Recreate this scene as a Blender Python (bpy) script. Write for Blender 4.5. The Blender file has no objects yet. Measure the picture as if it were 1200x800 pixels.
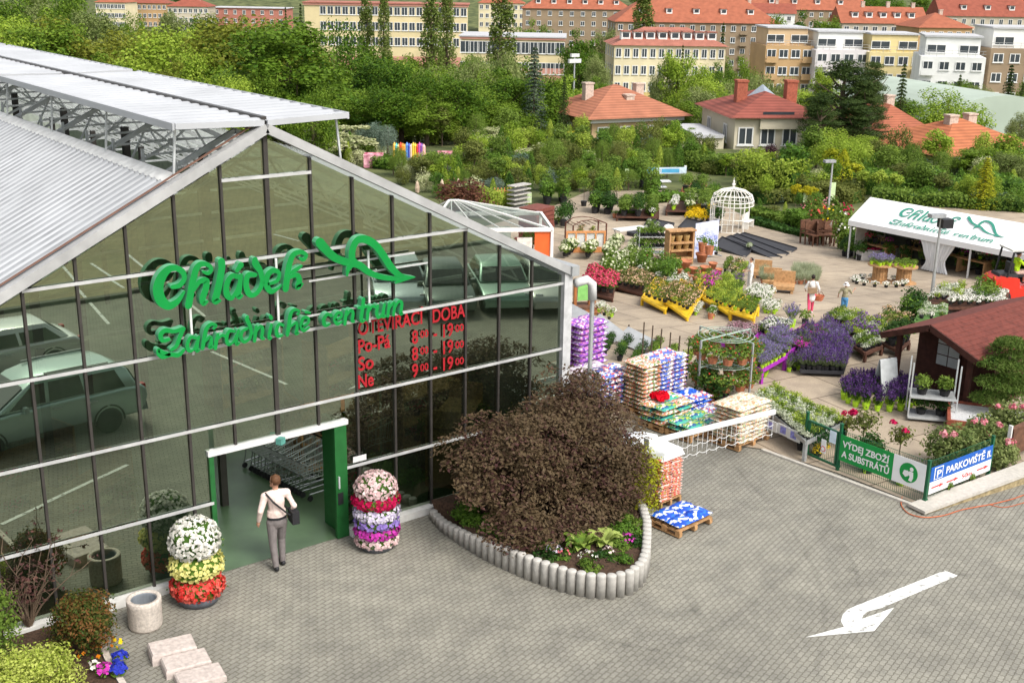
import bpy, math, random
import numpy as np
from math import sin, cos, pi, radians
R0 = random.Random(7); NR = np.random.default_rng(7)
SC = bpy.context.scene
COL = SC.collection
# ------------------------------------------------------------------ camera solved from the facade grid
CX, CY, CZ = -9.148, -19.029, 10.849
YAW, TILT, ROLL, FPX = 0.656178, 0.302661, 0.0165058, 1387.246
CPOS = np.array([CX, CY, CZ])
_fw = np.array([sin(YAW)*cos(TILT), cos(YAW)*cos(TILT), -sin(TILT)])
_rt = np.array([cos(YAW), -sin(YAW), 0.0]); _up = np.cross(_rt, _fw)
RT = _rt*cos(ROLL)+_up*sin(ROLL); UP = _up*cos(ROLL)-_rt*sin(ROLL); FW = _fw
HD = np.array([sin(YAW), cos(YAW)]); HR = np.array([cos(YAW), -sin(YAW)])
cd = bpy.data.cameras.new('camera'); cam = bpy.data.objects.new('camera', cd); COL.objects.link(cam)
from mathutils import Matrix, Vector
mw = Matrix(((RT[0], UP[0], -FW[0], CX), (RT[1], UP[1], -FW[1], CY), (RT[2], UP[2], -FW[2], CZ), (0, 0, 0, 1)))
cam.matrix_world = mw
cd.sensor_width = 36; cd.lens = 36*FPX/1200; cd.clip_end = 6000; cd.clip_start = .5
SC.camera = cam
def ray(u, v): return FW+RT*(u-600)/FPX-UP*(v-400)/FPX
def proj(q):
    d = np.asarray(q, float)-CPOS; w = d@FW
    return 600+FPX*(d@RT)/w, 400-FPX*(d@UP)/w
# terrain: level at the shop, falling away behind the garden, rising again to the town
DB = [-80, 34, 60, 95, 108, 132, 190, 260, 340, 420, 640, 1000, 3000]
DZ = [0, 0, -2.3, -3.3, -4.2, -8.6, -13, -17, -19, -18, 4, 45, 150]
def hd(d): return float(np.interp(d, DB, DZ))
def dep(x, y): return (x-CX)*HD[0]+(y-CY)*HD[1]
def gz(x, y): return hd(dep(x, y))
def G(u, v):
    r = ray(u, v); lo, hi = 2.0, 2500.0
    lo = 4.0
    for k in range(400):
        s = 4.0*1.02**k; P = CPOS+r*s
        if P[2] <= gz(P[0], P[1]): hi = s; lo = s/1.02; break
    for _ in range(40):
        m = (lo+hi)/2; P = CPOS+r*m
        if P[2] > gz(P[0], P[1]): lo = m
        else: hi = m
    return CPOS+r*hi
def F0(u, v, y=0.0):
    r = ray(u, v); s = (y-CY)/r[1]; return CPOS+r*s
def PD(u, D):                       # ground point on picture column u at distance D along the heading
    r = ray(u, 150); k = D/(r[0]*HD[0]+r[1]*HD[1]); x, y = CX+r[0]*k, CY+r[1]*k
    return np.array([x, y, gz(x, y)])
def HT(P, v):                       # height above P of picture row v
    lo, hi = -5.0, 120.0
    for _ in range(50):
        m = (lo+hi)/2
        if proj((P[0], P[1], P[2]+m))[1] > v: lo = m
        else: hi = m
    return lo
def MPP(P): return float((np.asarray(P)-CPOS)@FW)/FPX
def ANG(p, q): return math.atan2(q[1]-p[1], q[0]-p[0])
# ------------------------------------------------------------------ materials
MATS = {}
def nt(m): return m.node_tree.nodes, m.node_tree.links
def mat(name, col, rough=.7, var=.18, scale=6.0, metal=0, bump=0, col2=None, spec=.3, emit=None):
    if name in MATS: return MATS[name]
    m = bpy.data.materials.new(name); m.use_nodes = True; N, L = nt(m); b = N['Principled BSDF']
    b.inputs['Roughness'].default_value = rough; b.inputs['Metallic'].default_value = metal
    b.inputs['Specular IOR Level'].default_value = spec
    tc = N.new('ShaderNodeTexCoord'); no = N.new('ShaderNodeTexNoise'); no.inputs['Scale'].default_value = scale
    no.inputs['Detail'].default_value = 5; L.new(tc.outputs['Object'], no.inputs['Vector'])
    cr = N.new('ShaderNodeValToRGB'); c1 = [c*(1-var) for c in col]; c2 = [min(1, c*(1+var)) for c in (col2 or col)]
    cr.color_ramp.elements[0].position = .3; cr.color_ramp.elements[1].position = .7
    cr.color_ramp.elements[0].color = (*c1, 1); cr.color_ramp.elements[1].color = (*c2, 1)
    L.new(no.outputs['Fac'], cr.inputs['Fac']); L.new(cr.outputs['Color'], b.inputs['Base Color'])
    if bump:
        bp = N.new('ShaderNodeBump'); bp.inputs['Strength'].default_value = bump; bp.inputs['Distance'].default_value = .02
        L.new(no.outputs['Fac'], bp.inputs['Height']); L.new(bp.outputs['Normal'], b.inputs['Normal'])
    MATS[name] = m; return m
def leafmat(name, c1, c2, c3=None, scale=.6, trans=.35, rough=.55):
    """leaf colours vary leaf by leaf, clump by clump and plant by plant"""
    if name in MATS: return MATS[name]
    m = bpy.data.materials.new(name); m.use_nodes = True; N, L = nt(m)
    b = N['Principled BSDF']; b.inputs['Roughness'].default_value = rough; b.inputs['Specular IOR Level'].default_value = .12
    ge = N.new('ShaderNodeNewGeometry'); tc = N.new('ShaderNodeTexCoord'); oi = N.new('ShaderNodeObjectInfo')
    no = N.new('ShaderNodeTexNoise'); no.inputs['Scale'].default_value = scale; no.inputs['Detail'].default_value = 3
    L.new(tc.outputs['Object'], no.inputs['Vector'])
    a = N.new('ShaderNodeMath'); a.operation = 'MULTIPLY_ADD'; a.inputs[1].default_value = .5
    L.new(ge.outputs['Random Per Island'], a.inputs[0]); L.new(no.outputs['Fac'], a.inputs[2])
    s = N.new('ShaderNodeMath'); s.operation = 'MULTIPLY_ADD'; s.inputs[1].default_value = .34; 
    L.new(oi.outputs['Random'], s.inputs[0]); L.new(a.outputs[0], s.inputs[2])
    cr = N.new('ShaderNodeValToRGB'); e = cr.color_ramp.elements
    e[0].position = .46; e[0].color = (*c1, 1); e[1].position = 1.15 if False else 1.0; e[1].color = (*(c3 or c2), 1)
    k = e.new(.72); k.color = (*c2, 1)
    L.new(s.outputs[0], cr.inputs['Fac']); L.new(cr.outputs['Color'], b.inputs['Base Color'])
    t = N.new('ShaderNodeBsdfTranslucent'); L.new(cr.outputs['Color'], t.inputs['Color'])
    mx = N.new('ShaderNodeMixShader'); mx.inputs['Fac'].default_value = trans
    L.new(b.outputs[0], mx.inputs[1]); L.new(t.outputs[0], mx.inputs[2])
    L.new(mx.outputs[0], N['Material Output'].inputs['Surface'])
    MATS[name] = m; return m
def flmat(name, c, c2=None): return leafmat(name, [x*.75 for x in c], c, c2 or c, scale=9, trans=.3)
# ------------------------------------------------------------------ mesh builder
class MB:
    def __init__(s): s.v = []; s.f = []; s.mi = []; s.cur = 0
    def m(s, i): s.cur = i; return s
    def add(s, vs, fs):
        o = len(s.v); s.v.extend([tuple(map(float, p)) for p in vs])
        for f in fs: s.f.append([i+o for i in f]); s.mi.append(s.cur)
        return s
    def box(s, cx, cy, cz, sx, sy, sz, rz=0, T=None, top=1.0):
        a, b, c = sx/2, sy/2, sz/2; cr, sr = cos(rz), sin(rz); P = []
        for (x, y, z) in [(-a,-b,-c),(a,-b,-c),(a,b,-c),(-a,b,-c),(-a*top,-b*top,c),(a*top,-b*top,c),(a*top,b*top,c),(-a*top,b*top,c)]:
            P.append((cx+x*cr-y*sr, cy+x*sr+y*cr, cz+z))
        if T: P = [T @ Vector(p) for p in P]
        return s.add(P, [(0,3,2,1),(4,5,6,7),(0,1,5,4),(1,2,6,5),(2,3,7,6),(3,0,4,7)])
    def bx(s, x0, x1, y0, y1, z0, z1): return s.box((x0+x1)/2, (y0+y1)/2, (z0+z1)/2, x1-x0, y1-y0, z1-z0)
    def bar(s, p, q, w, h=None):        # square bar from p to q
        p, q = Vector(p), Vector(q); d = (q-p); l = d.length; d.normalize(); h = h or w
        up = Vector((0,0,1)) if abs(d.z) < .9 else Vector((1,0,0)); x = d.cross(up).normalized(); y = x.cross(d)
        P = []
        for e in (p, q):
            for (a, b) in ((-1,-1),(1,-1),(1,1),(-1,1)): P.append(e+x*a*w/2+y*b*h/2)
        return s.add(P, [(3,2,1,0),(4,5,6,7),(0,1,5,4),(1,2,6,5),(2,3,7,6),(3,0,4,7)])
    def tube(s, path, r, n=6, cap=True):
        path = [Vector(p) for p in path]; k = len(path); rs = r if hasattr(r, '__len__') else [r]*k; V = []; Fs = []
        ref = None
        for i, p in enumerate(path):
            d = (path[min(i+1, k-1)]-path[max(i-1, 0)]); 
            if d.length < 1e-9: d = Vector((0,0,1))
            d.normalize()
            if ref is None: ref = Vector((0,0,1)) if abs(d.z) < .9 else Vector((1,0,0))
            x = d.cross(ref)
            if x.length < 1e-4: x = d.orthogonal()
            x.normalize(); y = x.cross(d); ref = y*1.0 if False else ref
            for j in range(n):
                a = 2*pi*j/n; V.append(p+(x*cos(a)+y*sin(a))*rs[i])
        for i in range(k-1):
            for j in range(n):
                a, b = i*n+j, i*n+(j+1) % n; Fs.append((a, b, b+n, a+n))
        if cap: Fs.append(tuple(range(n-1, -1, -1))); Fs.append(tuple(range((k-1)*n, k*n)))
        return s.add(V, Fs)
    def lathe(s, prof, n=16, c=(0,0,0), sx=1, sy=1):
        V = []; Fs = []; k = len(prof)
        for (r, z) in prof:
            for j in range(n): a = 2*pi*j/n; V.append((c[0]+r*cos(a)*sx, c[1]+r*sin(a)*sy, c[2]+z))
        for i in range(k-1):
            for j in range(n): a, b = i*n+j, i*n+(j+1) % n; Fs.append((a, b, b+n, a+n))
        if prof[0][0] > 1e-6: Fs.append(tuple(range(n-1, -1, -1)))
        if prof[-1][0] > 1e-6: Fs.append(tuple(range((k-1)*n, k*n)))
        return s.add(V, Fs)
    def prism(s, poly, z0, z1, T=None):
        n = len(poly); V = [(x, y, z0) for x, y in poly]+[(x, y, z1) for x, y in poly]
        if T: V = [T(*p) for p in V]
        return s.add(V, [tuple(range(n-1, -1, -1)), tuple(range(n, 2*n))]+[(i, (i+1) % n, (i+1) % n+n, i+n) for i in range(n)])
    def poly(s, pts): return s.add(pts, [tuple(range(len(pts)))])
    def ball(s, c, r, n=8, k=5, sz=1):
        return s.lathe([(r*sin(pi*i/k)+1e-7*(i in (0, k)), -r*sz*cos(pi*i/k)) for i in range(k+1)], n, c)
    def quads(s, A):                    # A: (N,4,3) array of loose quads
        A = np.asarray(A); n = len(A); o = len(s.v); s.v.extend(map(tuple, A.reshape(-1, 3).tolist()))
        for i in range(n): s.f.append([o+4*i, o+4*i+1, o+4*i+2, o+4*i+3]); s.mi.append(s.cur)
        return s
    def mesh(s, name, mats, smooth=False):
        me = bpy.data.meshes.new(name); me.from_pydata(s.v, [], s.f)
        for x in (mats if isinstance(mats, (list, tuple)) else [mats]): me.materials.append(x)
        me.polygons.foreach_set('material_index', s.mi)
        if smooth: me.polygons.foreach_set('use_smooth', [True]*len(s.f))
        me.update(); return me
def leaves(pts, nrm, size, asp=.6, jit=.8, rng=NR, fold=0):
    """loose leaf quads (N,4,3) at pts facing nrm with random tilt and size"""
    pts = np.asarray(pts, float); n = len(pts)
    nn = np.asarray(nrm, float)+rng.normal(0, jit, (n, 3)); nn /= np.linalg.norm(nn, axis=1, keepdims=True)+1e-9
    t = np.cross(nn, rng.normal(0, 1, (n, 3))); t /= np.linalg.norm(t, axis=1, keepdims=True)+1e-9
    b = np.cross(nn, t); sz = (size*rng.uniform(.6, 1.3, n))[:, None]
    return np.stack([pts-t*sz*.5, pts+b*sz*.5*asp-t*sz*.05, pts+t*sz*.5, pts-b*sz*.5*asp-t*sz*.05], 1)
def rdir(n, rng=NR):
    d = rng.normal(0, 1, (n, 3)); return d/np.linalg.norm(d, axis=1, keepdims=True)
# ------------------------------------------------------------------ objects
USED = []
def tag(o, label, cat, group=None, kind=None):
    if label: o['label'] = label
    if cat: o['category'] = cat
    if group: o['group'] = group
    if kind: o['kind'] = kind
    return o
def ob(name, me, parent=None):
    o = bpy.data.objects.new(name, me); COL.objects.link(o)
    if parent is not None: o.parent = parent
    return o
def struct(name, me, kind='structure'):
    o = ob(name, me); o['kind'] = kind; return o
AUTO = []
def place(name, parts, label, cat, loc, rz=0, sc=1, group=None, mats=None, auto=None, share=False):
    """one thing: a single mesh, or an Empty with parts [(name, mesh, [(sub, mesh)...], label)]"""
    sc = sc if hasattr(sc, '__len__') else (sc, sc, sc)
    single = not isinstance(parts, (list, tuple))
    o = ob(name, parts if single else None)
    o.location = [float(c) for c in loc]; o.rotation_euler = (0, 0, float(rz)); o.scale = [float(c) for c in sc]
    tag(o, label, cat, group)
    def ov(q, n):
        if mats and n in mats:
            q.material_slots[0].link = 'OBJECT'; q.material_slots[0].material = mats[n]
    if single: ov(o, name)
    else:
        o.empty_display_size = .3
        for p in parts:
            c = ob(p[0], p[1], o); ov(c, p[0])
            if len(p) > 2 and p[2]:
                for sp in p[2]: q = ob(sp[0], sp[1], c); ov(q, sp[0])
            if len(p) > 3 and p[3]: c['label'] = p[3]
    if auto: AUTO.append((o, auto if auto is not True else None))
    if not share: USED.append(o)
    return o
def to_mesh(o, name):
    """evaluate modifiers / text to plain mesh"""
    dg = bpy.context.evaluated_depsgraph_get(); dg.update()
    me = bpy.data.meshes.new_from_object(o.evaluated_get(dg)); me.name = name
    return me
def text_mesh(s, size, depth, m, align='LEFT', shear=0, bold=0, space=1):
    cu = bpy.data.curves.new('t', 'FONT'); cu.body = s; cu.size = size; cu.extrude = depth; cu.align_x = align
    cu.shear = shear; cu.offset = bold; cu.space_character = space
    o = bpy.data.objects.new('t', cu); COL.objects.link(o); me = to_mesh(o, 'lettering'); bpy.data.objects.remove(o)
    me.materials.clear(); me.materials.append(m); return me
def xf(me, M): me.transform(M); return me
def remesh(mb, mats, voxel, name='body', it=3):
    me = mb.mesh('tmp', mats); o = bpy.data.objects.new('tmp', me); COL.objects.link(o)
    r = o.modifiers.new('r', 'REMESH'); r.mode = 'VOXEL'; r.voxel_size = voxel; r.use_smooth_shade = True
    s = o.modifiers.new('s', 'SMOOTH'); s.factor = .5; s.iterations = it
    out = to_mesh(o, name); bpy.data.objects.remove(o)
    if not out.materials:
        for x in (mats if isinstance(mats, (list, tuple)) else [mats]): out.materials.append(x)
    return out
# ground-type sheets: polygon clipped into the terrain's bands so that it follows the fall of the land
def clip(poly, f):
    out = []; n = len(poly)
    for i in range(n):
        a, b = poly[i], poly[(i+1) % n]; fa, fb = f(a), f(b)
        if fa >= 0: out.append(a)
        if (fa >= 0) != (fb >= 0): t = fa/(fa-fb); out.append((a[0]+(b[0]-a[0])*t, a[1]+(b[1]-a[1])*t))
    return out
def sheet(name, poly, dz, m, kind='structure', thick=0):
    mb = MB(); poly = [(float(p[0]), float(p[1])) for p in poly]
    for i in range(len(DB)-1):
        q = clip(poly, lambda p: dep(*p)-DB[i]) 
        if len(q) > 2: q = clip(q, lambda p: DB[i+1]-dep(*p))
        if len(q) > 2: mb.poly([(x, y, gz(x, y)+dz) for x, y in q])
    me = mb.mesh(name, m)
    import bmesh
    bm = bmesh.new(); bm.from_mesh(me); bmesh.ops.remove_doubles(bm, verts=bm.verts, dist=1e-4)
    bmesh.ops.recalc_face_normals(bm, faces=bm.faces)
    if bm.faces and sum(f.normal.z for f in bm.faces) < 0: bmesh.ops.reverse_faces(bm, faces=bm.faces)
    bm.to_mesh(me); bm.free()
    return struct(name, me, kind)
WHITE = mat('white_paint', (.6, .6, .585), .5, .06)
GREYM = mat('grey_metal', (.42, .43, .43), .45, .1, metal=.4)
DARKM = mat('dark_mullion', (.045, .04, .036), .4, .15)
BLACKP = mat('black_plastic', (.02, .02, .022), .5, .15)
WOOD = mat('pine_wood', (.42, .24, .11), .75, .3, 9)
BWOOD = mat('brown_wood', (.13, .06, .035), .7, .35, 9)
TERRA = mat('terracotta', (.45, .17, .085), .8, .25, 8)
YELP = mat('yellow_paint', (.8, .5, .02), .5, .1)
BARK = mat('bark', (.11, .08, .055), .95, .4, 12, bump=.6)
SOIL = mat('soil', (.06, .035, .022), 1, .5, 20, bump=.8)
LIME = mat('lime_pot', (.38, .62, .03), .45, .12)
RED = mat('red_paint', (.62, .03, .02), .35, .1)
ORANGE = mat('orange_paint', (.75, .16, .03), .5, .12)
GRNP = mat('green_post', (.012, .1, .045), .4, .2)
# ================================================================== GARDEN CENTRE HALL
S, H1, RZ, SL, EV = .8568, 1.48, 8.17, .5, 6.86
ZR = lambda x: RZ-SL*abs(x)
def glass_mat(name, refl, tint, fac, rough=.012, dust=.05):
    m = bpy.data.materials.new(name); m.use_nodes = True; N, L = nt(m)
    g = N.new('ShaderNodeBsdfGlossy'); g.inputs['Color'].default_value = (*refl, 1); g.inputs['Roughness'].default_value = rough
    t = N.new('ShaderNodeBsdfTransparent'); t.inputs['Color'].default_value = (*tint, 1)
    d = N.new('ShaderNodeBsdfDiffuse'); d.inputs['Color'].default_value = (.10, .11, .08, 1)
    a = N.new('ShaderNodeMixShader'); a.inputs[0].default_value = fac; L.new(t.outputs[0], a.inputs[1]); L.new(g.outputs[0], a.inputs[2])
    b = N.new('ShaderNodeMixShader'); L.new(a.outputs[0], b.inputs[1]); L.new(d.outputs[0], b.inputs[2])
    tc = N.new('ShaderNodeTexCoord'); no = N.new('ShaderNodeTexNoise'); no.inputs['Scale'].default_value = 1.6; no.inputs['Detail'].default_value = 6
    mp = N.new('ShaderNodeMapping'); mp.inputs['Scale'].default_value = (1, 1, .35); L.new(tc.outputs['Object'], mp.inputs['Vector']); L.new(mp.outputs[0], no.inputs['Vector'])
    r = N.new('ShaderNodeMapRange'); r.inputs['From Min'].default_value = .35; r.inputs['From Max'].default_value = .8; r.inputs['To Min'].default_value = dust*.3; r.inputs['To Max'].default_value = dust*2.2
    L.new(no.outputs['Fac'], r.inputs[0]); L.new(r.outputs[0], b.inputs[0])
    L.new(b.outputs[0], N['Material Output'].inputs['Surface']); return m
FGLASS = glass_mat('facade_glass', (.49, .565, .44), (.26, .35, .23), .57, .008, .03)
CGLASS = glass_mat('clear_glass', (.8, .85, .82), (.75, .8, .76), .22)
ROOFM = mat('white_roof_sheet', (.40, .41, .425), .5, .11, .7)
def sheet_roof(name):                # translucent sheet for the far slope
    m = mat(name, (.62, .65, .62), .5, .1, 1.0); N, L = nt(m); t = N.new('ShaderNodeBsdfTranslucent'); t.inputs['Color'].default_value = (.7, .74, .68, 1)
    mx = N.new('ShaderNodeMixShader'); mx.inputs[0].default_value = .55; L.new(N['Principled BSDF'].outputs[0], mx.inputs[1]); L.new(t.outputs[0], mx.inputs[2]); tp_ = N.new('ShaderNodeBsdfTransparent'); m2 = N.new('ShaderNodeMixShader'); m2.inputs[0].default_value = .6; L.new(mx.outputs[0], m2.inputs[1]); L.new(tp_.outputs[0], m2.inputs[2]); L.new(m2.outputs[0], N['Material Output'].inputs['Surface']); return m
TRANSL = sheet_roof('translucent_sheet')
FLASH = mat('brown_flashing', (.16, .085, .06), .6)
STEEL = mat('galvanised_steel', (.5, .52, .52), .5, .12, metal=.3)
LEN = 34.0
GT = .0087                          # the panes lean back by half a degree
parts = []
RAILS = [0.15, H1, 2*H1, 3*H1, 4*H1, 7.36]
rng = random.Random(3)
# panes, cell by cell, cut along the rake
for i in range(-8, 8):
    x0, x1 = max(i*S, -EV)+.03, min((i+1)*S, EV)-.03
    zs = RAILS if i in (-1, 0) else RAILS[:5]
    for k in range(len(zs)):
        z0 = zs[k]+.03; z1 = (zs[k+1]-.03) if k+1 < len(zs) else 9
        if z0 < 2.3 and x1 > -1.35 and x0 < 1.35:
            if x0 < -1.35: x1 = -1.36
            elif x1 > 1.42: x0 = 1.44
            else: continue
        if z0 < 2.3 and z1 > 2.3 and k == 1 and -1.9 < x0 < 1.4: z1 = z1
        q = [(x0, z0), (x1, z0), (x1, z1), (x0, z1)]
        q = clip(q, lambda p: ZR(p[0])-.14-p[1])
        if len(q) < 3 or max(p[1] for p in q)-z0 < .06: continue
        ax, az = rng.gauss(0, .0016), GT+rng.gauss(0, .0012); mx_, mz = sum(p[0] for p in q)/len(q), sum(p[1] for p in q)/len(q)
        parts.append(('glass_pane', MB().poly([(x, ax*(x-mx_)+az*(z-mz), z) for x, z in q]).mesh('glass_pane', FGLASS)))
        x0, x1 = max(i*S, -EV)+.03, min((i+1)*S, EV)-.03
# pane strip above the door, up to the second rail
for i in range(-2, 2):
    x0, x1 = max(i*S, -1.3)+.03, min((i+1)*S, 1.38)-.03
    if x1-x0 > .1: parts.append(('glass_pane', MB().poly([(x0, 0, 2.52), (x1, 0, 2.52), (x1, 0, 2*H1-.03), (x0, 0, 2*H1-.03)]).mesh('glass_pane', FGLASS)))
for i in range(-7, 8):
    x = i*S; z0 = .15
    if abs(x) < 1.2: z0 = 2.5
    wd = .08 if i == 0 else .046
    parts.append(('mullion', MB().bx(x-wd/2, x+wd/2, -.035, .09, z0, ZR(x)-.12).mesh('mullion', DARKM)))
for k, z in enumerate(RAILS[1:]):
    xm = min(EV, (RZ-z)/SL-.2)
    if k == 4: xm = S
    for a, b in ([(-EV, -1.36), (1.42, EV)] if k == 0 else [(-xm, xm)]):
        parts.append(('glazing_rail', MB().bx(a, b, -.06, -.037, z-.027, z+.027).mesh('glazing_rail', mat('rail_grey_white', (.43, .43, .42), .45, .15, 3))))
parts.append(('base_sill', MB().bx(-EV-.3, -1.4, -.16, .1, -.05, .15).bx(1.44, EV+.2, -.16, .1, -.05, .15).mesh('base_sill', mat('sill_concrete', (.62, .61, .58), .8, .12))))
DG = mat('green_door', (.018, .11, .028), .4, .15)
parts.append(('door_frame', MB().bx(-1.42, 1.46, -.075, .06, 2.4, 2.5).mesh('door_frame', WHITE)))
parts.append(('door_jamb', MB().bx(-1.4, -1.31, -.05, .12, 0.012, 2.4).mesh('door_jamb', DG)))
hd_ = [('handle', MB().bar((1.22, -.08, 1.1), (1.22, -.08, 1.35), .03).mesh('handle', STEEL)), ('lock_plate', MB().bx(1.19, 1.31, -.075, -.064, .75, 1.0).mesh('lock_plate', BLACKP))]
parts.append(('door_leaf', MB().bx(1.16, 1.42, -.062, .02, .02, 2.395).bx(1.32, 1.42, .02, .75, .02, 2.39).mesh('door_leaf', DG), hd_))
parts.append(('door_closer', MB().box(-.02, -.14, 2.42, .14, .12, .12, .5).mesh('door_closer', mat('teal_box', (.1, .3, .25), .5))))
parts.append(('notice', MB().bx(1.55, 1.85, -.07, -.062, 1.56, 1.68).mesh('notice', WHITE)))
for sgn in (-1, 1):
    mb = MB(); mb.bar((0, -.05, RZ+.03), (sgn*(EV+.15), -.05, ZR(EV+.15)+.03), .2, .16)
    parts.append(('barge_board', mb.mesh('barge_board', mat('barge_grey', (.36, .36, .355), .5, .16, 3))))
parts.append(('barge_flashing', MB().bar((-.02, .02, RZ+.172), (-EV-.1, .02, ZR(EV+.1)+.172), .05, .02).mesh('barge_flashing', FLASH)))
parts.append(('corner_post', MB().bx(EV-.02, EV+.2, -.1, .15, -.05, 4.75).mesh('corner_post', mat('grey_post', (.5, .5, .5), .5))))
parts.append(('gutter', MB().bx(EV+.1, EV+.3, -.2, LEN, 4.6, 4.82).mesh('gutter', GREYM)))
# corrugated near slope as real waves
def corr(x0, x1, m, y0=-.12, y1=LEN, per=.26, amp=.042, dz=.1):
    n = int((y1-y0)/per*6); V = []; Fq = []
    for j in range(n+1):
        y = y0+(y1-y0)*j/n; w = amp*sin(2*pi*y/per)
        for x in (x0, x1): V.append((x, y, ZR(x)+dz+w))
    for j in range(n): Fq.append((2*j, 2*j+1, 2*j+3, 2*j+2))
    mb = MB(); mb.add(V, Fq); mb.mi = [1 if j % 6 in (3, 4) else 0 for j in range(n)]; return mb.mesh('roof_sheet', [m, mat('shaded_sheet_valley', (.27, .28, .29), .6, .2, 1.5) if m is ROOFM else m], True)  # white sheet's valley faces take a darker copy: rib shade put into the colour
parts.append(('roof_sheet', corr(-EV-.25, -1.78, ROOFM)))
parts.append(('roof_sheet', corr(1.6, EV+.2, TRANSL)))
parts.append(('vent_kerb', MB().box(0, 0, 0, .26, LEN-.2, .04).mesh('vent_kerb', mat('kerb_grey', (.6, .6, .58), .6))))
VK = len(parts)-1
parts[VK] = ('vent_kerb', xf(parts[VK][1], Matrix.Translation((-1.66, LEN/2, ZR(1.66)+.09)) @ Matrix.Rotation(-math.atan(SL), 4, 'Y')))
parts.append(('ridge_beam', MB().bx(-.05, .05, -.02, LEN, RZ-.05, RZ+.225).mesh('ridge_beam', DARKM)))
# raised ridge vents: ribbed white flaps, two pairs
def flap(sgn, y0, y1, ztip):
    V = []; Fq = []; n = int((y1-y0)/.42)*4; w = 1.62
    for j in range(n+1):
        y = y0+(y1-y0)*j/n; t = (j % 4); hgt = .045 if t in (1, 2) else 0
        V += [(0.02*sgn, y, RZ+.15+hgt), (sgn*w, y, ztip+hgt)]
    for j in range(n): Fq.append((2*j, 2*j+1, 2*j+3, 2*j+2))
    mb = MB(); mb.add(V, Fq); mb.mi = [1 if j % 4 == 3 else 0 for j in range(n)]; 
    mb.bx(min(sgn*w, sgn*(w+.04)), max(sgn*w, sgn*(w+.04)), y0, y1, ztip-.07, ztip+.05)
    mb.bar((0.03*sgn, y0-.02, RZ+.12), (sgn*w, y0-.02, ztip), .04, .1)
    return mb.mesh('vent_flap', [ROOFM, mat('shaded_sheet_valley', (.27, .28, .29), .6, .2, 1.5)])  # flap troughs wear the same painted-in shade between the ribs
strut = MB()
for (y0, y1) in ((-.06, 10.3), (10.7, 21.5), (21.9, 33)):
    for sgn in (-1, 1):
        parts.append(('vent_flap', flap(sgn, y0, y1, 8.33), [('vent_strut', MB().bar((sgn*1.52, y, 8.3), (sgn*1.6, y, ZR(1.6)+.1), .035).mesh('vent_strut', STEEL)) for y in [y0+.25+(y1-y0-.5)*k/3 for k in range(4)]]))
# lattice trusses
def truss(y):
    mb = MB(); b = STEEL
    for sgn in (-1, 1):
        mb.bar((0, y, RZ-.15), (sgn*(EV-.1), y, ZR(EV-.1)-.12), .07, .09); mb.bar((0, y, RZ-.75), (sgn*(EV-.3), y, ZR(EV)-.45), .05)
        for k in range(7):
            x0, x1 = sgn*(k*.93), sgn*(k*.93+.47); mb.bar((x0, y, RZ-.75-abs(x0)*.47), (x1, y, ZR(x1)-.14), .035); mb.bar((x1, y, ZR(x1)-.14), (sgn*(k+1)*.93, y, RZ-.75-(k+1)*.93*.47), .035)
    mb.bar((-EV+.2, y, 4.6), (EV-.2, y, 4.6), .06)
    return mb.mesh('roof_truss', STEEL)
for k in range(11): parts.append(('roof_truss', truss(1.2+3.1*k)))
mb = MB()
for k in range(22):
    y = .7+1.55*k; mb.bar((-1.3, y, ZR(1.3)), (-.05, y+.75, RZ-.7), .03); mb.bar((1.3, y, ZR(1.3)), (.05, y+.75, RZ-.7), .03); mb.bar((-1.25, y, ZR(1.25)), (1.25, y, ZR(1.25)), .03)
    mb.bar((-1.2, y+.4, 7.1), (-1.2, y+.4, 7.6), .05)
parts.append(('vent_lattice', mb.mesh('vent_lattice', STEEL)))
for k in range(8):
    y = 2.7+4.2*k
    for x in (-3.4, 0, 3.4): parts.append(('column', MB().bx(x-.07, x+.07, y-.07, y+.07, 0.02, ZR(x)-.7).mesh('column', DARKM)))
SIDE = mat('side_cladding', (.22, .26, .2), .6, .2)
parts.append(('side_wall', MB().bx(-EV-.08, -EV, .12, LEN, -1.2, 4.6).mesh('side_wall', SIDE)))
parts.append(('side_wall', MB().bx(EV, EV+.1, .16, LEN, -1.6, 4.6).mesh('side_wall', SIDE)))
parts.append(('rear_wall', MB().prism([(-EV, -2.5), (EV, -2.5), (EV, 4.6), (0, 7.9), (-EV, 4.6)], LEN, LEN+.1, lambda x, y, z: (x, z, y)).mesh('rear_wall', mat('rear_cladding', (.4, .44, .38), .6))))
dp = MB().m(0).tube([(7.12, -.12, 4.42), (7.42, -.15, 4.46), (7.54, -.2, 4.36), (7.56, -.2, 4.0)], .1, 12)
place('garden_centre_hall', parts, 'large glass fronted garden centre hall with white corrugated roof and raised ridge vents', 'building', (0, 0, 0))
parts = [('pipe_elbow', xf(dp.mesh('pipe_elbow', WHITE, True), Matrix.Translation((-7.4, .2, 0)))), ('downpipe', MB().tube([(.16, 0, 4.02), (.16, 0, 3.6), (.16, 0, .02)], .05, 8).mesh('downpipe', GREYM))]
place('downpipe', parts, 'white elbow downpipe beside the right corner of the glass hall', 'pipe', (7.4, -.2, 0))
FLOORM = mat('green_shop_floor', (.085, .14, .075), .3, .35, .8, spec=.5)
struct('shop_floor', MB().poly([(-EV, .0, .012), (EV, .0, .012), (EV, LEN, .012), (-EV, LEN, .012)]).mesh('shop_floor', FLOORM))
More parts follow.
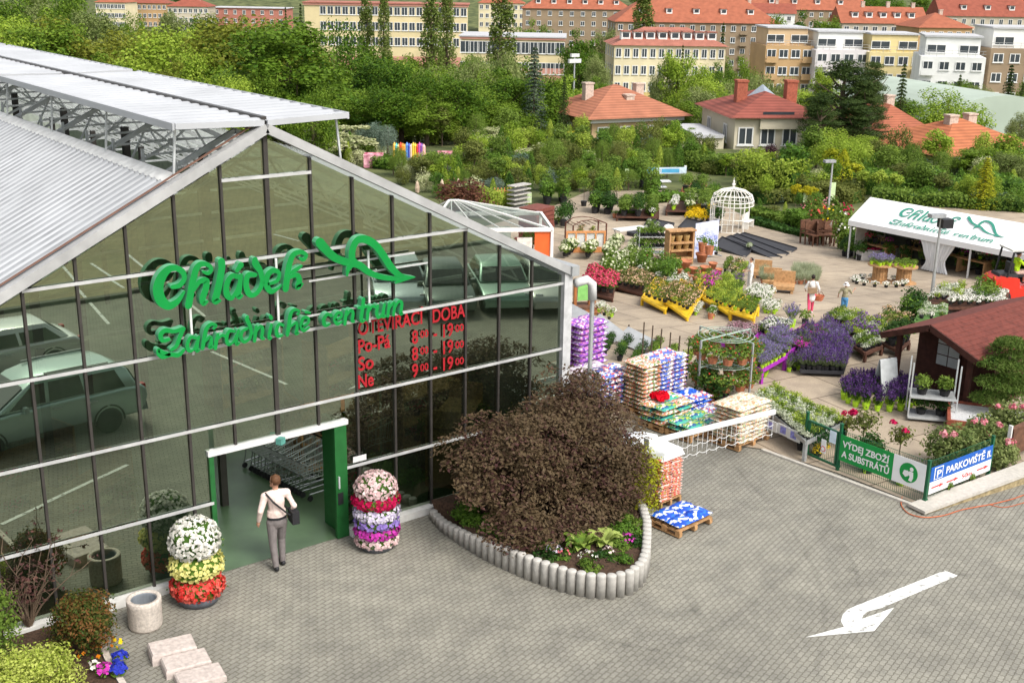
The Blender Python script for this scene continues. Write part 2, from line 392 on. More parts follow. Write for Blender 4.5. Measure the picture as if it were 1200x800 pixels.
# ------------------------------------------------------------------ lettering helper: brush strokes
def spline(P, k=5):
    P = np.array(P, float); out = []; n = len(P)
    for i in range(n-1):
        a, b, c, d = P[max(i-1, 0)], P[i], P[i+1], P[min(i+2, n-1)]
        for j in range(k):
            t = j/k; out.append(.5*((2*b)+(c-a)*t+(2*a-5*b+4*c-d)*t*t+(3*b-a-3*c+d)*t**3))
    out.append(P[-1]); return out
def stroke(mb, pts, T, y0, y1, sub=5):
    """pts [(x,z,w)] brush stroke -> rounded ribbon solid; T maps (x, depth, z) to the place"""
    p = spline(pts, sub); L_ = []; R_ = []
    for i, q in enumerate(p):
        d = p[min(i+1, len(p)-1)][:2]-p[max(i-1, 0)][:2]; d = d/(np.linalg.norm(d)+1e-9); n = np.array([-d[1], d[0]]); w = max(q[2], .004)/2
        L_.append(q[:2]+n*w); R_.append(q[:2]-n*w)
    def cap(c, a, w, dr):
        return [c+w*np.array([cos(a+dr*t), sin(a+dr*t)]) for t in (pi*.25, pi*.5, pi*.75)]
    d1 = p[-1][:2]-p[-2][:2]; a1 = math.atan2(d1[1], d1[0])+pi/2; d0 = p[1][:2]-p[0][:2]; a0 = math.atan2(d0[1], d0[0])-pi/2
    n = len(p); V = []; Fs = []
    for y in (y0, y1):
        for q in L_: V.append(T(q[0], y, q[1]))
        for q in R_: V.append(T(q[0], y, q[1]))
    for i in range(n-1):
        Fs += [(i, i+1, n+i+1, n+i), (2*n+i, 3*n+i, 3*n+i+1, 2*n+i+1), (i, 2*n+i, 2*n+i+1, i+1), (n+i, n+i+1, 3*n+i+1, 3*n+i)]
    Fs += [(0, n, 3*n, 2*n), (n-1, 3*n-1, 4*n-1, 2*n-1)]
    mb.add(V, Fs)
    for c, a, w, dr in ((p[-1][:2], a1, p[-1][2]/2, -1), (p[0][:2], a0, p[0][2]/2, -1)):
        if w < .02: continue
        ring = [c+w*np.array([cos(a), sin(a)])]+cap(c, a, w, dr)+[c-w*np.array([cos(a), sin(a)])]; k = len(ring); V = []
        for y in (y0, y1): V += [T(q[0], y, q[1]) for q in ring]
        mb.add(V, [tuple(range(k)), tuple(range(2*k-1, k-1, -1))]+[(i, k+i, k+i+1, i+1) for i in range(k-1)])
L1 = {'C': [[(170,300,26),(215,290,34),(245,250,32),(235,205,36),(190,182,38),(140,195,48),(98,250,62),(82,320,68),(102,385,66),(150,418,52),(205,388,36),(245,330,16)]],
'h': [[(365,205,18),(395,215,24),(415,190,26),(395,162,28),(350,158,36),(322,185,42),(302,250,44),(287,330,46),(272,418,46)], [(305,320,22),(340,268,32),(382,262,42),(380,310,42),(360,370,42),(367,405,30),(395,385,14)]],
'l': [[(478,142,48),(480,180,46),(467,260,46),(452,330,48),(440,388,46),(470,385,18)]],
'a': [[(590,240,30),(545,232,34),(512,280,38),(512,345,40),(540,370,30),(575,320,24),(595,255,26)], [(600,228,26),(590,300,36),(585,362,34),(612,350,14)], [(575,197,28),(600,162,38)]],
'd': [[(690,225,28),(645,227,36),(632,285,38),(652,345,36),(690,345,30),(725,300,30),(735,240,30)], [(735,255,34),(720,200,36),(692,155,46),(688,132,40)]],
'e': [[(775,280,20),(825,262,26),(840,215,26),(805,197,34),(767,225,38),(760,285,38),(787,328,34),(830,310,20),(855,285,10)]],
'k': [[(970,120,18),(990,130,24),(1008,102,26),(975,82,30),(930,97,36),(905,150,40),(890,230,42),(880,312,44)], [(905,240,24),(950,225,32),(965,260,38),(955,303,36),(985,280,14)], [(910,212,20),(950,188,28),(978,168,16)]]}
L2 = {'Z': [[(150,627,22),(110,635,26),(97,600,30),(125,572,30),(180,577,26),(240,562,30)], [(235,572,26),(215,620,28),(195,670,26),(165,692,22)], [(150,722,22),(105,707,26),(84,692,24),(84,718,24),(112,738,26),(160,722,28),(210,724,30),(245,690,18)]],
'a': [[(320,620,18),(285,615,22),(265,660,24),(275,698,22),(305,690,16),(325,640,16)], [(335,612,20),(325,665,24),(325,700,22),(345,690,10)]],
'h': [[(430,560,16),(445,542,18),(415,532,22),(385,560,28),(370,620,28),(360,683,26)], [(375,642,14),(405,612,22),(415,640,24),(407,678,24),(430,670,10)]],
'r': [[(455,597,20),(445,640,26),(440,683,24)], [(450,632,14),(480,602,18),(500,607,22)]],
'a2': [[(560,577,18),(525,577,22),(510,620,24),(520,658,22),(550,645,16),(570,600,16)], [(585,572,20),(572,620,24),(574,658,22),(595,645,10)]],
'd': [[(640,560,18),(610,577,22),(600,615,24),(620,643,22),(655,620,20),(665,577,20)], [(668,592,22),(655,540,24),(637,502,28),(640,488,24)]],
'n': [[(695,547,20),(690,590,24),(685,638,22)], [(690,587,12),(720,547,22),(735,565,24),(730,618,22),(750,622,12)]],
'i': [[(790,537,20),(780,580,24),(777,622,22),(795,615,10)], [(784,484,24),(790,496,24)]],
'c': [[(865,540,18),(840,532,22),(822,570,26),(832,608,22),(865,600,12)]],
'k': [[(955,470,16),(965,452,16),(935,442,20),(910,470,26),(900,540,28),(890,598,26)], [(905,552,14),(945,522,18),(950,560,22),(945,592,22),(965,585,10)]],
'e': [[(985,545,14),(1020,525,18),(1020,494,18),(990,494,22),(977,535,26),(992,573,22),(1030,550,12)], [(1005,457,18),(1036,462,12)]]}
L3 = {'c': [[(205,585,20),(180,577,22),(157,610,28),(167,648,22),(200,635,12)]], 'e': [[(235,610,14),(265,595,18),(265,567,18),(240,572,22),(227,605,26),(242,638,22),(275,620,12)]],
'n': [[(300,557,20),(293,595,24),(290,638,22)], [(297,592,12),(325,552,20),(340,570,22),(335,618,22),(352,620,12)]], 't': [[(405,484,26),(400,540,26),(392,590,26),(397,622,22),(417,612,12)], [(375,537,18),(430,527,18)]],
'r': [[(440,532,20),(433,570,24),(430,608,22)], [(438,562,14),(460,527,18),(478,532,18)]], 'u': [[(495,522,20),(488,568,24),(500,598,20),(525,570,18),(535,517,20)], [(536,517,20),(526,588,24),(546,588,12)]],
'm': [[(565,512,20),(558,588,22)], [(563,547,14),(590,507,18),(600,520,20),(593,582,20)], [(598,542,14),(625,497,18),(645,510,22),(638,573,22),(653,568,12)]]}
L4 = [[(132,128,62),(180,182,56),(230,225,50),(310,255,46),(380,270,46),(440,315,40),(520,345,34),(620,355,26),(722,345,8)], [(335,255,46),(335,180,48),(365,117,46),(420,110,50),(480,145,50),(530,210,48),(580,285,46),(640,338,34),(728,345,6)], [(345,250,50),(312,290,34),(302,340,12)], [(602,384,8),(640,362,30),(728,345,6)]]
SGY = -.34
def conv(pts, ox, oy, k):
    out = []
    for (x, y, w) in pts:
        P = F0(ox+x/k, oy+y/k, SGY); mpp = MPP(P); out.append((P[0], P[2], w/k*mpp))
    return out
SIGNSTROKES = []
for D_, ox, oy, k, nm in ((L1, 170, 280, 5.335, 'letter'), (L2, 170, 280, 5.335, 'letter'), (L3, 350, 260, 5.333, 'letter'), ({'emblem': L4}, 350, 260, 5.333, 'emblem')):
    for key, sts in D_.items(): SIGNSTROKES.append((nm, [conv(s_, ox, oy, k) for s_ in sts]))
SG = mat('sign_green', (.002, .225, .04), .42, .12, 1.5); SGS = mat('sign_side_green', (.09, .36, .19), .4, .1)
parts = []; ident = lambda x, y, z: (x, y, z)
for nm, sts in SIGNSTROKES:
    mb = MB(); q = 0
    for s_ in sts: stroke(mb, s_, ident, SGY-.0015*q, SGY+.14); q += 1
    me = mb.mesh(nm, [SG, SGS])
    import bmesh
    bm = bmesh.new(); bm.from_mesh(me); bmesh.ops.recalc_face_normals(bm, faces=bm.faces); bm.to_mesh(me); bm.free()
    for p in me.polygons: p.material_index = 0 if abs(p.normal.y) > .9 else 1
    parts.append((nm, me))
for (z, a, b) in ((5.62, -1.7, 3.0), (5.38, .7, 3.3), (4.72, -1.9, 2.6)):
    parts.append(('mounting_rail', MB().bx(a, b, -.12, -.09, z-.016, z+.016).mesh('mounting_rail', mat('rail_grey_white', (.43, .43, .42), .45))))
for x, z0, z1 in ((-1.6, 4.4, 5.6), (.05, 4.4, 5.9), (1.95, 4.4, 5.8)):
    parts.append(('mounting_post', MB().bx(x-.02, x+.02, -.15, -.122, z0, z1).mesh('mounting_post', WHITE)))
place('shop_sign', parts, 'bright green raised script lettering with looped leaf emblem on the glass front', 'sign', (0, 0, 0))
# ------------------------------------------------------------------ red opening hours on the glass
REDL = mat('red_lettering', (.36, .013, .02), .5, .15, 4)
def ftext(s_, u0, v0, u1, size_px=None, y=-.045, bold=.018, H=None):
    a, b = F0(u0, v0, y), F0(u1, v0, y)
    me = text_mesh(s_, 1, .004, REDL, bold=bold); xs = [v.co.x for v in me.vertices]; w = max(xs)-min(xs)
    k = (b[0]-a[0])/w; kz = (H or k)
    me.transform(Matrix.Translation((a[0]-min(xs)*k, y, a[2])) @ Matrix.Rotation(pi/2, 4, 'X') @ Matrix.Diagonal((k, kz, 1, 1))); return me
FSY = lambda u, v0, v1: (F0(u, v0)[2]-F0(u, v1)[2])/.72
parts = []
hh = FSY(450, 377, 393)
for s_, u0, v0, u1 in (('OTEVÍRACÍ', 420, 393, 496), ('DOBA', 507, 378, 545), ('Po-Pá', 420, 414, 457.5), ('So', 420, 434.5, 438), ('Ne', 420, 455, 438)):
    parts.append(('lettering', ftext(s_, u0, v0, u1, H=hh)))
for r in range(3):
    dy = 19.5*r; n1 = '8' if r < 2 else '9'
    parts.append(('lettering', ftext(n1, 483, 403+dy, 490, H=hh*1.0))); parts.append(('lettering', ftext('00', 492.5, 396+dy, 502, H=hh*.55)))
    parts.append(('lettering', ftext('- 19', 508, 397.5+dy, 531, H=hh*1.0))); parts.append(('lettering', ftext('00', 533.5, 389+dy, 543.5, H=hh*.55)))
place('opening_hours', parts, 'red opening hours lettering stuck on the glass right of the entrance', 'lettering', (0, 0, 0))
# ------------------------------------------------------------------ trolleys inside the door
def trolley():
    w = MB()
    def P(x, y, z): return (x, y, z)
    t, bt = [(-.28, -.45, .98), (.28, -.45, .98), (.2, .42, .82), (-.2, .42, .82)], [(-.24, -.4, .5), (.24, -.4, .5), (.17, .36, .5), (-.17, .36, .5)]
    for q in (t, bt):
        for i in range(4): w.bar(q[i], q[(i+1) % 4], .016)
    for i in range(4):
        for k in range(7):
            f = k/7; a = [t[i][j]*(1-f)+t[(i+1) % 4][j]*f for j in range(3)]; b = [bt[i][j]*(1-f)+bt[(i+1) % 4][j]*f for j in range(3)]; w.bar(a, b, .008)
    for k in range(6): f = k/6; w.bar((-.24+.07*f, -.4+.76*f, .5), (.24-.07*f, -.4+.76*f, .5), .008)
    fr = MB()
    for s_ in (-1, 1):
        fr.tube([(s_*.28, -.5, 1.0), (s_*.26, -.42, .5), (s_*.26, -.4, .16), (s_*.2, .4, .16)], .017, 6); fr.bar((s_*.2, .38, .16), (s_*.17, .34, .5), .02)
    whs = [('wheel', MB().tube([(x-.015, y, .07), (x+.015, y, .07)], .065, 10).mesh('wheel', BLACKP)) for x, y in ((-.26, -.38), (.26, -.38), (-.2, .38), (.2, .38))]
    hb = MB().tube([(-.29, -.5, 1.01), (.29, -.5, 1.01)], .02, 8)
    return [('basket', w.mesh('basket', STEEL)), ('trolley_frame', fr.mesh('trolley_frame', mat('chrome', (.62, .63, .65), .25, .05, metal=.9))), ('handle', hb.mesh('handle', BLACKP))]+whs
TR = trolley()
A_, B_ = G(327, 543), G(392, 575)
rz = ANG(A_, B_)
for k in range(9):
    f = k/8; x, y = A_[0]+(B_[0]-A_[0])*f, A_[1]+(B_[1]-A_[1])*f
    place('shopping_trolley', TR, 'wire shopping trolley nested in the row inside the open entrance', 'shopping trolley', (x-sin(rz)*-.35, y+cos(rz)*.35, .013), rz+pi, 1, 'shopping trolleys inside the entrance', share=True)
for k in range(7):
    f = k/8; x, y = A_[0]+(B_[0]-A_[0])*f, A_[1]+(B_[1]-A_[1])*f
    place('shopping_trolley', TR, 'wire shopping trolley of the second row behind the open entrance', 'shopping trolley', (x-sin(rz)*1.25+.3, y+cos(rz)*1.25+.2, .013), rz+pi, 1, 'shopping trolleys inside the entrance', share=True)
# ================================================================== GROUND SHEETS
def paver_mat(name, bw, bh, cols, mort, zig=0, rot=0, stain=.25, bump=.25, msize=.012, squash=1):
    m = bpy.data.materials.new(name); m.use_nodes = True; N, L = nt(m); b = N['Principled BSDF']
    b.inputs['Roughness'].default_value = .8; b.inputs['Specular IOR Level'].default_value = .25
    tc = N.new('ShaderNodeTexCoord'); mp = N.new('ShaderNodeMapping'); mp.inputs['Rotation'].default_value = (0, 0, rot); L.new(tc.outputs['Object'], mp.inputs['Vector'])
    vec = mp.outputs[0]
    if zig:                       # zigzag edges of interlocking stones
        sx = N.new('ShaderNodeSeparateXYZ'); L.new(vec, sx.inputs[0]); cb = N.new('ShaderNodeCombineXYZ')
        pp = N.new('ShaderNodeMath'); pp.operation = 'PINGPONG'; pp.inputs[1].default_value = bw/4; L.new(sx.outputs[0], pp.inputs[0])
        ma = N.new('ShaderNodeMath'); ma.operation = 'MULTIPLY_ADD'; ma.inputs[1].default_value = zig; L.new(pp.outputs[0], ma.inputs[0]); L.new(sx.outputs[1], ma.inputs[2])
        L.new(sx.outputs[0], cb.inputs[0]); L.new(ma.outputs[0], cb.inputs[1]); vec = cb.outputs[0]
    br = N.new('ShaderNodeTexBrick'); br.inputs['Scale'].default_value = 1; br.inputs['Brick Width'].default_value = bw; br.inputs['Row Height'].default_value = bh
    br.inputs['Mortar Size'].default_value = msize; br.inputs['Mortar Smooth'].default_value = .3; br.inputs['Color1'].default_value = (*cols[0], 1); br.inputs['Color2'].default_value = (*cols[1], 1); br.inputs['Mortar'].default_value = (*mort, 1)
    L.new(vec, br.inputs['Vector'])
    def noise(sc, det=6):
        n = N.new('ShaderNodeTexNoise'); n.inputs['Scale'].default_value = sc; n.inputs['Detail'].default_value = det; L.new(tc.outputs['Object'], n.inputs['Vector']); return n.outputs['Fac']
    def ramp(fac, p0, c0, p1, c1):
        r = N.new('ShaderNodeValToRGB'); e = r.color_ramp.elements; e[0].position = p0; e[0].color = (c0, c0, c0, 1); e[1].position = p1; e[1].color = (c1, c1, c1*.98, 1); L.new(fac, r.inputs[0]); return r.outputs[0]
    def mul(a, c):
        x = N.new('ShaderNodeMix'); x.data_type = 'RGBA'; x.blend_type = 'MULTIPLY'; x.inputs[0].default_value = 1; L.new(a, x.inputs[6]); L.new(c, x.inputs[7]); return x.outputs[2]
    c = mul(br.outputs['Color'], ramp(noise(.22), .3, 1-stain, .7, 1+stain*.5)); c = mul(c, ramp(noise(1.7), .3, 1-stain*.7, .62, 1.08)); c = mul(c, ramp(noise(26, 3), .25, .82, .75, 1.14))
    c = mul(c, ramp(noise(.75, 8), .245, .45, .33, 1))
    L.new(c, b.inputs['Base Color'])
    bp = N.new('ShaderNodeBump'); bp.inputs['Strength'].default_value = bump; bp.inputs['Distance'].default_value = .012; bp.invert = True; L.new(br.outputs['Fac'], bp.inputs['Height']); L.new(bp.outputs[0], b.inputs['Normal'])
    return m
GA = ANG(G(600, 760), G(900, 690))
PAVE = paver_mat('interlocking_pavers', .20, .10, ((.278, .266, .238), (.238, .228, .203)), (.158, .146, .124), zig=.28, rot=-.30, stain=.22)
SLAB = paver_mat('garden_slabs', 2.4, 1.6, ((.40, .325, .255), (.35, .285, .225)), (.15, .115, .085), rot=.12, stain=.2, bump=.15, msize=.022)
TAN = paver_mat('parking_setts', .4, .2, ((.33, .285, .17), (.29, .25, .15)), (.18, .155, .10), rot=.3, stain=.2)
EARTH = mat('earth_grass', (.055, .085, .022), .95, .5, .35, bump=.4, col2=(.10, .11, .04))
sheet('terrain', [(-2500, -300), (2500, -300), (2500, 2800), (-2500, 2800)], -.03, EARTH)
cw = G(1083, 594); cl = G(981, 553); cr_ = G(1160, 562); 
garden = [G(560, 268)[:2], (7.1, 24), (7.1, 3.2), G(742, 497)[:2], G(800, 515)[:2], G(893, 527)[:2], G(981, 555)[:2], G(1081, 594)[:2], G(1200, 543)[:2], (20, -9.5), (40, -3), G(1240, 236)[:2], G(1010, 246)[:2], G(998, 264)[:2], G(955, 276)[:2], G(880, 258)[:2], G(846, 240)[:2], G(800, 224)[:2], G(690, 224)[:2], G(640, 246)[:2]]
FORE = [(-30, -21.5), (34, -21.5), (34, 40), (-30, 40)]
fp = clip(FORE, lambda p: 33.9-dep(*p))
sheet('forecourt', fp, .004, PAVE)
sheet('garden_paving', garden, .03, SLAB)
sheet('parking_lot', [(-60, -60), (60, -60), (60, -21.5), (-60, -21.5)], .004, TAN)
# parking bay lines in front of the hall (they show in the glass)
WP = mat('road_paint', (.70, .70, .66), .6, .18, 14)
def vline(name, a, b, w=.12):
    a, b = F0, F0
def vg(u, v):                       # where the sight line goes after the glass throws it back
    r = ray(u, v); q = CPOS+r*(-CY/r[1]); n = np.array([0, -cos(GT), sin(GT)]); r = r-2*(r@n)*n; p = q+r*(-q[2]/r[2]); return p[:2]
def paint(name, polys, z=.012):
    mb = MB()
    for q in polys: mb.poly([(p[0], p[1], z) for p in q])
    return struct(name, mb.mesh(name, WP))
def strip(a, b, w=.11):
    d = (b-a)/np.linalg.norm(b-a); n = np.array([-d[1], d[0]])*w/2; return [a-n, b-n, b+n, a+n]
def up(q):                     # keep painted polygons facing up
    s_ = sum(q[i][0]*q[(i+1) % len(q)][1]-q[(i+1) % len(q)][0]*q[i][1] for i in range(len(q))); return q if s_ > 0 else q[::-1]
def hidden(a, b): return all(not (-5 < u < 1205 and v < 806) for u, v in (proj((*(a+(b-a)*t), 0)) for t in (0, .25, .5, .75, 1)))
paint('bay_lines', [up(strip(vg(*a), vg(*b))) for a, b in (((250, 413), (335, 449)), ((374, 415), (480, 433)), ((155, 302), (240, 372)), ((105, 310), (148, 338)), ((30, 625), (215, 585)), ((0, 615), (150, 545)), ((320, 275), (350, 283)), ((480, 418), (560, 432)), ((30, 450), (75, 420)), ((120, 470), (330, 520)), ((130, 380), (60, 300)), ((200, 560), (330, 590))) if hidden(vg(*a), vg(*b))])
AR = [(425,642),(560,605),(549,585),(556,562),(572,546),(600,533),(910,410),(955,428),(690,540),(640,553),(626,566),(622,578),(735,538),(665,620)]
_N, _L = nt(WP); _t = _N.new('ShaderNodeBsdfTransparent'); _x = _N.new('ShaderNodeMixShader'); _n = _N.new('ShaderNodeTexNoise'); _n.inputs['Scale'].default_value = 7; _n.inputs['Detail'].default_value = 8; _c = _N.new('ShaderNodeTexCoord'); _L.new(_c.outputs['Object'], _n.inputs['Vector'])
_m = _N.new('ShaderNodeMapRange'); _m.inputs['From Min'].default_value = .56; _m.inputs['From Max'].default_value = .68; _m.inputs['To Max'].default_value = .75; _L.new(_n.outputs['Fac'], _m.inputs[0]); _L.new(_m.outputs[0], _x.inputs[0]); _L.new(_N['Principled BSDF'].outputs[0], _x.inputs[1]); _L.new(_t.outputs[0], _x.inputs[2]); _L.new(_x.outputs[0], _N['Material Output'].inputs['Surface'])
TYM = bpy.data.materials.new('tyre_rubber_film'); TYM.use_nodes = True; _N, _L = nt(TYM); _t = _N.new('ShaderNodeBsdfTransparent'); _x = _N.new('ShaderNodeMixShader'); _x.inputs[0].default_value = .935; _N['Principled BSDF'].inputs['Base Color'].default_value = (.05, .045, .04, 1); _L.new(_N['Principled BSDF'].outputs[0], _x.inputs[1]); _L.new(_t.outputs[0], _x.inputs[2]); _L.new(_x.outputs[0], _N['Material Output'].inputs['Surface'])
mb = MB()
for _k, (_p, _w) in enumerate((([(862, 548), (915, 605), (945, 650), (962, 690), (966, 735), (955, 790)], .1), ([(905, 545), (960, 600), (1000, 660), (1010, 720)], .09), ([(700, 780), (840, 735), (930, 665), (985, 600)], .12), ([(560, 730), (760, 760), (900, 800)], .1))):
    _q = [np.array(G(u, v)[:2]) for u, v in _p]; _q = [np.array(a[:2]) for a in spline([(a[0], a[1], 0) for a in _q], 6)]
    for _i in range(len(_q)-1):
        a_, b_ = _q[_i], _q[_i+1]; n_ = lambda i: (lambda t: np.array([-t[1], t[0]])/np.linalg.norm(t))(_q[min(i+1, len(_q)-1)]-_q[max(i-1, 0)])*_w/2
        mb.poly([(*p, .0062+.0003*_k) for p in up([a_-n_(_i), b_-n_(_i+1), b_+n_(_i+1), a_+n_(_i)])])
struct('tyre_marks', mb.mesh('tyre_marks', TYM))
tp = [G(800+x/2.9625, 530+y/2.9625)[:2] for x, y in AR]
paint('turn_arrow', [up(tp)], .0085)
struct('floor_kerb', MB().bx(-60, 60, -21.7, -21.4, 0, .12).mesh('floor_kerb', mat('kerb_stone', (.12, .12, .1), .9)))
# ================================================================== FLOWER AND LEAF HELPERS
LG = leafmat('leaf_green', (.028, .075, .012), (.075, .16, .022), (.13, .23, .03))
LD = leafmat('leaf_dark', (.010, .034, .008), (.026, .07, .014), (.05, .11, .02))
LL = leafmat('leaf_lime', (.13, .22, .025), (.26, .36, .04), (.36, .44, .07))
LY = leafmat('leaf_yellow', (.24, .25, .012), (.42, .38, .015), (.55, .48, .03))
LB = leafmat('leaf_blue', (.055, .10, .065), (.12, .18, .13), (.2, .26, .2))
LV = leafmat('leaf_variegated', (.2, .27, .09), (.42, .46, .22), (.6, .6, .36))
LO = leafmat('leaf_olive', (.05, .075, .015), (.11, .135, .03), (.17, .19, .045))
LM = leafmat('leaf_mid', (.038, .085, .012), (.10, .17, .024), (.17, .25, .04))
LR = leafmat('leaf_maple_red', (.035, .014, .012), (.085, .035, .025), (.14, .06, .035))
LMP = leafmat('leaf_maple_bronze', (.038, .016, .017), (.084, .036, .035), (.125, .088, .048), scale=1.6)
LRT = leafmat('leaf_red_tips', (.03, .06, .012), (.075, .105, .02), (.2, .09, .03), scale=2.5)
LGY = leafmat('leaf_gold', (.16, .20, .012), (.30, .33, .015), (.44, .44, .03))
FW_ = flmat('petal_white', (.85, .83, .76)); FPK = flmat('petal_pink_white', (.78, .55, .55), (.85, .72, .68)); FCR = flmat('petal_crimson', (.5, .01, .08))
FLI = flmat('petal_lilac', (.58, .5, .72), (.75, .7, .78)); FVI = flmat('petal_violet', (.32, .22, .58)); FLP = flmat('petal_soft_violet', (.19, .14, .34), (.28, .22, .44)); FMG = flmat('petal_magenta', (.62, .06, .45)); FYL = flmat('petal_pale_yellow', (.78, .74, .28)); FRD = flmat('petal_red', (.68, .035, .03), (.75, .16, .12))
FYE = flmat('petal_yellow', (.85, .6, .02)); FOR = flmat('petal_orange', (.85, .28, .015)); FBL = flmat('petal_blue', (.04, .06, .5)); FLV = flmat('petal_lavender', (.085, .035, .17), (.15, .08, .26)); FDV = flmat('petal_dark_violet', (.06, .025, .11), (.11, .05, .18)); FPU = flmat('petal_purple', (.24, .1, .36)); FCO = flmat('petal_coral', (.72, .16, .2))
def blob(n, c, r, size, up_=.0, asp=.6, jit=.6, rng=NR, lo=-1.0, shell=.75):
    """leaves on an uneven ellipsoid shell"""
    d = rdir(int(n*1.4), rng); d = d[d[:, 2] > lo][:n]; r = np.array(r if hasattr(r, '__len__') else (r, r, r), float)
    k = rng.uniform(shell, 1.05, len(d))[:, None]; ph = rng.uniform(0, 6.3, 3)
    w = 1+.12*np.sin(d[:, :1]*5+ph[0])*np.cos(d[:, 1:2]*5+ph[1])+.08*np.sin(d[:, 2:3]*7+ph[2])
    return leaves(np.array(c)+d*r*k*w, d+np.array([0, 0, up_]), size, asp, jit, rng)
def petals(n, c, r, size, lo=-1.0, rng=NR):
    """small flower heads: facing outwards, each one a cupped quad pair"""
    d = rdir(int(n*1.6), rng); d = d[d[:, 2] > lo][:n]; r = np.array(r if hasattr(r, '__len__') else (r, r, r), float)
    p = np.array(c)+d*r*rng.uniform(.95, 1.06, len(d))[:, None]; a = leaves(p, d, size, .95, .35, rng); b = leaves(p+d*.004, d, size, .95, .35, rng)
    return np.concatenate([a, b])
def sheet_petals(n, x0, x1, y0, y1, z, size, rng=NR, dz=.04):
    p = np.stack([rng.uniform(x0, x1, n), rng.uniform(y0, y1, n), z+rng.uniform(-dz, dz, n)], 1); return leaves(p, np.tile([0, 0, 1.], (n, 1)), size, .9, .5, rng)
# ------------------------------------------------------------------ flower towers by the entrance
def tower(name, P, rad, tiers, label, potcol):
    parts = [('pot', MB().lathe([(rad*.72, 0), (rad*.86, .16), (rad*.8, .2), (.02, .2)], 24).mesh('pot', potcol, True))]
    for nm, m, z0, z1, k, n in tiers:
        zc, h_ = (z0+z1)/2, (z1-z0)/2
        mb = MB().m(1).lathe([(rad*k*.5, z0), (rad*k*.9, zc-h_*.5), (rad*k*.92, zc+h_*.4), (rad*k*.55, z1-.02), (.01, z1)], 18)
        mb.m(0).quads(petals(n, (0, 0, zc), (rad*k, rad*k, h_*1.15), .075)); mb.m(1).quads(blob(n//4, (0, 0, zc), (rad*k*.98, rad*k*.98, h_*1.1), .06))
        parts.append((nm, mb.mesh(nm, [m, LG])))
    place(name, parts, label, 'flower pot', (*P[:2], .004), 0)
P = G(233, 703); r = 31*MPP(P)
h = HT(P, 611)
tower('flower_tower', P, r, [('white_blossom', FW_, h*.56, h, .92, 900), ('yellow_blossom', FYL, h*.33, h*.62, 1.0, 700), ('red_blossom', FRD, .08, h*.36, .98, 800)], 'round flower tower of white, pale yellow and red blossom by the entrance', mat('grey_pot', (.12, .13, .15), .5))
P = G(442, 640); r = 26*MPP(P); h = HT(P, 556)
tower('flower_tower', P, r, [('pink_white_blossom', FPK, h*.66, h, .92, 800), ('crimson_blossom', FCR, h*.56, h*.78, 1.03, 500), ('lilac_white_blossom', FLI, h*.4, h*.62, 1.02, 650), ('violet_blossom', FVI, h*.3, h*.46, 1.0, 400), ('magenta_blossom', FMG, h*.17, h*.34, .99, 500), ('rose_blossom', FPK, .06, h*.2, .95, 500)], 'slim flower tower of pink, crimson, lilac and magenta blossom', mat('grey_pot', (.12, .13, .15), .5))
# ------------------------------------------------------------------ concrete bin and slabs
P = G(171, 733); r = 19.5*MPP(P); h = HT(P, 700)
CONC = mat('washed_concrete', (.52, .46, .40), .9, .22, 22, bump=.4)
place('litter_bin', [('drum', MB().lathe([(r*.93, 0), (r*.97, .03), (r, .06), (r, h-.12), (r*1.02, h-.1), (r*1.02, h-.01), (r*.99, h), (r*.78, h), (r*.76, h-.02), (r*.74, h*.3), (.01, h*.3)], 32).mesh('drum', CONC, True)), ('liner', MB().lathe([(r*.735, h*.35), (r*.735, h*.93), (r*.75, h*.95), (r*.725, h*.93), (r*.7, h*.4), (.01, h*.38)], 24).mesh('liner', mat('bin_liner', (.2, .22, .24), .4)))], 'round washed concrete litter bin beside the glass front', 'litter bin', (*P[:2], .004))
CONB = mat('pinkish_concrete', (.50, .43, .39), .9, .2, 14, bump=.5)
a, b, c = G(170, 765), G(222, 753), G(252, 800)
ux = ANG(a, b)
def slabm(w, d, h_):
    mb = MB(); mb.box(0, 0, h_*.4, w, d, h_*.8).box(0, 0, h_*.9, w-.0, d, h_*.2, top=.94); return mb.mesh('concrete_block', CONB)
W_ = np.hypot(*(b-a)[:2])*1.0
v = np.array([-sin(ux), cos(ux)]); e = np.array([cos(ux), sin(ux)])
for k, (hh, lab) in enumerate(((.2, 'highest of the pinkish concrete blocks stepping down from the bin'), (.16, 'middle one of the stepped pinkish concrete blocks'), (.12, 'lowest pinkish concrete block at the bottom picture edge'))):
    q = a[:2]+e*(W_*.55+.12*k)-v*(.25+.47*k)
    place('concrete_block', slabm(W_, .44, hh), lab, 'concrete block', (*q, .004), ux+.02*k, 1, 'stepped concrete blocks')
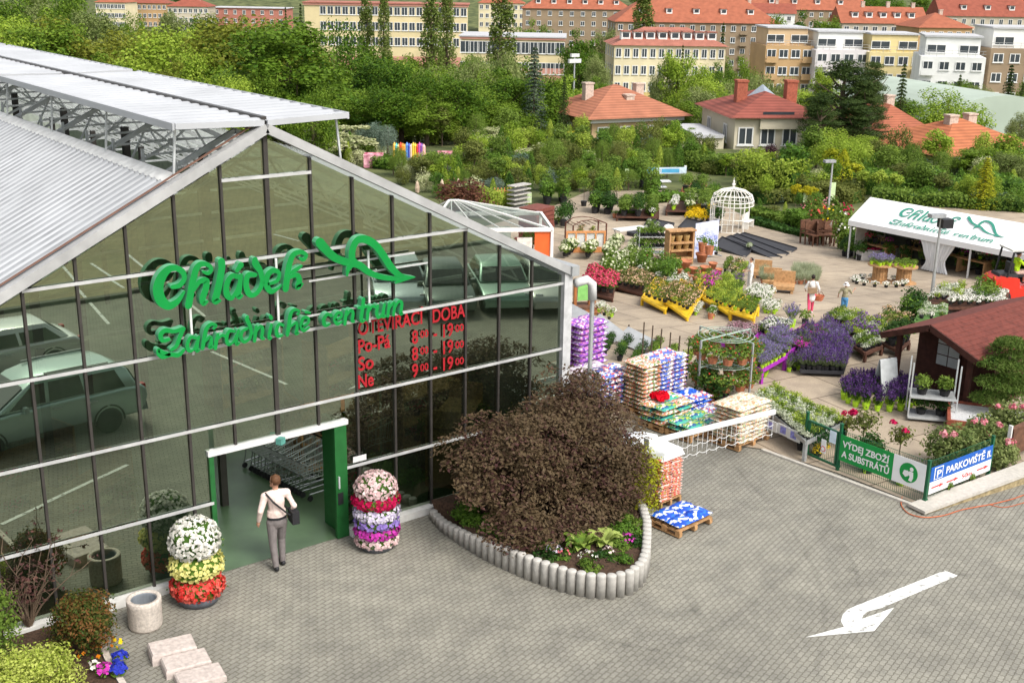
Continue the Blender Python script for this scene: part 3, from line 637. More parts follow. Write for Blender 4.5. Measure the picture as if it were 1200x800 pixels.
# ------------------------------------------------------------------ planting bed in the lower left corner
bed = [(-9, -5), (-4.3, -5), (-4.1, -1.7), (-3.95, -.9), (-4.05, -.18), (-9, -.18)]
struct('planting_bed_soil', MB().prism(bed, 0, .09).mesh('planting_bed_soil', SOIL))
place('bed_kerb', MB().bar((-4.25, -5, .05), (-4.03, -1.7, .05), .1, .12).bar((-4.03, -1.7, .05), (-3.88, -.9, .05), .1, .12).mesh('bed_kerb', CONC), 'low concrete edging along the flower bed in the lower left', 'edging', (0, 0, 0))
def shrub(name, P, r, h_, m, n, size, label, cat='shrub', k=14, stem=True, asp=.55):
    rg = np.random.default_rng(int(abs(P[0]*977+P[1]*311)*10) % 9999); fo = MB()
    for i in range(k):
        d = rdir(1, rg)[0]; d[2] = abs(d[2]); c = np.array([d[0]*r*.55, d[1]*r*.55, h_*.25+d[2]*h_*.45]); fo.quads(blob(n//k, c, (r*.48, r*.48, h_*.36), size, .3, asp, .6, rg, shell=.55))
    st = MB()
    for i in range(7): a_ = i*.9; st.tube([(0, 0, 0), (cos(a_)*r*.3, sin(a_)*r*.3, h_*.35), (cos(a_)*r*.6, sin(a_)*r*.6, h_*.7)], [.02, .013, .006], 5)
    return place(name, [('foliage', fo.mesh('foliage', m)), ('stems', st.mesh('stems', BARK))], label, cat, (P[0], P[1], P[2]+.02))
z9 = lambda p, z=.09: np.array([p[0], p[1], z])
shrub('shrub', z9(G(104, 768)), .66, 1.05, LRT, 9000, .06, 'dark green shrub with reddish tips beside the concrete bin')
shrub('shrub', z9(G(42, 822)), .8, .85, leafmat('leaf_bright_bed', (.16, .23, .025), (.34, .42, .06), (.5, .55, .13), scale=3), 9000, .055, 'bright yellow green shrub at the lower left picture edge')
shrub('shrub', z9(G(-8, 795)), .72, 1.75, LM, 6000, .065, 'upright green shrub cut by the left picture edge')
P = z9(G(36, 742)); rg = random.Random(5); tw = MB(); lf = []
for i in range(26):
    a_, l_ = rg.uniform(0, 6.28), rg.uniform(.8, 2.1); q = [Vector((0, 0, 0))]; d = Vector((cos(a_)*rg.uniform(.15, .6), sin(a_)*rg.uniform(.1, .35), 1)).normalized()
    for j in range(6):
        d = (d+Vector((rg.uniform(-.3, .3), rg.uniform(-.2, .2), rg.uniform(-.2, .2)))).normalized(); q.append(q[-1]+d*l_/6)
        if j > 1:
            e_ = q[-1]+Vector((rg.uniform(-.3, .3), rg.uniform(-.25, .25), rg.uniform(0, .3))); tw.tube([q[-1], e_], [.007, .003], 4)
            for _ in range(5): lf.append(list(e_+Vector((rg.uniform(-.08, .08), rg.uniform(-.08, .08), rg.uniform(-.06, .06)))))
    tw.tube(q, [.022, .018, .015, .012, .009, .006, .004], 5)
place('sparse_shrub', [('branches', tw.mesh('branches', mat('twig_bark', (.13, .09, .06), .9))), ('foliage', MB().quads(leaves(lf, np.tile([0, 0, 1.], (len(lf), 1)), .075)).mesh('foliage', leafmat('leaf_purple_brown', (.05, .025, .025), (.11, .05, .045), (.16, .08, .06))))], 'sparse twiggy shrub with purple brown leaves before the left panes', 'shrub', P)
def bedding(P, m, r, n, label, hgt=.16, lm=LG, size=.07):
    mb = MB().m(0).quads(petals(n, (0, 0, hgt*.7), (r, r, hgt*.6), size, lo=.05)); mb.m(1).quads(blob(n*2, (0, 0, hgt*.4), (r, r, hgt*.6), .06, lo=-.1))
    place('bedding_flower', mb.mesh('bedding_flower', [m, lm]), label, 'flowers', (P[0], P[1], P[2]))
for u, v_, m, r, n, lab in ((108, 778, FOR, .2, 16, 'orange marigolds between the shrubs at lower left'), (139, 766, FYE, .12, 9, 'yellow flowers near the concrete edging corner'), (131, 766, FOR, .1, 6, 'small orange flower tuft behind the yellow flowers'), (142, 783, FBL, .13, 70, 'upper clump of deep blue lobelia by the edging'), (140, 797, FBL, .13, 70, 'lower clump of deep blue lobelia by the edging'), (125, 797, FMG, .14, 40, 'magenta flowers left of the blue lobelia'), (112, 793, FW_, .08, 12, 'small white flowers under the orange marigolds')):
    bedding(z9(G(u, v_, )), m, r, n, lab)
# ------------------------------------------------------------------ island bed with the maple
OUT = [(508,608),(520,622),(537,634),(556,646),(575,657),(596,667),(618,677),(640,685),(664,693),(690,699),(715,700),(737,695),(751,683),(756,668),(757,650),(757,633),(752,615)]
op = [G(*q)[:2] for q in OUT]+[np.array([7.0, -1.6]), np.array([7.02, -.35])]
seg = []; 
dd = np.cumsum([0]+[np.hypot(*(op[i+1]-op[i])) for i in range(len(op)-1)]); nP = int(dd[-1]/.185)
pal = MB().lathe([(.09, 0), (.09, .44), (.082, .465), (.06, .475), (.01, .477)], 12).mesh('palisade', mat('palisade_concrete', (.42, .40, .365), .9, .16, 10, bump=.3), True)
parts = []
inner = []
for i in range(nP+1):
    d = dd[-1]*i/nP; x, y = np.interp(d, dd, [p[0] for p in op]), np.interp(d, dd, [p[1] for p in op]); parts.append((x, y, .42+.58*min(1, max(0, (d-.2)/2.6)))); inner.append((x, y))
isl = ob('island_bed', None); tag(isl, 'island bed edged with round concrete palisades under the bronze maple', 'planter')
for x, y, hs in parts:
    q = ob('palisade', pal, isl); q.location = (x, y, .0); q.scale = (1.02, 1.02, hs)
cx_, cy_ = np.mean([p[0] for p in inner]), np.mean([p[1] for p in inner])
ring = [(x+(cx_-x)*.02, y+(cy_-y)*.02) for x, y in inner]+[(3.3, -.2)]
mb = MB(); n_ = len(ring); cz_ = .5
mb.add([(x, y, .12 if i < 6 else .34) for i, (x, y) in enumerate(ring)]+[(cx_, cy_, cz_)], [(i, (i+1) % n_, n_) for i in range(n_)])
import bmesh
def fixn(me):
    bm = bmesh.new(); bm.from_mesh(me); bmesh.ops.recalc_face_normals(bm, faces=bm.faces); bm.to_mesh(me); bm.free(); return me
ob('soil', mb.mesh('soil', SOIL), isl)
# maple: layered bronze crown from many leaf sprays
rg = np.random.default_rng(21)
MPc = np.array([4.85, -2.0, .33])
def lobe(n, c, R, size, layers=11):
    A = []
    for i in range(layers*7):
        d = rdir(1, rg)[0]; d[2] = d[2]*.9+.1
        k = rg.uniform(.55, 1.0); cc = np.array(c)+d*np.array(R)*k
        m_ = n//(layers*7); rr = rg.uniform(.32, .55)
        # a spray: flat disc drooping outwards
        a_ = rg.uniform(0, 6.283, m_); q = rr*np.sqrt(rg.uniform(0, 1, m_)); x, y = q*np.cos(a_), q*np.sin(a_)
        z = -.28*(q**2)/rr-.35*(x*d[0]+y*d[1])+rg.normal(0, .045, m_)
        A.append(leaves(cc+np.stack([x, y, z], 1), np.tile(np.array([d[0]*.4, d[1]*.4, 1.0]), (m_, 1)), size, .5, .45, rg))
    return np.concatenate(A)
cr = MB(); 
cr.quads(lobe(22000, (-.6, .1, 1.4), (1.6, 1.15, 1.1), .09, 12)); cr.quads(lobe(16000, (1.0, .1, 1.4), (1.25, 1.15, 1.15), .09, 10)); cr.quads(lobe(12000, (-.2, -.75, .5), (1.75, .75, .62), .09, 9)); cr.quads(lobe(7000, (1.15, -.55, .75), (.9, .75, .8), .09, 6)); cr.quads(lobe(7000, (1.35, .6, 1.75), (1.0, .7, 1.0), .085, 6))
tr = MB()
for i in range(9):
    a_ = i*.7; tr.tube([(0, 0, -.1), (cos(a_)*.25, sin(a_)*.25, .6), (cos(a_)*.7, sin(a_)*.6, 1.3), (cos(a_)*1.1, sin(a_)*.9, 1.9)], [.07, .055, .035, .012], 6)
place('maple_tree', [('crown', cr.mesh('crown', LMP)), ('trunk', tr.mesh('trunk', BARK))], 'large spreading bronze leaved maple filling the island bed', 'tree', MPc)
shrub('conifer_shrub', np.array([6.82, -2.6, .1]), .74, 1.45, LGY, 8500, .06, 'golden green conifer bush at the right side of the bronze maple', 'shrub', 16)
# hosta with big leaves
def hosta(P, label):
    mb = MB(); rr = random.Random(2)
    for i in range(30):
        a_ = rr.uniform(0, 6.28); l_ = rr.uniform(.22, .42); w_ = .09; b0 = .05; e_ = rr.uniform(.5, 1.1); V = []; 
        for k in range(5):
            t = k/4; x = l_*t; z = .28*e_*math.sin(t*2.2)+.02; w = w_*math.sin(pi*min(.98, t*.95+.04)); 
            for s_ in (-1, 0, 1): V.append((x*cos(a_)-s_*w*sin(a_), x*sin(a_)+s_*w*cos(a_), z+abs(s_)*.02))
        Fs = []
        for k in range(4):
            for s_ in (0, 1): q = k*3+s_; Fs.append((q, q+1, q+4, q+3))
        mb.add(V, Fs)
    place('hosta', mb.mesh('hosta', leafmat('leaf_hosta', (.10, .2, .03), (.2, .3, .04), (.42, .5, .14), scale=7), True), label, 'plant', P)
hosta(z9(G(680, 664), .33), 'broad leaved hosta left of centre in the island bed front'); hosta(z9(G(706, 660), .33), 'broad leaved hosta nearer the pink flowers in the island bed')
for u, v_, m, r, n, lab in ((735, 656, FMG, .17, 45, 'magenta pink flowers at the right tip of the island bed'), (622, 657, FPK, .16, 40, 'pale pink flowers at the middle edge of the island bed'), (648, 668, FLI, .14, 26, 'pale lilac flowers left of the hostas'), (688, 677, FW_, .18, 22, 'white flowers in front of the hostas'), (660, 674, FCO, .12, 12, 'small coral flowers at the island edge'), (712, 672, FPK, .12, 20, 'pink flowers below the right hosta'), (605, 655, FW_, .1, 12, 'small white flowers near the left of the island bed')):
    p = z9(G(u, v_), .3); bedding(p, m, r, n, lab, .2, LG, .05)
for u, v_, lab in ((600, 648, 'green groundcover tuft behind the pale pink flowers of the island bed'), (618, 650, 'groundcover patch under the middle of the maple'), (642, 660, 'leafy tuft between the lilac flowers and the maple'), (720, 655, 'leafy tuft right of the hostas under the maple'), (738, 640, 'leafy tuft below the golden conifer bush'), (570, 634, 'spreading groundcover beside the left palisades'), (560, 628, 'low green groundcover patch at the narrow end of the island bed'), (585, 640, 'low green groundcover patch under the left maple lobe'), (545, 615, 'small groundcover tuft closest to the hall in the island bed')):
    p = z9(G(u, v_), .2); shrub('groundcover_plant', p, .4, .32, LG, 1500, .07, lab, 'plant', 6)
for i in range(18):
    f = (i+.5)/18; k_ = int(3+f*(len(inner)-9)); q = inner[min(k_, len(inner)-1)]; t_ = .2 if i % 2 else .36; p = (q[0]+(cx_-q[0])*t_, q[1]+(cy_-q[1])*t_, .26)
    o = shrub('groundcover_plant', p, .3, .24, (LG, LM, LD)[i % 3], 700, .07, 'low leafy groundcover tuft just inside the palisades of the island bed', 'plant', 5); o['group'] = 'groundcover in the island bed'; USED.remove(o)
# ------------------------------------------------------------------ fence, gate and signs at the garden corner
def panelT(A, B):                     # frame: x along A->B, z up
    rz_ = ANG(A, B); return rz_, np.hypot(*(B-A)[:2])
PC, PL, PR_ = G(1083, 592), G(981, 552), G(1157, 562)
zt = lambda P, v_: HT(P, v_)
def post(P, v_, label):
    h_ = HT(P, v_); mb = MB().bx(-.03, .03, -.03, .03, 0, h_).bx(-.036, .036, -.036, .036, h_, h_+.02).bx(-.045, .045, -.045, .045, .1, .16); place('fence_post', [('shaft', mb.mesh('shaft', GRNP))], label, 'post', P)
post(PC, 540, 'dark green fence post at the corner between the two signs'); post(PL, 497, 'dark green post between the gate and the green sign'); post(PR_, 511, 'dark green post at the right end of the blue sign')
PG = G(942, 535); post(PG, 483, 'dark green post at the left side of the small gate')
GREENS = mat('sign_board_green', (.01, .27, .055), .4, .04); BLUES = mat('sign_board_blue', (.01, .10, .42), .4, .04); WHS = mat('sign_board_white', (.78, .78, .78), .4, .03); REDA = mat('sign_arrow_red', (.6, .06, .06), .5, .05)
def board(A, B, off=-.05):
    rz_, l_ = panelT(A, B); return rz_, l_
rz1, l1 = panelT(PL, PC)
z0, z1 = (HT(PL, 537)+HT(PC, 577))/2, (HT(PL, 508)+HT(PC, 545))/2
xs = l1*.63
def put(me, x, z, k=1, y=-.047, kx=None): return xf(me, Matrix.Translation((x, y, z)) @ Matrix.Rotation(pi/2, 4, 'X') @ Matrix.Diagonal((kx or k, k, 1, 1)))
def fit(s_, x0, x1, z, hgt, m, y=-.047, bold=.02):
    me = text_mesh(s_, 1, .002, m, bold=bold); X = [v_.co.x for v_ in me.vertices]; k = (x1-x0)/(max(X)-min(X)); return put(me, x0-min(X)*k, z, hgt/.73, y, k)
H_ = z1-z0
parts = [('green_board', MB().bx(.03, xs, -.04, -.03, z0, z1).mesh('green_board', GREENS)), ('white_board', MB().bx(xs+.002, l1-.04, -.04, -.03, z0, z1).mesh('white_board', WHS)),
 ('lettering', fit('VÝDEJ ZBOŽÍ', .1, xs-.1, z0+H_*.56, H_*.25, WHS)), ('lettering', fit('A SUBSTRÁTŮ', .1, xs-.08, z0+H_*.17, H_*.25, WHS))]
cxm = (xs+l1-.04)/2; rr = H_*.36
circ = lambda cx, cz, r_, n=28: [(cx+r_*cos(2*pi*i/n), cz+r_*sin(2*pi*i/n)) for i in range(n)]
flat = lambda poly, y0, y1, m, nm: fixn(MB().prism(poly, y0, y1, lambda x, y, z: (x, z, y)).mesh(nm, m))
em = MB(); TT = lambda x, y, z: (x, z, y)
em.prism(circ(cxm+rr*.3, z0+H_*.5+rr*.45, rr*.2, 14), -.05, -.045, TT)
em.prism([(cxm-.62*rr, z0+H_*.5-.25*rr), (cxm-.5*rr, z0+H_*.5+.15*rr), (cxm-.05*rr, z0+H_*.5+.2*rr), (cxm+.02*rr, z0+H_*.5-.3*rr), (cxm-.3*rr, z0+H_*.5-.5*rr)], -.05, -.045, TT)
em.prism([(cxm+.12*rr, z0+H_*.5+.22*rr), (cxm+.5*rr, z0+H_*.5+.2*rr), (cxm+.55*rr, z0+H_*.5-.35*rr), (cxm+.42*rr, z0+H_*.5-.8*rr), (cxm+.08*rr, z0+H_*.5-.75*rr), (cxm+.2*rr, z0+H_*.5-.3*rr), (cxm-.1*rr, z0+H_*.5-.12*rr), (cxm-.1*rr, z0+H_*.5+.02*rr)], -.053, -.0455, TT)
parts += [('round_emblem', flat(circ(cxm, z0+H_*.5, rr), -.0445, -.0405, GREENS, 'round_emblem'), [('carrier_figure', fixn(em.mesh('carrier_figure', WHS)))])]
place('green_sign', parts, 'green and white sign board with a round carrier emblem on the fence', 'sign', PL, rz1)
rz2, l2 = panelT(PC, PR_)
z0, z1 = (HT(PC, 577)+HT(PR_, 552))/2, (HT(PC, 547)+HT(PR_, 521))/2; H_ = z1-z0; zm = z0+H_*.45
def arrow(x, z, l_, a_): return [(x, z-a_*.5), (x+l_*.65, z-a_*.5), (x+l_*.65, z-a_*1.4), (x+l_, z), (x+l_*.65, z+a_*1.4), (x+l_*.65, z+a_*.5), (x, z+a_*.5)]
pr = [('blue_board', MB().bx(.04, l2-.03, -.04, -.03, zm+.001, z1).mesh('blue_board', BLUES)), ('white_board', MB().bx(.04, l2-.03, -.04, -.03, z0, zm).mesh('white_board', WHS)),
 ('lettering', fit('PARKOVIŠTĚ II.', l2*.25, l2*.97, zm+H_*.13, H_*.27, WHS)), ('lettering', fit('50m', l2*.52, l2*.68, z0+H_*.13, H_*.17, REDA, bold=0)),
 ('parking_symbol', flat([(l2*.07, zm+H_*.05), (l2*.2, zm+H_*.05), (l2*.2, z1-H_*.05), (l2*.07, z1-H_*.05)], -.0445, -.0405, WHS, 'parking_symbol'), [('symbol_field', flat([(l2*.083, zm+H_*.08), (l2*.187, zm+H_*.08), (l2*.187, z1-H_*.08), (l2*.083, z1-H_*.08)], -.049, -.0447, BLUES, 'symbol_field')), ('lettering', fit('P', l2*.105, l2*.17, zm+H_*.13, H_*.27, WHS, -.052))])]
for x in (.05, .28, .76): pr.append(('arrow', flat(arrow(l2*x, z0+H_*.22, l2*.19, H_*.055), -.0445, -.0405, REDA, 'arrow')))
place('parking_sign', pr, 'blue and white parking sign with red arrows on the fence above the low wall', 'sign', PC, rz2)
# mesh fence behind the signs
def wirefence(A, B, h_, label, z0=.05):
    rz_, l_ = panelT(A, B); mb = MB(); n = int(l_/.05)
    for i in range(1, n): mb.bar((l_*i/n, 0, z0), (l_*i/n, 0, h_), .006)
    for k in range(6): z = z0+(h_-z0)*k/5; mb.bar((.04, 0.004, z), (l_-.04, 0.004, z), .008)
    place('wire_fence', mb.mesh('wire_fence', GRNP), label, 'fence', A, rz_)
wirefence(PL, PC, HT(PC, 541), 'wire mesh fence carrying the green sign'); wirefence(PC, PR_, HT(PC, 541), 'wire mesh fence carrying the blue parking sign')
rzg, lg = panelT(PG, PL); hg = HT(PG, 487)
gm = MB().bar((.08, 0, .12), (lg-.08, 0, .12), .045).bar((.08, 0, hg-.1), (lg-.08, 0, hg-.1), .045).bar((.08, 0, .1), (.08, 0, hg-.08), .045).bar((lg-.08, 0, .1), (lg-.08, 0, hg-.08), .045)
wm = MB()
for i in range(1, 16): wm.bar((.08+(lg-.16)*i/16, 0, .12), (.08+(lg-.16)*i/16, 0, hg-.1), .005)
gs = MB().bx(lg*.5, lg*.62+.02, -.04, -.03, hg*.3, hg*.62)
cn = (lg*.5+lg*.62+.02)/2
place('garden_gate', [('gate_frame', gm.mesh('gate_frame', GRNP)), ('gate_mesh', wm.mesh('gate_mesh', GRNP)), ('notice', gs.mesh('notice', WHS), [('prohibition_ring', flat(circ(cn, hg*.4, .07, 18), -.046, -.041, REDA, 'prohibition_ring')), ('prohibition_field', flat(circ(cn, hg*.4, .05, 18), -.05, -.0465, WHS, 'prohibition_field'))]), ('notice', MB().bx(lg*.72, lg*.9, -.04, -.03, hg*.62, hg*.9).mesh('notice', mat('notice_blue', (.6, .7, .8), .5)))], 'small dark green wire gate left of the green sign', 'gate', PG, rzg)
# low retaining wall that rises to the right
w0, w1 = G(1083, 603), G(1230, 558); rzw, lw = panelT(w0, w1)
BRK = mat('retaining_block', (.34, .27, .15), .9, .4, 9, bump=.5); CAP = mat('cap_concrete', (.47, .44, .39), .9, .12, 12, bump=.3)
mb = MB()
mb.add([(0, 0, 0), (lw, 0, 0), (lw, .36, 0), (0, .36, 0), (0, 0, .04), (lw, 0, .26), (lw, .36, .26), (0, .36, .04)], [(0, 3, 2, 1), (4, 5, 6, 7), (0, 1, 5, 4), (1, 2, 6, 5), (2, 3, 7, 6), (3, 0, 4, 7)])
mc = MB(); mc.add([(-.05, -.05, .042), (lw, -.05, .262), (lw, .4, .262), (-.05, .4, .042), (-.05, -.05, .11), (lw, -.05, .335), (lw, .4, .335), (-.05, .4, .11)], [(0, 3, 2, 1), (4, 5, 6, 7), (0, 1, 5, 4), (1, 2, 6, 5), (2, 3, 7, 6), (3, 0, 4, 7)])
place('low_wall', [('block_face', mb.mesh('block_face', BRK)), ('coping', mc.mesh('coping', CAP))], 'low block wall with pale coping under the blue parking sign', 'wall', w0, rzw)
k0, k1 = G(893, 528), G(1081, 597)
place('path_edging', MB().bar((k0[0], k0[1], .02), (k1[0], k1[1], .02), .1, .07).mesh('path_edging', CAP), 'flush concrete edging between forecourt and garden below the green sign', 'edging', (0, 0, 0))
hp = [G(u, v_) for u, v_ in ((1057, 583), (1056, 592), (1064, 602), (1082, 607), (1105, 605), (1128, 598), (1160, 592), (1185, 586), (1205, 580), (1215, 588))]
hp2 = [G(u, v_) for u, v_ in ((1160, 592), (1178, 595), (1205, 588))]
place('garden_hose', MB().tube([(p[0], p[1], .025) for p in map(lambda q: q, spline([(p[0], p[1], p[2]) for p in hp], 5))], .011, 6).tube([(p[0], p[1], .02) for p in spline(hp2, 5)], .008, 6).mesh('garden_hose', mat('orange_hose', (.5, .12, .04), .5)), 'thin orange hose lying along the low wall', 'hose', (0, 0, 0))
# ------------------------------------------------------------------ white barrier with hanging curtain
b0, b1 = G(757, 585), G(903, 541)
ha, hb = HT(b0, 518), HT(b1, 482)
mb = MB().bar((b0[0], b0[1], ha), (b1[0], b1[1], hb), .07, .11)
cu_ = MB(); nn = 26
for i in range(nn):
    f = (i+.7)/nn; p = b0+(b1-b0)*f; z = ha+(hb-ha)*f; l_ = .62 if i % 2 else .46
    cu_.bar((p[0], p[1], z-.05), (p[0], p[1], z-l_), .009)
for off, sag in ((.3, .05), (.52, .05)):
    q = []
    for i in range(nn*3): f = (i/3+.2)/nn; p = b0+(b1-b0)*f; q.append((p[0], p[1], ha+(hb-ha)*f-off-sag*abs(sin(i*pi/6))))
    cu_.tube(q, .008, 4)
st_ = MB().bx(b0[0]-.08, b0[0]+.08, b0[1]-.08, b0[1]+.08, 0, ha+.1)
place('barrier_boom', [('boom', mb.mesh('boom', WHITE)), ('hanging_curtain', cu_.mesh('hanging_curtain', WHITE)), ('pivot_post', st_.mesh('pivot_post', WHITE))], 'white barrier boom with hanging rods across the goods entrance', 'barrier', (0, 0, 0))
# ------------------------------------------------------------------ bags on pallets
def bagmat(name, cols, sc=7.0, seed=0):
    m = bpy.data.materials.new(name); m.use_nodes = True; N, L = nt(m); b = N['Principled BSDF']; b.inputs['Roughness'].default_value = .38
    tc = N.new('ShaderNodeTexCoord'); mp = N.new('ShaderNodeMapping'); mp.inputs['Scale'].default_value = (1.6, 2.4, 2.6); mp.inputs['Location'].default_value = (seed*3.1, seed, 0); L.new(tc.outputs['Object'], mp.inputs[0])
    vo = N.new('ShaderNodeTexVoronoi'); vo.inputs['Scale'].default_value = sc*1.35; L.new(mp.outputs[0], vo.inputs['Vector'])
    sp = N.new('ShaderNodeSeparateColor'); L.new(vo.outputs['Color'], sp.inputs[0])
    cr = N.new('ShaderNodeValToRGB'); cr.color_ramp.interpolation = 'CONSTANT'; e = cr.color_ramp.elements
    e[0].position = 0; e[0].color = (*cols[0], 1); e[1].position = 1/len(cols); e[1].color = (*cols[1], 1)
    for i in range(2, len(cols)): k = e.new(i/len(cols)); k.color = (*cols[i], 1)
    L.new(sp.outputs[0], cr.inputs[0]); L.new(cr.outputs[0], b.inputs['Base Color']); return m
def bagmesh(w, d, t, m):
    mb = MB(); nx, ny = 7, 5
    for s_ in (1, -1):
        V = []; Fs = []
        for j in range(ny):
            for i in range(nx):
                x, y = -1+2*i/(nx-1), -1+2*j/(ny-1); e = ((1-abs(x)**4)*(1-abs(y)**4))**.35; V.append((x*w/2*(1-.03*(abs(y) > .9)), y*d/2, s_*t/2*e+.012*s_*(e > 0)*sin(x*5+y*3)))
        for j in range(ny-1):
            for i in range(nx-1): a_ = j*nx+i; q = (a_, a_+1, a_+nx+1, a_+nx); Fs.append(q if s_ > 0 else q[::-1])
        mb.add(V, Fs)
    return mb.mesh('bag', m, True)
def pallet_mesh():
    mb = MB()
    for i in range(5): mb.bx(-.6, .6, -.4+i*.175, -.4+i*.175+.1, .122, .144)
    for x in (-.55, 0, .55):
        mb.bx(x-.05, x+.05, -.4, .4, .1, .121); mb.bx(x-.05, x+.05, -.4, .4, 0, .02)
        for y in (-.35, 0, .35): mb.bx(x-.05, x+.05, y-.06, y+.06, .021, .099)
    return mb.mesh('pallet', WOOD)
PALM = pallet_mesh()
PW = (.75, .73, .7)
def load(u, v_, layers, ms, label, rz, kx=1, ky=1, top=None, t=.125, vtop=None, film=None):
    P = G(u, v_); P[2] = max(P[2], gz(P[0], P[1])+.03)
    if vtop: t = (HT(P, vtop)-.15)/layers
    rr = random.Random(u); o = place('pallet_load', [('pallet', PALM)], label, 'pallet of bags', P, rz, 1, 'pallets of bagged goods'); o.children[0].scale = (kx, ky, 1)
    for k in range(layers):
        for i in range(2):
            for j in range(2):
                m = ms[(k*7+i*3+j) % len(ms)]
                flip = k % 2; w, d = (1.2*kx/2, .8*ky/2)
                me = m['mesh'].get((round(w, 2), round(d, 2), round(t, 3)))
                if not me: me = m['mesh'][(round(w, 2), round(d, 2), round(t, 3))] = bagmesh(w*1.03, d*1.05, t*1.12, m['mat'])
                q = ob('bag', me, o); q.location = ((i-.5)*w+rr.uniform(-.02, .02), (j-.5)*d+rr.uniform(-.02, .02), .15+t*(k+.5)+rr.uniform(-.004, .004)); q.rotation_euler = (rr.uniform(-.03, .03), rr.uniform(-.03, .03), rr.uniform(-.03, .03)+pi*(rr.random() < .5))
    return o, P
def BM(name, cols, sc=7, seed=0): return {'mat': bagmat(name, cols, sc, seed), 'mesh': {}}
b_pur = BM('bag_purple', [(.22, .06, .38), (.30, .10, .5), (.7, .65, .72), (.16, .04, .3), (.55, .2, .4)], 8)
b_red = BM('bag_striped', [(.65, .2, .14), (.75, .72, .66), (.15, .25, .1), (.5, .3, .12), (.72, .68, .6)], 9)
b_blu = BM('bag_blue_red', [(.75, .73, .7), (.08, .12, .45), (.6, .1, .1), (.78, .76, .72), (.1, .2, .5)], 7)
b_nvy = BM('bag_navy', [(.04, .05, .14), (.6, .58, .56), (.4, .08, .1), (.06, .08, .25)], 7)
b_grn = BM('bag_green', [(.05, .3, .12), (.06, .38, .3), (.7, .72, .6), (.4, .45, .06), (.03, .1, .25)], 6)
b_bei = BM('bag_beige', [(.66, .58, .46), (.72, .66, .55), (.6, .5, .36), (.35, .4, .22), (.65, .3, .16), (.7, .64, .54)], 9)
b_pnk = BM('bag_red_white', [(.6, .13, .09), (.72, .6, .55), (.66, .22, .16), (.5, .3, .14), (.55, .1, .08)], 11)
b_azu = BM('bag_blue', [(.01, .08, .5), (.02, .14, .62), (.68, .7, .75), (.01, .06, .4)], 5)
b_lil = BM('bag_pale', [(.66, .62, .64), (.5, .4, .5), (.7, .66, .66), (.3, .25, .3)], 7)
rzp = ANG(G(780, 629), G(826, 608))
load(683, 458, 12, [b_pur], 'tall pallet stack of purple bags behind the hall corner', rzp, .85, 1, vtop=374)
load(712, 478, 6, [b_nvy, b_blu], 'waist high pallet of navy and white bags left of the tall striped stack', rzp, vtop=432)
load(690, 470, 5, [b_lil], 'low pallet of pale lilac bags nearly hidden by the maple', rzp, vtop=430)
load(756, 480, 11, [b_red], 'tall pallet of red and white striped bags in the middle of the row', rzp, .9, 1, vtop=420)
load(775, 474, 11, [b_blu], 'tall pallet of blue, red and white bags behind the striped stack', rzp, .9, 1, vtop=414)
o_, Pp = load(780, 497, 4, [b_red, b_grn], 'low pallet of mixed bags with a red bow on top', rzp, vtop=468)
fl = MB().quads(petals(70, (0, 0, .02), (.24, .2, .1), .16, lo=0)); fl.ball((0, 0, .02), .12, 8, 5, .6)
place('red_bow', fl.mesh('red_bow', flmat('bow_red', (.7, .005, .02))), 'big red bow lying on the low mixed bag pallet', 'bow', (Pp[0]-.15, Pp[1]+.1, Pp[2]+HT(Pp, 468)+.06))
load(802, 489, 4, [b_blu, b_azu], 'low pallet of white and blue bags behind the red bow', rzp, vtop=462)
load(812, 508, 2, [b_grn], 'knee high pallet of green bags beside the beige stack', rzp, vtop=488)
load(833, 501, 2, [b_grn, b_blu], 'knee high pallet of green and white bags right of the bow pallet', rzp, vtop=482)
o_, Pb = load(866, 517, 9, [b_bei], 'tall pallet of beige bags behind the white barrier', rzp, 1.02, 1.1, vtop=468)
load(774, 588, 15, [b_pnk], 'narrow tall stack of red and white bags beside the island bed', rzp, .56, .72, vtop=531)
load(797, 615, 1, [b_azu], 'single layer of blue bags on a pallet near the island bed', rzp, .88, 1.02, t=.14)
film = mat('stretch_film', (.74, .76, .78), .2, .12, 7, bump=.8)
P = G(748, 566); h = HT(P, 512); mb = MB(); rr = random.Random(8); pr = []
mb.lathe([(.46, 0), (.5, .1), (.47, h*.35), (.5, h*.7), (.46, h*.93), (.3, h), (.02, h*1.04)], 10)
mb.v = [(x+rr.uniform(-.05, .05), y+rr.uniform(-.05, .05), z+rr.uniform(-.03, .03) if z > 0 else 0) for x, y, z in mb.v]
place('wrapped_load', [('stretch_film', mb.mesh('stretch_film', film))], 'goods wrapped in crumpled white film behind the maple', 'wrapped pallet', P, rzp)
P2 = G(774, 588); mb = MB().box(0, 0, HT(P2, 531)+.06, .66, .56, .14, top=.8); mb.v = [(x+rr.uniform(-.05, .05), y+rr.uniform(-.05, .05), z+rr.uniform(-.03, .03)) for x, y, z in mb.v]
place('film_cover', mb.mesh('film_cover', film), 'crumpled white film lying on the narrow red and white stack', 'plastic film', P2, rzp)
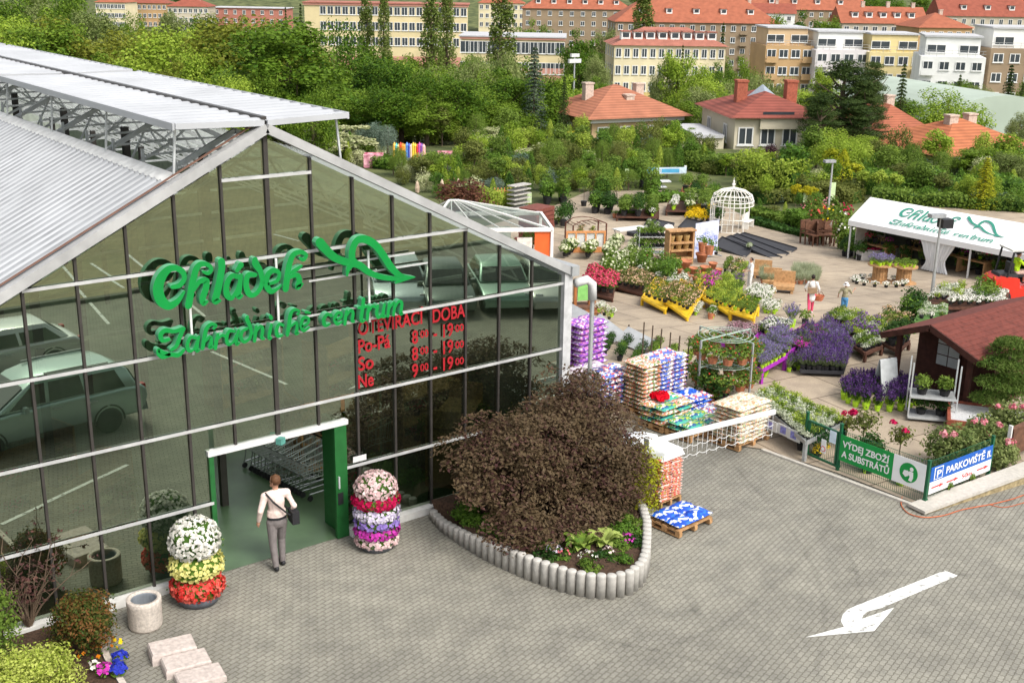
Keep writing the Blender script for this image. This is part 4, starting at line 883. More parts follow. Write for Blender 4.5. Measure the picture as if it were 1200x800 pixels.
# ================================================================== GARDEN SALES AREA
GA0 = .0
def GH(u, v, dz=0):                  # point at height dz above the ground seen at picture (u,v)
    r = ray(u, v); s = 8.0
    lo, hi = 8.0, 400.0
    for _ in range(60):
        m = (lo+hi)/2; P = CPOS+r*m
        if P[2] > gz(P[0], P[1])+dz+.034: lo = m
        else: hi = m
    return CPOS+r*lo
def GP(u, v): p = G(u, v); p[2] = gz(p[0], p[1])+.034; return p
def onp(x, y, dz=0): return np.array([x, y, gz(x, y)+.034+dz])
def potted(name, pot, pr, ph, leafm, nl, r, h_, lsize, flower=None, nf=0, fsize=.05, spiky=False, seed=1, stem=0):
    rg = np.random.default_rng(seed); mb = MB()
    mb.m(0)
    if pot: mb.lathe([(pr*.75, 0), (pr, ph), (pr*.9, ph), (.01, ph*.92)], 9)
    z0 = ph+stem
    if stem: mb.m(3).tube([(0, 0, ph*.8), (0, 0, z0+h_*.3)], .015, 5); 
    if spiky:
        d = rg.normal(0, 1, (nl, 2)); d /= np.linalg.norm(d, axis=1, keepdims=True)+1e-6; q = rg.uniform(0, 1, nl)**.6
        tip = np.stack([d[:, 0]*r*q, d[:, 1]*r*q, z0+h_*(1-.3*q*q)*rg.uniform(.7, 1.1, nl)], 1); base = np.stack([d[:, 0]*pr*.5*q, d[:, 1]*pr*.5*q, np.full(nl, z0)], 1)
        sd = np.cross(tip-base, rg.normal(0, 1, (nl, 3))); sd /= np.linalg.norm(sd, axis=1, keepdims=True); sd *= lsize*.25
        mb.m(1).quads(np.stack([base-sd, base*.4+tip*.6-sd*.8, tip, base*.4+tip*.6+sd*.8], 1))
        if flower: nf = min(nf, nl); t2 = np.concatenate([tip[:nf], tip[:nf]*.88+base[:nf]*.12]); n2 = np.column_stack([d[:nf], np.full(nf, .3)]); mb.m(2).quads(leaves(t2, np.concatenate([n2, n2]), fsize, .55, .6, rg))
    else:
        mb.m(1).quads(blob(nl, (0, 0, z0+h_*.5), (r, r, h_*.55), lsize, .4, .6, .6, rg, -.7, .45))
        if flower: mb.m(2).quads(petals(nf, (0, 0, z0+h_*.52), (r*1.0, r*1.0, h_*.56), fsize, -.1, rg))
    return mb.mesh(name, [pot or BLACKP, leafm, flower or leafm, BARK])
LAVF = leafmat('leaf_grey_green', (.10, .15, .07), (.2, .26, .13), (.3, .35, .2))
T = {}
T['lav'] = potted('potted_lavender', LIME, .09, .15, LAVF, 110, .2, .42, .03, FLV, 45, .05, True, 2)
T['lavb'] = potted('potted_lavender', BLACKP, .1, .14, LAVF, 130, .24, .44, .03, FLV, 80, .055, True, 3)
T['lavl'] = potted('potted_lavender', LIME, .09, .15, LAVF, 110, .2, .34, .03, FLP, 55, .05, True, 4)
T['dark'] = potted('potted_sage', LIME, .1, .16, LD, 70, .2, .42, .03, FDV, 110, .06, True, 5)
T['grass'] = potted('potted_grass_plant', TERRA, .12, .12, leafmat('leaf_pale_grass', (.18, .22, .11), (.3, .35, .2), (.42, .45, .3)), 160, .3, .5, .022, None, 0, .05, True, 6)
T['heath'] = potted('potted_heather', BLACKP, .08, .1, LD, 90, .17, .24, .05, flmat('petal_rose', (.42, .2, .26), (.6, .42, .45)), 80, .035, False, 7)
T['green'] = potted('potted_herb', BLACKP, .07, .09, LM, 100, .16, .2, .06, None, 0, 0, False, 8)
T['greenl'] = potted('potted_herb', LIME, .07, .11, LM, 100, .17, .22, .06, None, 0, 0, False, 9)
T['lime'] = potted('potted_perennial', BLACKP, .08, .1, LL, 100, .18, .2, .06, None, 0, 0, False, 10)
T['yell'] = potted('potted_yellow_flower', BLACKP, .1, .12, LY, 90, .24, .3, .06, FYE, 90, .06, False, 11)
T['white'] = potted('potted_daisy', LIME, .09, .13, LG, 110, .22, .3, .06, FW_, 75, .05, False, 12)
T['cush'] = potted('potted_white_cushion', BLACKP, .07, .08, LG, 50, .14, .12, .05, FW_, 50, .05, False, 13)
T['hyd'] = potted('potted_hydrangea', BLACKP, .13, .18, LM, 200, .34, .45, .12, flmat('petal_cream', (.62, .66, .4), (.78, .76, .6)), 26, .16, False, 14)
T['hydg'] = potted('potted_hydrangea', BLACKP, .13, .18, LM, 200, .34, .42, .12, flmat('petal_cream', (.7, .7, .5)), 8, .11, False, 15)
T['red'] = potted('potted_red_flower', BLACKP, .12, .16, LG, 140, .28, .36, .09, flmat('petal_rose_red', (.55, .02, .09), (.75, .12, .2)), 80, .085, False, 16)
T['orange'] = potted('potted_orange_flower', BLACKP, .1, .12, LO, 130, .25, .25, .07, flmat('petal_buff', (.6, .36, .2), (.7, .5, .35)), 24, .06, False, 17)
T['silv'] = potted('potted_silver_leaf', BLACKP, .08, .1, leafmat('leaf_silver', (.3, .34, .22), (.5, .54, .38), (.66, .68, .55)), 110, .17, .2, .06, None, 0, 0, False, 18)
T['shrub'] = potted('potted_shrub', BLACKP, .2, .3, LG, 300, .42, .75, .12, None, 0, 0, False, 19)
T['shrubd'] = potted('potted_shrub', BLACKP, .2, .3, LD, 300, .42, .8, .12, None, 0, 0, False, 20)
T['shrubl'] = potted('potted_shrub', BLACKP, .2, .3, LM, 300, .45, .7, .12, None, 0, 0, False, 21)
T['stand'] = potted('potted_standard_tree', BLACKP, .18, .28, LM, 320, .42, .7, .11, None, 0, 0, False, 22, .6)
T['terra'] = potted('terracotta_pot', TERRA, .16, .3, LG, 120, .26, .25, .08, None, 0, 0, False, 23)
T['lantana'] = potted('hanging_basket', TERRA, .12, .15, LM, 260, .27, .3, .07, FRD, 8, .045, False, 24)
T['viola'] = potted('potted_violet_flower', BLACKP, .09, .11, LG, 100, .2, .24, .06, FPU, 60, .05, False, 25)
T['mag'] = potted('potted_magenta_flower', BLACKP, .1, .12, LG, 110, .2, .28, .06, FMG, 60, .05, False, 26)
T['rose'] = potted('potted_standard_rose', BLACKP, .15, .25, LO, 260, .3, .5, .08, FCR, 4, .11, False, 27, .45)
def lerp4(A, B, C, D, s, t): return (A*(1-s)+B*s)*(1-t)+(D*(1-s)+C*s)*t
def field(keys, px, nx, ny, dz, label, group, jit=.04, sc=1.0, cat='potted plant', rr=None):
    """rows of potted plants between four picture corners lying dz above the ground"""
    rr = random.Random(hash(label) % 1000 if False else len(label)*7+nx); pts = [GH(u, v, dz) for u, v in px]; keys = keys if isinstance(keys, list) else [keys]
    n = 0
    for j in range(ny):
        for i in range(nx):
            p = lerp4(*pts, (i+.5)/nx, (j+.5)/ny); me = T[keys[(i*3+j*5+(i*j) % 4) % len(keys)]]; k = sc*.9*rr.uniform(.8, 1.15)
            z = gz(p[0], p[1])+.036+dz
            place(me.name.split('.')[0], me, label, cat, (p[0]+rr.uniform(-jit, jit), p[1]+rr.uniform(-jit, jit), z), rr.uniform(0, 6.28), (k, k, k*rr.uniform(.9, 1.15)), group, share=True); n += 1
def table(px, h_, m, label, name='display_table', cat='display table', th=.06, legs=True, rim=.06, nleg=2, dz=0, group=None):
    """low table whose top spans four picture corners at height h_"""
    A, B, C, D = [GH(u, v, h_+dz) for u, v in px]; O = (A+B+C+D)/4
    zt_ = gz(O[0], O[1])+.034
    loc = np.array([O[0], O[1], zt_]); q = [((p-O)[0], (p-O)[1]) for p in (A, B, C, D)]
    s_ = sum(q[i][0]*q[(i+1) % 4][1]-q[(i+1) % 4][0]*q[i][1] for i in range(4)); q = q if s_ > 0 else q[::-1]
    top = MB().prism(q, h_-th, h_-.02); rm = MB()
    for i in range(4): a_, b_ = q[i], q[(i+1) % 4]; rm.bar((a_[0], a_[1], h_-.02), (b_[0], b_[1], h_-.02), .045, rim*1.6)
    parts = [('top', fixn(top.mesh('top', m))), ('rim', rm.mesh('rim', m))]
    if legs:
        for i in range(4):
            a_, b_ = q[i], q[(i+1) % 4]
            for k in range(nleg if nleg > 2 and i % 2 == 0 else 1):
                f = k/max(1, nleg-1) if nleg > 2 and i % 2 == 0 else 0
                x, y = (a_[0]+(b_[0]-a_[0])*f)*.96, (a_[1]+(b_[1]-a_[1])*f)*.96; parts.append(('leg', MB().bx(x-.04, x+.04, y-.04, y+.04, -.05, h_-th).mesh('leg', m)))
    place(name, parts, label, cat, loc, 0, 1, group)
PURP = mat('purple_paint', (.34, .03, .38), .5, .1); DWOOD = mat('dark_pallet_wood', (.1, .045, .03), .8, .3, 9); GRYT = mat('tray_black', (.035, .035, .04), .7, .2)
# --- long seedling bench behind the gate
px = [(884, 468), (905, 458), (992, 494), (945, 518)]
table(px, .5, GREYM, 'long grey bench of pale seedlings behind the small green gate', 'seedling_bench', 'display bench', nleg=3)
field(['silv', 'lime', 'silv', 'green', 'lime'], px, 9, 17, .5, 'pale and lime seedling pot on the long bench behind the small gate', 'seedlings on the long bench', .03, .85)
for i, (u, v_) in enumerate(((890, 498), (903, 504), (918, 510), (930, 516))):
    p = GH(u, v_, .3); place('picture_panel', MB().bx(-.2, .2, -.012, .012, 0, .26).m(1).bx(-.1, .08, -.02, -.014, .05, .22).mesh('picture_panel', [WHITE, mat('panel_blue_violet', (.2, .2, .5), .5, .4, 14)]), 'small flower picture panel on the front of the seedling bench', 'panel', p, ANG(GH(890, 498, .3), GH(930, 516, .3)), 1, 'picture panels along the seedling bench', auto=True)
field(['shrubd', 'green', 'yell'], [(925, 522), (935, 517), (975, 533), (968, 540)], 5, 2, 0, 'small pot standing on the ground below the seedling bench', 'pots under the seedling bench', .05, .7)
field(['greenl', 'greenl', 'shrubd', 'greenl'], [(997, 547), (1001, 541), (1078, 571), (1074, 577)], 11, 2, 0, 'lime or black pot in the row behind the green sign', 'pots behind the green sign', .04, .85)
field(['greenl', 'green'], [(1096, 580), (1100, 572), (1150, 553), (1150, 560)], 9, 2, .12, 'small pot in the row behind the blue sign', 'pots behind the blue sign', .03, .7)
# --- roses and bushes at the corner
def rose(u, v_, vt, label, fl=FCR, n=3, w=.4, nl=420):
    P = GP(u, v_); h_ = HT(P, vt); rg = np.random.default_rng(u); mb = MB()
    mb.tube([(0, 0, 0), (.03, .01, h_*.55)], [.02, .014], 6)
    for i in range(7): a_ = i*.9; mb.tube([(.03, 0, h_*.5), (cos(a_)*w*.6, sin(a_)*w*.6, h_*.8)], [.012, .006], 4)
    fo = MB().quads(blob(nl, (0, 0, h_*.72), (w, w, h_*.27), .085, .3, .6, .6, rg, -1, .3)); fm = MB()
    for i in range(n): a_ = rg.uniform(0, 6.28); c_ = (cos(a_)*w*.7, sin(a_)*w*.7, h_*rg.uniform(.85, 1.0)); fm.ball(c_, .05, 7, 4, .8).quads(petals(10, c_, .07, .08, -.4, rg))
    place('standard_rose', [('stems', mb.mesh('stems', BARK)), ('foliage', fo.mesh('foliage', LO)), ('blossoms', fm.mesh('blossoms', fl))], label, 'rose bush', P)
rose(1009, 532, 478, 'standard rose with one red bloom left of the second rose behind the green sign', n=2); rose(1052, 545, 495, 'small standard rose with a red bloom behind the right half of the green sign', n=2, w=.3, nl=300)
rose(990, 520, 486, 'young rose with red buds beside the gate post', n=2, w=.22, nl=160)
PKB = flmat('petal_pink', (.72, .2, .26), (.8, .4, .42))
for u, v_, r, vt, lab in ((1112, 552, .75, 498, 'wide light green rose bush with a pink bloom behind the blue sign'), (1150, 535, .7, 487, 'light green rose bush left of the dark wooden panel'), (1180, 520, .6, 470, 'pale rose bush with a pink bloom below the pine'), (1165, 548, .5, 510, 'low green bush at the right post of the blue sign')):
    P = GP(u, v_); P[2] += .1; h_ = HT(P, vt); o = shrub('rose_bush', P, r, h_, leafmat('leaf_rose_light', (.07, .11, .03), (.15, .2, .055), (.26, .3, .11)), 2600, .1, lab, 'rose bush', 14)
    fm = MB(); rg = np.random.default_rng(u)
    for i in range(3): a_ = rg.uniform(0, 6.28); c_ = (cos(a_)*r*.6, sin(a_)*r*.6, h_*rg.uniform(.8, .98)); fm.ball(c_, .05, 7, 4, .8).quads(petals(10, c_, .08, .08, -.4, rg))
    ob('blossoms', fm.mesh('blossoms', PKB), o)
PA, PB = GP(1180, 548), GP(1215, 530); rzq = ANG(PA, PB)
place('timber_screen', [('boards', MB().bx(0, 2.5, -.04, .04, .25, .9).mesh('boards', BWOOD)), ('coping_rail', MB().bx(-.05, 2.5, -.06, .06, .9, .95).mesh('coping_rail', BWOOD)), ('white_post', MB().bx(-.14, -.08, -.04, .04, 0, 1.05).mesh('white_post', WHITE))], 'dark brown wooden panel at the right picture edge above the low wall', 'panel', PA, rzq)
# --- shed
RSH = mat('red_shingle', (.135, .036, .026), .85, .25, 7, bump=.4); SHW = mat('shed_wood', (.055, .018, .012), .75, .35, 6, bump=.3)
def shed():
    # gable front faces the camera-left; solve from picture: ridge front end and the two front eaves
    A = np.array([17.98, -1.0, .034]); Bq = np.array([17.98, -3.35, .034])
    rz_ = ANG(A, Bq); w = np.hypot(*(Bq-A)[:2]); d = 4.2; ap = HT((17.6, -2.55, .034), 383); pr = []
    rise = .46; hw = ap-rise-.1; print('shed', ap, hw)
    mb = MB().prism([(0, 0), (w, 0), (w, hw), (w/2, hw+rise), (0, hw)], 1.0, 1.0+d, lambda x, y, z: (x, z, y)); pr.append(('walls', fixn(mb.mesh('walls', SHW))))
    ov = .28; sl = rise/(w/2)
    for nm, s_ in (('roof_slope', -1), ('roof_slope', 1)):
        n_ = 9; m2 = MB()
        xe = (w/2+ov); 
        for i in range(n_):
            f0, f1 = i/n_, (i+1)/n_+.015; x0, x1 = w/2+s_*xe*f0, w/2+s_*xe*f1; z0_, z1_ = hw+rise+.06-abs(x0-w/2)*sl, hw+rise+.06-abs(x1-w/2)*sl; lift = .012
            m2.add([(x0, -.35, z0_), (x1, -.35, z1_+lift), (x1, 1+d+.3, z1_+lift), (x0, 1+d+.3, z0_), (x0, -.35, z0_-.03), (x1, -.35, z1_-.03), (x1, 1+d+.3, z1_-.03), (x0, 1+d+.3, z0_-.03)], [(0, 1, 2, 3), (7, 6, 5, 4), (0, 4, 5, 1), (1, 5, 6, 2), (2, 6, 7, 3), (3, 7, 4, 0)])
        pr.append((nm, m2.mesh(nm, RSH)))
        pr.append(('barge_board', MB().bar((w/2, -.38, hw+rise-.02), (w/2+s_*xe, -.38, hw+rise-.02-xe*sl), .04, .16).mesh('barge_board', SHW)))
    for x in (.1, w-.1): pr.append(('post', MB().bx(x-.06, x+.06, -.1, .02, 0, hw).mesh('post', SHW)))
    wx = w*.27
    fr = MB().bx(wx-.02, wx+.74, .94, .985, hw*.42, hw*.42+.97)
    pn = MB()
    for i in range(2):
        for j in range(3): pn.bx(wx+.03+i*.345, wx+.345+i*.345, .925, .938, hw*.42+.05+j*.3, hw*.42+.32+j*.3)
    pr.append(('window', fr.mesh('window', SHW), [('pane', pn.mesh('pane', mat('window_white', (.42, .44, .44), .2, .1)))]))
    pr.append(('floor', MB().bx(-.05, w+.05, -.1, 1+d, 0, .06).mesh('floor', SHW)))
    place('garden_shed', pr, 'dark brown garden shed with red shingle gable roof at the right', 'shed', A, rz_)
    return A, rz_, w
SHA, SHR, SHWd = shed()
# trolley rack with two clipped shrubs
A, B = GP(1063, 494), GP(1118, 499); rz_ = ANG(A, B); w = np.hypot(*(B-A)[:2]); hR = HT(A, 425)
upr = [('upright', MB().bar((x, y, .08), (x, y, hR), .035).mesh('upright', STEEL)) for x in (0, w) for y in (0, .6)]
sh = MB()
for z in (.12, hR*.42): sh.bx(.02, w-.02, 0.02, .58, z-.02, z)
fr = MB()
for z in (.1, hR*.42): fr.bar((0, -.02, z), (w, -.02, z), .05); fr.bar((0, .62, z), (w, .62, z), .05)
whs = [('wheel', MB().tube([(x-.02, y, .05), (x+.02, y, .05)], .05, 8).mesh('wheel', BLACKP)) for x in (.05, w-.05) for y in (.05, .55)]
place('trolley_rack', upr+[('shelf', sh.mesh('shelf', GREYM)), ('frame', fr.mesh('frame', STEEL))]+whs, 'tall galvanised trolley rack with shrubs in front of the shed', 'plant trolley', A, rz_)
for k, (x, z, lab) in enumerate(((w*.27, hR*.42, 'left clipped lime green shrub on the upper trolley shelf'), (w*.75, hR*.42, 'right clipped lime green shrub on the upper trolley shelf'), (w*.3, .12, 'left dark shrub on the lower trolley shelf'), (w*.72, .12, 'right dark shrub on the lower trolley shelf'))):
    me = potted('potted_shrub', BLACKP, .14, .14, LM if k < 2 else LD, 420, w*.21, hR*.24, .07, seed=40+k)
    place('potted_shrub', me, lab, 'potted plant', (A[0]+x*cos(rz_)-.3*sin(rz_), A[1]+x*sin(rz_)+.3*cos(rz_), A[2]+z), k)
# A-board and lavender circle by the shed
P = GP(1036, 462); h_ = HT(P, 420)
mb = MB()
for s_ in (-1, 1): mb.add([(-.28, s_*.26, 0), (.28, s_*.26, 0), (.28, s_*.02, h_), (-.28, s_*.02, h_), (-.28, s_*.23, 0), (.28, s_*.23, 0), (.28, s_*.0, h_), (-.28, s_*.0, h_)], [(0, 1, 2, 3), (7, 6, 5, 4), (0, 4, 5, 1), (1, 5, 6, 2), (2, 6, 7, 3), (3, 7, 4, 0)])
place('a_board', mb.mesh('a_board', mat('grey_board', (.5, .52, .52), .5)), 'grey folding A board among the dark lavender', 'sign board', P, -.25)
place('folded_chair', MB().bar((0, 0, 0), (.1, .3, .8), .04).bar((.4, 0, 0), (.45, .3, .8), .04).bar((.45, .3, .3), (.1, .1, .75), .05).bx(0, .45, .05, .4, .42, .46).bx(.05, .45, .3, .34, .5, .85).mesh('folded_chair', BWOOD), 'dark wooden garden chair behind the dark lavender circle', 'chair', GP(1050, 460), .5)
c = GP(1032, 468)
for k, (rr_, n) in enumerate(((.95, 20), (.68, 14), (.4, 8))):
    for i in range(n):
        a_ = 2*pi*i/n+k*.2; x, y = c[0]+cos(a_)*rr_*1.15, c[1]+sin(a_)*rr_*.95
        place('potted_sage', T['dark'], 'dark violet plant in a lime pot in the round cluster by the A board', 'potted plant', onp(x, y), a_*3, .85+.1*((i*7) % 3), 'dark violet pots by the A board', share=True)
# planter box with gravel and cloud pine
A, B = GP(1108, 510), GP(1147, 515); rz_ = ANG(A, B); w = 2.1
place('planter_box', [('box_wall', MB().bx(0, w, 0, .08, 0, .38).bx(0, w, 1.5, 1.58, 0, .38).bx(0, .08, .081, 1.499, 0, .38).bx(w-.08, w, .081, 1.499, 0, .38).mesh('box_wall', mat('redwood', (.26, .07, .04), .7, .25, 8))), ('gravel', MB().bx(.082, w-.082, .082, 1.498, .25, .33).mesh('gravel', mat('white_gravel', (.55, .55, .55), .9, .35, 60, bump=.8)))], 'reddish wooden planter box with white gravel under the pine', 'planter', A, rz_)
P = GP(1172, 492); P[2] += .3
tr = MB().tube([(0, 0, -.3), (.1, .05, .5), (-.05, 0, 1.0), (.05, 0, 1.6)], [.1, .085, .06, .03], 8); cr = MB(); rg = np.random.default_rng(4)
hP = HT(P, 396)
PADS = [(0, 0, .92, .42), (.12, .1, .80, .55), (-.35, .1, .66, .55), (.4, 0, .62, .6), (.0, -.35, .55, .6), (-.45, -.1, .42, .62), (.35, -.2, .36, .68), (-.1, -.45, .27, .6), (.55, .15, .24, .6), (-.6, .05, .2, .5)]
for x, y, f, r in PADS:
    n = 1100; d = rdir(n, rg); d[:, 2] = np.abs(d[:, 2])*1.0-.15; p = np.array([x, y, hP*f])+d*np.array([r, r, .2])*rg.uniform(.6, 1.05, (n, 1)); cr.quads(leaves(p, d*.4+np.array([0, 0, .3]), .12, .22, .9, rg))
    tr.tube([(0, 0, hP*f*.8), (x*.6, y*.6, hP*f-.05)], [.04, .015], 5)
place('cloud_pine', [('trunk', tr.mesh('trunk', BARK)), ('needles', cr.mesh('needles', leafmat('needle_green', (.025, .07, .012), (.07, .13, .02), (.13, .19, .04), scale=2)))], 'cloud pruned pine with layered pads at the right edge beside the shed', 'pine tree', P)
# --- purple lavender tables
def tfield(px, h_, m, tl, keys, nx, ny, fl, gr, sc=1.0, **k):
    table(px, h_, m, tl, **k); field(keys, px, nx, ny, h_, fl, gr, .03, sc)
tfield([(866, 418), (893, 404), (921, 418), (893, 434)], .4, PURP, 'purple table with lavender tables nearest the lime pots', ['lavl', 'lavl', 'green', 'lavl'], 8, 8, 'violet or green lavender pot on the front purple table', 'pots on the front purple table', .75)
tfield([(895, 403), (912, 393), (936, 404), (921, 416)], .4, PURP, 'second purple table behind the front purple table', ['lavl', 'viola', 'lavl'], 6, 6, 'violet flowering pot on the second purple table', 'pots on the second purple table', .8)
field(['lav'], [(866, 433), (870, 426), (908, 438), (905, 444)], 9, 2, 0, 'lavender in lime pot in the row before the front purple table', 'lime lavender pots before the purple table', .03, .85)
field(['lav', 'green'], [(922, 438), (922, 424), (946, 418), (942, 432)], 5, 4, 0, 'lavender in lime pot right of the front purple table', 'lime lavender pots right of the purple table', .03, .85)
tfield([(841, 400), (862, 387), (888, 393), (868, 408)], .35, PURP, 'purple table of rosy heather behind the hanging baskets', ['heath'], 8, 7, 'rosy heather pot on the left purple table', 'heather pots on the left purple table', 1.0)
tfield([(885, 388), (905, 379), (928, 386), (908, 397)], .35, PURP, 'purple table of blue and white perennials behind the second purple table', ['viola', 'green', 'lavl', 'white'], 7, 5, 'mixed perennial pot on the rear purple table', 'pots on the rear purple table', .9)
tfield([(920, 408), (942, 392), (968, 398), (950, 418)], .3, PURP, 'magenta edged table of mixed violet plants in the middle of the lavender', ['mag', 'lime', 'viola', 'lav', 'green'], 7, 7, 'magenta, violet or green pot on the middle table', 'mixed pots on the middle table', .95)
tfield([(938, 434), (955, 406), (996, 412), (988, 436)], .16, GRYT, 'low dark tray of deep violet lavender', ['lavb'], 11, 9, 'deep violet lavender pot in the big dark block', 'deep violet lavender block', .95, legs=False)
tfield([(950, 400), (965, 388), (995, 398), (985, 408)], .16, GRYT, 'low dark tray of violet lavender behind the deep violet block', ['lavb', 'lavl'], 9, 5, 'violet lavender pot behind the big dark block', 'violet lavender behind the block', .95, legs=False)
for u, v_, k, lab in ((927, 384, 'lavl', 'tall pale violet lavender pot standing out behind the purple tables'), (943, 380, 'green', 'round green herb pot right of the tall pale lavender')):
    place(T[k].name, T[k], lab, 'potted plant', GP(u, v_), 0, 1.7)
# --- seedling pallets in the middle
for px, keys, n, tl, fl, gr in (([(966, 374), (985, 366), (1012, 373), (1000, 384)], ['green', 'silv', 'lime'], (8, 5), 'dark pallet table of green and silver perennials in the back middle', 'green or silver perennial on the back middle pallet', 'perennials on the back middle pallet'), ([(985, 388), (1010, 376), (1040, 385), (1022, 404)], ['lime', 'viola', 'silv', 'green', 'lime'], (8, 8), 'dark pallet table of lime and violet perennials', 'lime, silver or violet perennial on the wide pallet', 'perennials on the wide pallet'), ([(1022, 380), (1040, 370), (1066, 374), (1056, 390)], ['lime', 'green', 'lime', 'orange'], (6, 5), 'dark pallet table of yellow green perennials before the shed', 'yellow green perennial on the right pallet', 'perennials on the right pallet'), ([(994, 402), (1020, 396), (1034, 406), (1014, 414)], ['silv', 'green'], (7, 3), 'front dark pallet table of silver perennials', 'silver perennial on the front pallet', 'perennials on the front pallet'), ([(1034, 402), (1050, 394), (1066, 400), (1054, 410)], ['green', 'shrubd'], (4, 3), 'dark pallet table at the shed post', 'dark green pot on the pallet at the shed post', 'pots at the shed post')):
    tfield(px, .28, DWOOD, tl, keys, *n, fl, gr, 1.0 if n[0] > 4 else .7)
# --- hanging basket rack
P = GP(846, 462); hT = HT(P, 392); parts = []
mb = MB()
for a_ in (0, 1.57, 3.14, 4.71): mb.bar((cos(a_)*.95, sin(a_)*.95, 0), (cos(a_)*.95, sin(a_)*.95, hT), .045)
ring_ = lambda r, z: [(r*cos(2*pi*i/24), r*sin(2*pi*i/24), z) for i in range(25)]
hoop = MB()
for z in (hT, hT*.55):
    for r in (.45, .6, .75): hoop.tube(ring_(r, z), .009, 5)
    for a_ in (0, 1.57): hoop.bar((cos(a_)*.95, sin(a_)*.95, z), (-cos(a_)*.95, -sin(a_)*.95, z), .03)
place('basket_stand', [('post', mb.mesh('post', GREYM)), ('hoop', hoop.mesh('hoop', mat('hoop_green_white', (.36, .45, .38), .5)))], 'two tier round stand hung with terracotta hanging baskets', 'basket stand', P)
for z, lab, gr in ((hT*.63, 'hanging basket on the upper hoop of the two tier stand', 'upper hanging baskets'), (hT*.18, 'hanging basket on the lower hoop of the two tier stand', 'lower hanging baskets')):
    for i in range(11): a_ = 2*pi*i/11; place('hanging_basket', T['lantana'], lab, 'hanging basket', (P[0]+cos(a_)*.72, P[1]+sin(a_)*.72, P[2]+z), a_, (1.25, 1.25, 1.1), gr, share=True)
field(['shrubd', 'green', 'lantana'], [(820, 470), (830, 455), (852, 468), (846, 476)], 4, 3, 0, 'dark leafy pot on the ground under the basket stand', 'pots under the basket stand', .05, .7)
# --- shade screens and rows behind the hall corner
SCR = mat('shade_fabric', (.42, .43, .44), .7, .08)
A, B = GP(668, 392), GP(752, 424)
for k, (u0, v0, u1, v1, t0, t1) in enumerate(((640, 372, 684, 388, 350, 367), (686, 388, 718, 402, 369, 388), (720, 404, 752, 416, 385, 399))):
    a_, b_ = GP(u0, v0), GP(u1, v1); rz_, l_ = panelT(a_, b_); h0, h1 = HT(a_, t0), HT(b_, t1)
    pr = [('fabric', fixn(MB().add([(0, -.01, h0*.25), (l_, -.01, h1*.3), (l_, .5, h1), (0, .5, h0), (0, .0, h0*.25), (l_, .0, h1*.3), (l_, .51, h1), (0, .51, h0)], [(0, 1, 2, 3), (7, 6, 5, 4), (0, 4, 5, 1), (1, 5, 6, 2), (2, 6, 7, 3), (3, 7, 4, 0)]).mesh('fabric', SCR)))]
    pr.append(('stake', MB().bar((l_, .52, 0), (l_, .52, h1*1.25), .04).bar((0, .52, 0), (0, .52, h0*1.1), .04).mesh('stake', BARK)))
    place('shade_screen', pr, ('grey fabric screen nearest the hall corner', 'middle grey fabric screen above the purple bags', 'right grey fabric screen ending at the plant rows')[k], 'screen', a_, rz_)
field(['shrubd', 'shrub', 'shrubd'], [(700, 412), (712, 396), (760, 418), (748, 436)], 6, 3, 0, 'dark green pot below the grey fabric screens', 'pots below the fabric screens', .06, .42)
field(['greenl', 'lime', 'green'], [(755, 412), (765, 402), (818, 424), (812, 434)], 11, 3, .1, 'light green pot in the long row by the wooden stakes', 'pots in the staked row', .04, 1.0)
for i in range(7):
    p = lerp4(*[GP(*q) for q in ((752, 425), (815, 452), (815, 452), (752, 425))], i/6, 0); place('stake', MB().bar((0, 0, 0), (.02, 0, 1.2), .028).mesh('stake', BARK), 'thin dark stake in the row left of the basket stand', 'stake', p, 0, 1, 'stakes by the pot row', share=True)
# brown stand with green plaque by the downpipe
P = GP(682, 362); h_ = HT(P, 330)
place('plaque_stand', [('base', MB().bx(-.5, .5, -.4, .4, 0, .12).mesh('base', BWOOD)), ('post', MB().bx(-.32, -.22, -.06, .06, .12, h_).bx(.22, .32, -.06, .06, .12, h_).mesh('post', mat('rust', (.32, .12, .04), .8, .3))), ('plaque', MB().bx(-.2, .2, -.08, -.05, .3, h_*.95).mesh('plaque', mat('plaque_green', (.22, .5, .14), .5)))], 'rusty wooden stand holding a light green plaque by the hall corner', 'stand', P, -.4)
P = GP(695, 368); place('wooden_post', MB().tube([(0, 0, 0), (.02, 0, HT(P, 337))], .07, 8).lathe([(.3, 0), (.3, .06), (.01, .06)], 12).mesh('wooden_post', mat('rust', (.3, .1, .04))), 'short rusty post on a round foot right of the plaque stand', 'post', P)
field(['white', 'lime', 'orange'], [(698, 364), (704, 358), (722, 370), (716, 377)], 3, 3, .2, 'small white flowered pot beside the rusty post', 'pots by the rusty post', .04, .8)
# --- hydrangea bank and tables behind
field(['hyd', 'hyd', 'hyd', 'hydg'], [(650, 300), (665, 287), (760, 289), (752, 306)], 15, 4, .1, 'cream flowered hydrangea in the long bank behind the hall', 'cream hydrangea bank', .06, 1.0)
field(['hydg', 'hydg', 'hyd'], [(705, 316), (716, 304), (760, 306), (758, 320)], 7, 4, .05, 'green hydrangea in the second bank before the cream ones', 'green hydrangea bank', .06, 1.0)
tfield([(684, 338), (694, 324), (722, 330), (718, 345)], .3, DWOOD, 'dark pallet table of red flowers behind the plaque stand', ['red'], 6, 5, 'red flowering pot on the dark pallet table', 'red flowers on the pallet table', 1.0)
tfield([(700, 322), (712, 312), (735, 318), (728, 330)], .25, DWOOD, 'dark pallet table of buff flowers behind the red flowers', ['orange', 'hydg'], 5, 4, 'buff flowering pot behind the red flower table', 'buff flowers behind the red table', 1.0)
